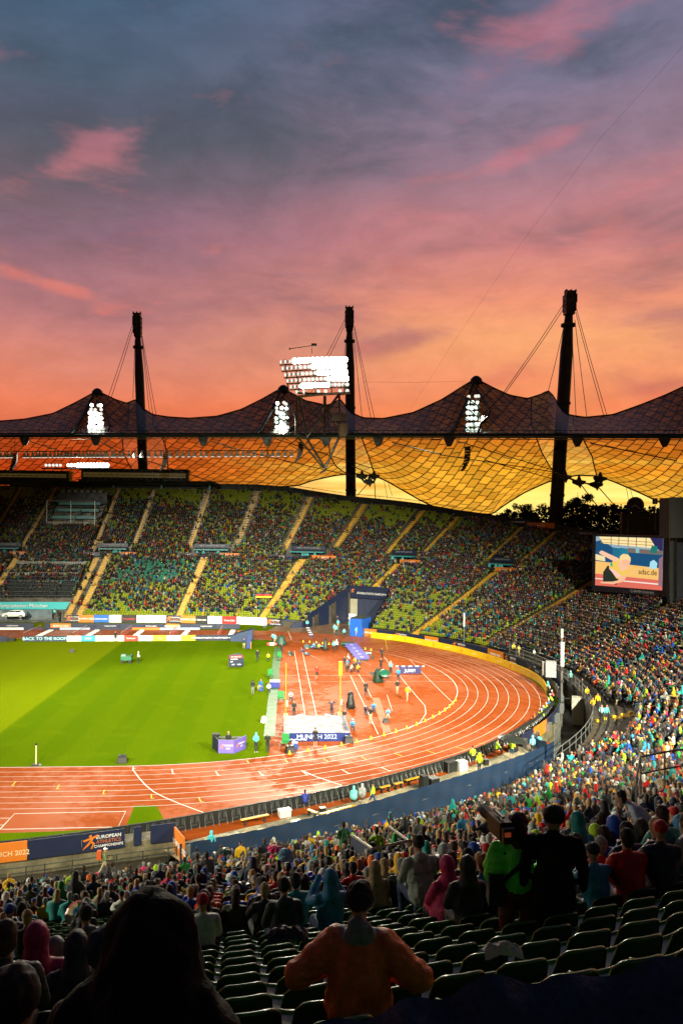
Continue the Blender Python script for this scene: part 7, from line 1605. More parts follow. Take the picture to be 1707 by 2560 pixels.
# outer ditch wall rail
i_ = [i for i in range(0, len(IC), 4) if 187 < SL[i] < 246]; pts = [(IC[i, 0]-NOR[i, 0]*.05, IC[i, 1]-NOR[i, 1]*.05, float(Z0[i])+1.35) for i in i_]
rail('railing', pts, .04, range(0, len(pts)), 'long curved grey railing on top of the outer ditch wall', h=1.3)
pts = [tuple(atz(u, v, 2.6)) for u, v in ((1268, 1980), (1440, 1862), (1512, 1860))]
for i in range(6): s_, d_ = 229.0, .35+i*.8; q = bpt(s_, d_); thing('step_marker', (q[0], q[1], q[2]-.3*0+.0), f'yellow step marker, {ordw(i)} up from the ditch railing', 'marker', [('block', bx(((0, 0, .13), (.3, .25, .26))), mat('yellow_paint', (.75, .52, .02), .5)), ('base', bx(((0, 0, .0), (.34, .3, .03))), steel)], 0, 'yellow markers on the bare steps')
# safe-standing rails over the right hand stand
mbr = 0
for k in range(5, 40, 2):
    d = k*ROW+.75; segs = [(181.2, 194.2), (196.6, 210), (212.8, 227.5)]
    for j, (a, b) in enumerate(segs):
        if d > at_s(D_, a)-1.5: continue
        ss = np.arange(a, b, 1.6); P = [bpt(s, d)+np.array([0, 0, 1.0]) for s in ss]
        if not (-40 < proj(P[0])[0] < 1760): continue
        e = empty('standing_rail', label=f"grey standing rail, {ordw((k-5)//2)} up in the {['first', 'second', 'third'][j]} block beyond the bend stairs", cat='rail', group='grey rails between the rows of the standing blocks')
        mb = MB(); mb.tube(P, .035, 4); mb.tube([p-np.array([0, 0, .45]) for p in P], .022, 4); mb.build('rail', lsteel, e); mb = MB()
        for p in P: mb.tube([p, p-np.array([0, 0, 1.0])], .025, 4)
        mb.build('posts', lsteel, e)
# vomitories of the upper gangway
tealb = mat('teal_beam', (.02, .22, .25), .4)
for i, (a, b) in enumerate(NOTCH):
    zf = float(zprof((a+b)/2, V0-.4)); zt = float(zprof((a+b)/2, V1+.5)); A, B = bxy(a+.9, V1-.25), bxy(b-.9, V1-.25); t = B-A; L = np.linalg.norm(t); t /= L; n = np.array([t[1], -t[0], 0]); ang = math.atan2(t[1], t[0]); c_ = (A+B)/2
    place = ['above the black seat block', 'above the wide double stairs', 'second from the wide stairs', 'straight above the German flag', 'above the tunnel portal', 'nearest the video screen'][i]
    e = empty('gangway_mouth', (c_[0], c_[1], zf), ang, label=f'dark gangway entrance with teal beam in the far stand, {place}', cat='entrance', group='entrances of the upper gangway')
    h = zt-zf+.6
    mb = MB(); mb.box((0, 0, h-.45), (L, .5, .9)); mb.build('fascia', navyp, e); mb = MB(); mb.box((0, -.9, h-1.35), (L*.96, 1.4, .28)); mb.build('beam', tealb, e)
    mb = MB(); mb.box((0, .1, (h-1)/2), (L-.1, .1, h-1)); mb.build('dark_opening', mat('opening_dark', (.01, .011, .012), .7), e)
    mb = MB(); [mb.box((x, -.15, (h-1)/2), (.14, .14, h-1)) for x in np.linspace(-L/2+.2, L/2-.2, 6)]; mb.build('columns', steel, e)
    me = text_mesh('EUROPEAN ATHLETICS CHAMPIONSHIPS', .4, .003); xs = [v.co.x for v in me.vertices]; me.transform(Matrix.Diagonal((L*.7/(max(xs)-min(xs)), 1, 1, 1))); me.materials.clear(); me.transform(face_mat((0, -.26, h-.42), (0, -1, 0))); link('lettering', me, e, colmat((.3, .3, .3)))
    for q_, (f, c2, tx) in enumerate(((.02, NAVY, 'MUNICH'), (.98, ORG, 'MUNICH 2022'))):
        s0 = a+(b-a)*f; P0, P1 = bxy(s0-1.9, V0-.35), bxy(s0+1.9, V0-.35)
        board(P0, P1, .95, c2, [(tx, .42, WHT, 0, .5)], f"{'orange MUNICH 2022' if q_ else 'dark'} board on the wall of the entrance {place}", 'boards at the gangway entrances', z0=zf+.25)
    mb = MB(); P0, P1 = bxy(b-1.9, V0-.5), bxy(b+1.9, V0-.5); mb.box(((P0[0]+P1[0])/2, (P0[1]+P1[1])/2, zf+.0), (3.8, .25, .9), rz=ang); mb.build('low_wall', MATS['wall_concrete'], kind='structure')
    for j in range(4):
        q = bxy(a+1.5+(b-a-3)*rnd.random(), V0+1.2+1.2*rnd.random()); person((q[0], q[1], zf), rnd.uniform(2.5, 3.8), (.04, .35, .36), 'steward in teal jacket waiting inside a gangway entrance of the far stand', 'standing', hat='hair', arms='down', vox=.03, group='teal stewards inside the gangway entrances')
# covered block over the drive-in: teal fascia, podium, car
sL, sR = 70.5, 89.0; dF = 6.3
A, B = bxy(sL, dF), bxy(sR, dF); t = B-A; L = np.linalg.norm(t); t /= L; n = np.array([t[1], -t[0], 0]); ang = math.atan2(t[1], t[0]); c_ = (A+B)/2
zt = atd(100, 1500, c_[1]-CAM[1])[2]; zb = atd(100, 1518, c_[1]-CAM[1])[2]
fe = empty('entrance_block', label='wide drive-in entrance with a turquoise fascia reading Olympiastadion München', cat='entrance')
mb = MB(); mb.box((c_[0], c_[1], (zt+zb)/2), (L+.6, .4, zt-zb), rz=ang); mb.build('fascia', mat('turquoise_fascia', (.03, .42, .46), .4), fe)
tp_ = atd(72, 1509, c_[1]-CAM[1]-.3); lettering('Olympiastadion München', 1.05, (tp_[0], c_[1]-.35+(tp_[0]-c_[0])*t[1], (zt+zb)/2), n, colmat(WHT), fe, width=10.4)
mb = MB(); mb.box((c_[0], c_[1]+.2, zb/2+.0), (L+.4, .12, zb), rz=ang); mb.build('rear_wall', mat('opening_dark', (.01, .011, .012), .7), fe)
pA = bxy(72.0, 5.6); pB = bxy(86.2, 5.6); mb = MB(); m_ = (pA+pB)/2; mb.box((m_[0], m_[1], zb*.5+.1), (13.2, .12, zb*.86), rz=ang); mb.build('backdrop', mat('grey_blue_backdrop', (.09, .13, .15), .4, noise=.5, nscale=.35), fe)
lettering('iX1', 1.3, (m_[0]-4.4, m_[1]-.1, zb*.62), n, colmat((.5, .52, .52)), fe); lettering('THE NEW', .35, (m_[0]-6.0, m_[1]-.1, zb*.72), n, colmat((.4, .42, .42)), fe)
mb = MB(); mb.box((c_[0], c_[1]-3.2, .22), (L-1, 5.6, .44), rz=ang); mb.build('podium', mat('wet_podium', (.07, .08, .075), .15, noise=.4, nscale=1.), fe)
for s_ in (70.9, 88.6): q = bxy(s_, 5.4); mb = MB(); mb.box((q[0], q[1], zb/2), (.5, .5, zb)); mb.build('pillar', MATS['wall_concrete'], fe)
# white sport utility car on the podium
q = bxy(0, 0); pc_ = atd(69, 1540, 171.5); cz = .44
car = empty('parked_car', (pc_[0], c_[1]-2.9, cz), ang+.06, label='white sport utility car displayed on the podium under the turquoise fascia', cat='car')
prof = [(-2.25, .35), (-2.3, .75), (-2.2, .98), (-1.2, 1.08), (-.62, 1.50), (-.1, 1.60), (1.0, 1.60), (1.75, 1.42), (2.15, 1.08), (2.28, .8), (2.25, .35)]
mb = MB(); W_ = .92; V = []; ks = (-1, -.9, .9, 1)
for k in ks:
    for x, z in prof: tuck = 1-.18*max(0, z-1.0)/.6; V.append((x if abs(k) < 1 else x*.985, W_*k*tuck, z if abs(k) < 1 else z*.985+.005))
nP = len(prof); Fs = [(i*nP+j, i*nP+j+1, (i+1)*nP+j+1, (i+1)*nP+j) for i in range(3) for j in range(nP-1)]+[tuple(range(nP)), tuple(range(3*nP, 4*nP))[::-1], (0, nP, 2*nP, 3*nP, 4*nP-1, 3*nP-1, 2*nP-1, nP-1)]
mb.add(V, Fs); mb.build('body', mat('white_car_paint', (.75, .75, .74), .2, coat=.6), car, smooth=False)
for side in (-1, 1):
    for nm, poly in (('side_window', [(-1.05, 1.12), (-.5, 1.47), (.25, 1.52), (.25, 1.12)]), ('side_window', [(.32, 1.12), (.32, 1.52), (1.05, 1.5), (1.55, 1.33), (1.5, 1.14)])):
        mb = MB(); V = [(x, side*(W_*(1-.18*(z-1)/.6)+.012), z) for x, z in poly]; mb.add(V, [tuple(range(len(V)))]); mb.build(nm, mat('car_glass', (.01, .012, .014), .08), car)
mb = MB(); V = [(-1.22, y, 1.09) for y in (-.78, .78)]+[(-.66, y, 1.49) for y in (.68, -.68)]; mb.add([(x-.02, y, z+.01) for x, y, z in V], [(0, 1, 2, 3)]); mb.build('windscreen', MATS['car_glass'], car)
for sx in (-1.42, 1.42):
    for sy in (-1, 1):
        M = Matrix.Rotation(R(90), 4, 'X'); mb = MB(); mb.lathe([(.36, -.11), (.37, 0), (.36, .11)], (sx, sy*.84, .36), 16, M=M); wh = mb.build('wheel', blkp, car); mb = MB(); mb.lathe([(.24, -.118), (.25, 0), (.24, .118)], (sx, sy*.84, .36), 10, M=M); mb.build('rim', lsteel, wh)
for sy in (-.6, .6): mb = MB(); mb.box((-2.27, sy, .82), (.08, .42, .12)); mb.build('headlight', colmat((.5, .5, .5), .15), car)
for i, (u, tx) in enumerate(((148, 'turquoise'), (153, 'black'))): q_ = bxy(86.6+i*.7, 4.0); person((q_[0], q_[1], .45), 3.2, TQ if i == 0 else BLK, f'attendant in {tx} jacket at the edge of the car podium', 'standing', hat='hair', arms='down', vox=.03)
# glass-railed rows of the black seat block
for k in range(9, 30, 2):
    P = [bpt(s, k*ROW+.1)+np.array([0, 0, .75]) for s in np.linspace(73.2, 88.6, 12)]
    e = empty('seat_rail', label=f'pale rail in front of the black seats, {ordw((k-9)//2)} row above the turquoise fascia', cat='rail', group='rails of the black seat block')
    mb = MB(); mb.tube(P, .05, 4); mb.build('rail', lsteel, e); mb = MB(); [mb.tube([p, p-np.array([0, 0, .75])], .03, 4) for p in P]; mb.build('posts', lsteel, e)
for d_, lab in ((16.8, 'pale concrete parapet across the black seat block, lower one'), (21.6, 'pale concrete parapet at the top of the black seat block')):
    A, B = bpt(73.2, d_), bpt(88.6, d_); c_ = (A+B)/2; mb = MB(); mb.box((c_[0], c_[1], c_[2]+.4), (np.linalg.norm(B-A), .25, 1.0), rz=math.atan2(B[1]-A[1], B[0]-A[0])); mb.build('parapet', mat('grey_parapet', (.2, .22, .2), .6, noise=.15), kind='structure')
# double-stair centre rail
e = empty('handrail', label='handrail running up between the two flights of the wide stairs', cat='railing'); P = [bpt(91.2, d)+np.array([0, 0, .95]) for d in np.arange(.5, 25.5, .8)]
mb = MB(); mb.tube(P, .04, 4); mb.build('rail', steel, e); mb = MB(); [mb.tube([p, p-np.array([0, 0, .95])], .03, 4) for p in P[::2]]; mb.build('posts', steel, e)
# commentary boxes high in the stand
cb = empty('commentary_box', label='glass fronted commentary boxes with turquoise desks high in the far stand', cat='commentary box'); s0, s1 = 74.8, 86.2
for k, (d_, hh_, m_) in enumerate(((39.5, 1.1, mat('cream', (.6, .5, .3), .5)), (42.2, .75, MATS['teal_beam']), (45.2, .7, MATS['teal_beam']), (48.0, .7, MATS['teal_beam']))):
    A, B = bpt(s0+k*.2, d_), bpt(s1-k*.2, d_); c_ = (A+B)/2; zz = c_[2]+.6+k*.25; mb = MB(); mb.box((c_[0], c_[1], zz), (np.linalg.norm(B-A), .3, hh_), rz=math.atan2(B[1]-A[1], B[0]-A[0])); mb.build('desk' if k else 'front_wall', m_ if k else colmat((.2, .2, .15)), cb)
A, B = bpt(s0, 39.4), bpt(s1, 39.4)
mb = MB()
for f in (0, .5, 1): p = A+(B-A)*f; mb.tube([p, p+np.array([0, 0, 6.4])], .12, 5)
mb.tube([A+np.array([0, 0, 6.4]), B+np.array([0, 0, 6.4])], .14, 5); mb.build('frame', lsteel, cb)
A, B = bpt(s0-.5, 51), bpt(s1+.5, 51); c_ = (A+B)/2; mb = MB(); mb.box((c_[0], c_[1], c_[2]+.9), (np.linalg.norm(B-A), .4, 3.4)); mb.build('rear_panel', colmat((.006, .010, .025)), cb)
mb = MB()
for i in range(7): mb.box((c_[0]-5+i*1.6, c_[1]-.3, c_[2]+3.0), (.9, .1, .7))
mb.build('upper_windows', colmat((.12, .15, .15)), cb)
# long gantry above the back rows of the stand
gz = [(atd(u, 1190, 222)) for u in (-160, 545)]
for a, b, va, vb_, lab in ((-160, 172, 1177, 1200, 'long roofed gantry along the top of the far stand, outer part'), (212, 470, 1174, 1203, 'long roofed gantry along the top of the far stand beneath the bright light strip')):
    e = empty('press_gantry', label=lab, cat='gantry'); A, B = atd(a, va, 224), atd(b, va+2, 222); A2, B2 = atd(a, vb_, 224), atd(b, vb_+2, 222); c_ = (A+B2)/2; L = B[0]-A[0]; h = A[2]-A2[2]
    mb = MB(); mb.box((c_[0], c_[1], c_[2]), (L, 3.5, h*.75)); mb.build('cabin', mat('gantry_dark', (.03, .035, .025), .5, noise=.4, nscale=.4), e)
    mb = MB(); mb.box((c_[0], c_[1]-.3, c_[2]+h*.47), (L+.6, 5.0, .5)); mb.box((c_[0], c_[1]-.3, c_[2]-h*.5), (L+.8, 5.4, .6)); mb.build('roof_edge', steel, e)
    mb = MB(); [mb.box((A[0]+x, c_[1]-2.6, c_[2]), (.1, .1, h)) for x in np.arange(.5, L, 1.6)]; mb.tube([(A[0], c_[1]-2.6, c_[2]), (B[0], c_[1]-2.6, c_[2])], .06, 4); mb.build('railing', lsteel, e)
    mb = MB(); mb.box((c_[0], c_[1]-1.78, c_[2]+.1), (L*.96, .04, h*.4)); mb.build('window_band', mat('warm_window', (.12, .09, .03), .3, emit=(.5, .32, .08), estr=.10), e)
e = empty('roof_beam', label='heavy dark beam carrying the gantries above the top row', cat='beam'); A, B = atd(-160, 1208, 220), atd(540, 1208, 218); mb = MB(); mb.tube([A, B], .55, 6); mb.build('beam', steel, e)
for u in (30, 285, 405, 525): p = atd(u, 1205, 219.5); mb = MB(); mb.box(p-np.array([0, 0, 1.6]), (.45, .45, 3.6)); mb.build('teal_post', tealb, e)
# dark hoarding closing the top of the stand
rim = [i for i in range(0, len(IC), 3) if 60 < SL[i] < 186]; P = [IC[i]+NOR[i]*(D_[i]+.2) for i in rim]; Zr = [float(zprof(SL[i], D_[i])) for i in rim]
mb = MB(); mb.grid([[(p[0], p[1], z-1.5), (p[0], p[1], z+1.5)] for p, z in zip(P, Zr)]); mb.grid([[(p[0]*1.003, p[1]*1.003, z-1.5), (p[0]*1.003, p[1]*1.003, z+1.5)] for p, z in zip(P, Zr)], flip=True); mb.build('rim_parapet', mat('rim_dark', (.012, .016, .016), .6), kind='structure')
mb = MB(); mb.tube([(p[0], p[1], z+2.1) for p, z in zip(P, Zr)], .06, 4); [mb.tube([(p[0], p[1], z+1.4), (p[0], p[1], z+2.1)], .04, 3) for p, z in list(zip(P, Zr))[::2]]; mb.build('railing', steel, label='thin railing along the top rim of the far stand', cat='railing')
for i, (u, v, c2, tx) in enumerate(((1352, 1306, ORG, 'MUNICH'), (1295, 1298, NAVY, 'CHAMPIONSHIPS'), (1470, 1327, NAVY, 'MUNICH 2022'))):
    h_ = hit(u, v+6, 1.0); s_, d_ = h_; P0, P1 = bxy(s_-2.2, d_-.3), bxy(s_+2.2, d_-.3); board(P0, P1, 1.2, c2, [(tx, .4, WHT, 0, .5)], ['orange board on the top rim behind the mast by the trees', 'navy CHAMPIONSHIPS board on the top rim', 'navy MUNICH 2022 board on the top rim above the video screen'][i], z0=float(zprof(s_, d_))+.2)
# ---- video screen with the picture it shows
DS = 138
vs = empty('video_screen', label='bright video screen showing an athlete in a yellow top above an adac.de board', cat='video screen')
c4 = [atd(1489, 1341, 133), atd(1657, 1346, 121), atd(1654, 1476, 121), atd(1487, 1463, 133)]
ex = (c4[1]-c4[0]); ey = (c4[0]-c4[3]); nrm = np.cross(ex, ey); nrm /= np.linalg.norm(nrm); nrm = nrm if np.dot(nrm, CAM-c4[0]) > 0 else -nrm
def sp_(x, y, d=.0): return c4[3]+(c4[2]-c4[3])*x+((c4[0]-c4[3])*(1-x)+(c4[1]-c4[2])*x)*y+nrm*d
def spoly(pts, col, d, nm='picture_patch'):
    mb = MB(); mb.add([sp_(x, y, d) for x, y in pts]+[sp_(x, y, d-.02) for x, y in pts], [tuple(range(len(pts)))]); m_ = mat('screen_%d_%d_%d' % tuple(int(q*100) for q in col), (0, 0, 0), .5, emit=col, estr=1.0); mb.build(nm, m_, vs)
BB = [sp_(-.06, -.12, -.3), sp_(1.06, -.12, -.3), sp_(1.06, 1.04, -.3), sp_(-.06, 1.04, -.3)]; mb = MB(); mb.add([tuple(p+nrm*.25) for p in BB]+[tuple(p-nrm*3.0) for p in BB], [(0, 1, 2, 3), (7, 6, 5, 4), (0, 4, 5, 1), (1, 5, 6, 2), (2, 6, 7, 3), (3, 7, 4, 0)]); mb.build('casing', colmat((.008, .01, .02)), vs)
W1 = lambda r, g, b: tuple(srgb(r, g, b)[:3])
spoly([(0, 0), (1, 0), (1, 1), (0, 1)], W1(150, 175, 190), .02, 'screen_face')
spoly([(0, 0), (1, 0), (1, .19), (0, .24)], W1(226, 110, 92), .04); spoly([(0, .13), (1, .10), (1, .125), (0, .15)], W1(250, 235, 225), .05)
spoly([(0, .24), (1, .19), (1, .42), (0, .50)], W1(250, 196, 112), .045)
spoly([(.0, .50), (1, .42), (1, .70), (.28, .78), (.1, .93), (0, .90)], W1(10, 78, 120), .04)
spoly([(.12, .86), (.9, .80), (.86, 1), (.05, 1)], W1(255, 232, 170), .05); spoly([(.82, 1), (1, 1), (1, .72), (.9, .82)], W1(40, 40, 90), .055)
for x in (.24, .36, .50, .62, .76): spoly([(x, .82), (x+.01, .82), (x+.01, 1), (x, 1)], W1(90, 70, 60), .06)
for y in (.88, .94): spoly([(.08, y), (.86, y-.03), (.86, y-.015), (.08, y+.012)], W1(200, 150, 80), .058)
spoly([(.50, .70), (1, .68), (1, .76), (.5, .79)], W1(120, 105, 100), .06); spoly([(.82, .72), (.92, .70), (.93, .84), (.85, .86)], W1(20, 120, 110), .065); spoly([(.62, .70), (.67, .70), (.67, .80), (.62, .80)], W1(130, 190, 190), .065)
spoly([(0, .52), (.16, .50), (.15, .60), (0, .64)], W1(245, 225, 170), .05)
for x, c_ in ((.27, (25, 110, 140)), (.38, (20, 125, 150))): spoly([(x, .56), (x+.13, .55), (x+.14, .77), (x, .79)], W1(*c_), .055)
spoly([(.82, .40), (.92, .41), (.93, .52), (.88, .58), (.83, .54)], W1(170, 225, 240), .07); spoly([(.95, .08), (1, .08), (1, .66), (.95, .6)], W1(150, 110, 120), .07)
# athlete
spoly([(.13, .09), (.34, .04), (.42, .16), (.30, .36), (.20, .42), (.13, .28)], W1(35, 45, 35), .08)
spoly([(.22, .38), (.34, .17), (.44, .16), (.50, .30), (.47, .50), (.36, .58), (.27, .50)], W1(245, 205, 90), .085); spoly([(.22, .36), (.34, .2), (.42, .17), (.40, .24), (.27, .36)], W1(255, 200, 200), .09); spoly([(.24, .42), (.28, .40), (.27, .48), (.25, .49)], W1(40, 170, 140), .092)
spoly([(.36, .58), (.10, .72), (.06, .68), (.07, .65), (.28, .52), (.36, .50)], W1(255, 200, 165), .095); spoly([(.40, .22), (.50, .26), (.46, .12), (.30, .05), (.10, .05), (.08, .08), (.28, .10), (.36, .13)], W1(250, 190, 150), .1)
spoly([(.42, .30), (.52, .40), (.50, .56), (.40, .56), (.36, .44)], W1(252, 196, 160), .1)
spoly([(.42, .52), (.46, .43), (.53, .44), (.55, .54), (.52, .62), (.45, .62)], W1(250, 188, 150), .105); spoly([(.38, .52), (.43, .54), (.50, .56), (.55, .52), (.55, .60), (.51, .66), (.44, .67), (.39, .62)], W1(255, 218, 150), .11)
me = text_mesh('adac.de', 1.0, .0, bold=.01); xs = [v.co.x for v in me.vertices]; wd = max(xs)-min(xs); M = Matrix([[*(ex/np.linalg.norm(ex)), 0], [*(ey/np.linalg.norm(ey)), 0], [*nrm, 0], [0, 0, 0, 1]]).transposed(); M.translation = Vector(sp_(.80, .33, .12)); me.transform(Matrix.Diagonal((np.linalg.norm(ex)*.26/wd,)*2+(1, 1))); me.transform(M); me.materials.clear(); link('lettering', me, vs, mat('screen_text', (0, 0, 0), .5, emit=W1(90, 60, 30), estr=1))
me = text_mesh('CHAMPIONSHIPS', .62, .0); me.transform(M.to_3x3().to_4x4()); me.transform(Matrix.Translation(Vector(sp_(.72, -.065, .0)))); me.materials.clear(); link('lettering', me, vs, colmat((.4, .4, .45)))
for x in (.15, .85): a = sp_(x, -.1, -1.5); s_, d_ = sd_of(a[0], a[1]); mb = MB(); mb.tube([a, (a[0], a[1], float(zprof(s_, max(d_, 0)))-.3)], .3, 8); mb.build('support', steel, vs)
mb = MB(); mb.box((sp_(1.17, .1, -1.5)), (2.8, 2.4, 19)); mb.build('side_tower', colmat((.007, .010, .02)), vs)
# tall dark scoreboard shoulder, clock, frame
ck = empty('stadium_clock', label='round stadium clock with a dark face and pale hands beside the trees', cat='clock'); DC_ = 150; cp0 = atd(1587, 1263, DC_); rr_ = 21*DC_/FPX; nc = np.array([-.35, -1, 0.]); nc /= np.linalg.norm(nc)
M = face_mat(cp0, nc); mb = MB(); V = []
mb.lathe([(rr_*.98, -.3), (rr_, -.1), (rr_, .1), (rr_*.93, .12)], cp0, 28, M=M.to_3x3().to_4x4()); mb.build('casing', colmat((.06, .07, .06)), ck); mb = MB(); mb.lathe([(rr_*.92, .1), (rr_*.92, .14)], cp0, 28, M=M.to_3x3().to_4x4()); mb.build('face', colmat((.008, .009, .008)), ck)
mb = MB()
for k in range(12): a = k*math.pi/6; MM = M @ Matrix.Rotation(-a, 4, 'Z'); mb.box((0, 0, 0), (.001, .001, .001)); mb.prism([(-.05, rr_*.78), (.05, rr_*.78), (.05, rr_*.9), (-.05, rr_*.9)], .145, .16, M=MM)
mb.build('hour_marks', colmat((.35, .36, .3)), ck)
for nm, a, L_, w_ in (('minute_hand', 128, .74, .07), ('hour_hand', 245, .5, .09)): mb = MB(); mb.prism([(-w_, -.1), (w_, -.1), (w_*.7, rr_*L_), (-w_*.7, rr_*L_)], .165, .185, M=M @ Matrix.Rotation(-R(a), 4, 'Z')); mb.build(nm, colmat((.45, .46, .38)), ck)
mb = MB(); mb.tube([cp0-np.array([0, 0, rr_]), cp0-np.array([0, 0, 7])], .25, 6); mb.build('pole', steel, ck)
sb = empty('scoreboard_scaffold', label='dark scoreboard scaffold with pale outlines below the clock', cat='scoreboard'); D9 = 146
mb = MB(); q0, q1, q2, q3 = [atd(u, v, D9) for u, v in ((1568, 1297), (1622, 1294), (1622, 1330), (1568, 1332))]; mb.tube([q0, q1, q2, q3, q0], .09, 4); mb.tube([(q0+q3)/2+np.array([0, 0, .6]), (q1+q2)/2+np.array([0, 0, .6])], .06, 4); mb.tube([atd(1605, 1277, D9), atd(1641, 1277, D9)], .07, 4); mb.build('pale_outline', colmat((.10, .10, .07)), sb)
mb = MB(); c_ = atd(1610, 1330, D9+2); mb.box(c_, (9, 1.0, 7)); mb.build('dark_panel', colmat((.008, .009, .008)), sb); mb = MB(); mb.box(atd(1636, 1253, D9), (.9, .2, 1.1)); mb.build('number_plate', tealb, sb); me = text_mesh('1', .9, .01, bold=.02); me.materials.clear(); p_ = atd(1636, 1253, D9-.3); me.transform(face_mat(p_, (0, -1, 0))); link('lettering', me, sb, colmat(WHT))
mb = MB(); mb.tube([atd(1636, 1262, D9), atd(1636, 1330, D9)], .1, 4); mb.build('post', steel, sb)
tw = empty('scoreboard_tower', label='large black back of a scoreboard at the edge of the view above the video screen', cat='scoreboard'); a, b = atd(1659, 1245, 118), atd(1800, 1345, 118); mb = MB(); mb.box((a+b)/2, (b[0]-a[0], 3.5, a[2]-b[2])); mb.build('cabinet', mat('tower_black', (.010, .010, .008), .6), tw)
mb = MB(); mb.tube([a+np.array([0, -1.8, 0]), np.array([a[0], a[1]-1.8, b[2]])], .09, 4); mb.tube([a+np.array([0, -1.8, 0]), np.array([b[0], a[1]-1.8, a[2]])], .09, 4); mb.build('edge_trim', colmat((.06, .07, .05)), tw)
mb = MB(); [mb.tube([((a[0]+b[0])/2+x, a[1], b[2]), ((a[0]+b[0])/2+x, a[1], b[2]-12)], .4, 6) for x in (-3, 3)]; mb.build('leg', steel, tw)
# German flag on the seats
q = bpt(127.5, 7.6)+np.array([0, -.5, 1.3]); fg = empty('flag', tuple(q), .1, label='black, red and gold flag hung over empty lime seats', cat='flag')
for i, c2 in enumerate(((.01, .01, .01), (.45, .01, .01), (.7, .42, .01))):
    mb = MB(); mb.grid([[(-1.7+3.4*j/12, .08*math.sin(j*1.1), .55-.37*i), (-1.7+3.4*j/12, .08*math.sin(j*1.1+.4), .18-.37*i)] for j in range(13)]); mb.build('stripe', colmat(c2, .7), fg, smooth=True)
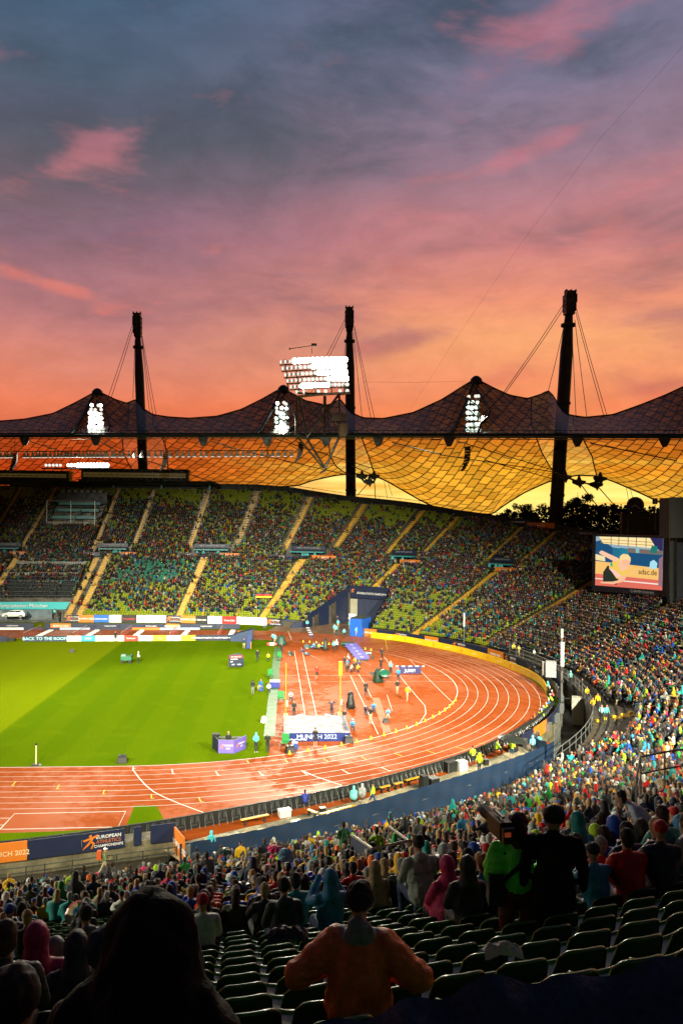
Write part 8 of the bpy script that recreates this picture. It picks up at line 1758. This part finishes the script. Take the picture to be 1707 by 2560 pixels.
# ---- trees behind the stand
leafm = mat('leaf_dark', (.018, .026, .010), .8, noise=.4, nscale=.8); bark = mat('bark', (.04, .03, .02), .9)
def tree(u, vtop, vbase, D, wpx, label, n=2600, seed=1, conif=False):
    rr = random.Random(seed); T = atd(u, vtop, D); Bz = -3.; p = atd(u, 1298, D); e = empty('tree', (p[0], p[1], Bz), label=label, cat='tree'); H_ = T[2]-Bz; k = D/FPX; Wm = wpx*k
    mb = MB(); mb.tube([(0, 0, 0), (.2, 0, H_*.4), (0, .1, H_*.7), (.1, 0, H_*.95)], [.5, .38, .22, .05], 8)
    clumps = []
    for i in range(14 if not conif else 10):
        a = rr.uniform(0, 6.28); z0 = H_*rr.uniform(.4, .75); r_ = Wm*.5*rr.uniform(.4, .95); z1 = min(H_*.93, z0+H_*rr.uniform(.08, .3)); f = (z1/H_); r_ *= (1.25-.9*abs(f-.72)/.28*.5) if not conif else (1.1-f)
        tip = (r_*math.cos(a), r_*math.sin(a), z1); mb.tube([(0, 0, z0), (tip[0]*.5, tip[1]*.5, (z0+z1)/2+.4), tip], [.2, .12, .04], 5); clumps.append((tip, rr.uniform(1.4, 2.8)*Wm/11))
    for i in range(16): f = rr.uniform(.55, 1.0) if not conif else rr.uniform(.3, 1.); a = rr.uniform(0, 6.28); r_ = Wm*.42*rr.random()*(1-((f-.6)/.42)**2 if f > .6 else 1)*(1 if not conif else max(.05, 1.05-f)*1.6); clumps.append(((r_*math.cos(a), r_*math.sin(a), H_*f-.6), rr.uniform(1.0, 2.3)*Wm/11))
    mb.build('trunk', bark, e); V = []; Fs = []; ns = np.random.default_rng(seed)
    for (c0_, r0_) in clumps:
        m = n//len(clumps); d = ns.normal(size=(m, 3)); d /= np.linalg.norm(d, axis=1)[:, None]; q = np.array(c0_)+d*(r0_*ns.random((m, 1))**.45)*np.array([1, 1, .75]); a = ns.normal(size=(m, 3)); a /= np.linalg.norm(a, axis=1)[:, None]; b = np.cross(a, ns.normal(size=(m, 3))); b /= np.linalg.norm(b, axis=1)[:, None]; sz = ns.uniform(.13, .30, (m, 1))
        for j in range(m): o_ = len(V); V += [tuple(q[j]-a[j]*sz[j]), tuple(q[j]+b[j]*sz[j]*.6), tuple(q[j]+a[j]*sz[j]), tuple(q[j]-b[j]*sz[j]*.6)]; Fs.append((o_, o_+1, o_+2, o_+3))
    me = bpy.data.meshes.new('crown'); me.from_pydata(V, [], Fs); link('crown', me, e, leafm)
TL = [(1442, 1212, 185, 78, 'tall round tree glowing between its leaves right beside the leaning mast', 6500), (1318, 1246, 200, 84, 'wide low tree with sparse branches behind the top rim before the mast', 5200), (1268, 1268, 205, 60, 'small bushy tree where the net touches the rim', 2600), (1532, 1243, 190, 30, 'pointed dark tree standing up from the tree line', 2200), (1500, 1262, 188, 70, 'broad dark tree in the line beneath the pointed one', 3800), (1560, 1258, 186, 60, 'dark tree behind the stadium clock', 3400), (1512, 1250, 195, 26, 'narrow tree top just before the pointed one', 1500), (1405, 1262, 205, 60, 'dark tree low behind the leaning mast', 2600), (1610, 1262, 184, 60, 'dark tree behind the scoreboard frame', 3200), (1650, 1268, 184, 70, 'dark tree behind the scoreboard tower', 3000)]
for i, (u, vt, D, wp, lab, n) in enumerate(TL): tree(u, vt, 0, D, wp, lab, n, 30+i, conif=i in (3, 6))
mb = MB(); P = []
for i in range(60):
    u = 1180+i*12; P.append((u, 1294-16*math.sin((u-1180)/720*math.pi)-5*rnd.random()))
mb.grid([[tuple(atd(u, v, 214)), tuple(atd(u, 1420, 214))] for u, v in P]); 
V = []; Fs = []
for i in range(9000):
    u = rnd.uniform(1240, 1760); top = 1292-24*math.sin(min(1, max(0, (u-1230)/420))*math.pi/1.3); v = rnd.uniform(top-8*rnd.random(), 1345); p = atd(u, v, rnd.uniform(196, 212)); a, b = Vector((rnd.gauss(0, 1), rnd.gauss(0, 1), rnd.gauss(0, 1))).normalized()*.45, Vector((rnd.gauss(0, 1), rnd.gauss(0, 1), rnd.gauss(0, 1))).normalized()*.35
    o_ = len(V); p = Vector(p); V += [tuple(p-a), tuple(p+b), tuple(p+a), tuple(p-b)]; Fs.append((o_, o_+1, o_+2, o_+3))
me = bpy.data.meshes.new('undergrowth'); me.from_pydata(V, [], Fs); link('undergrowth', me, None, leafm, kind='stuff', label='dark mass of shrubs and trees behind the stand', cat='undergrowth')
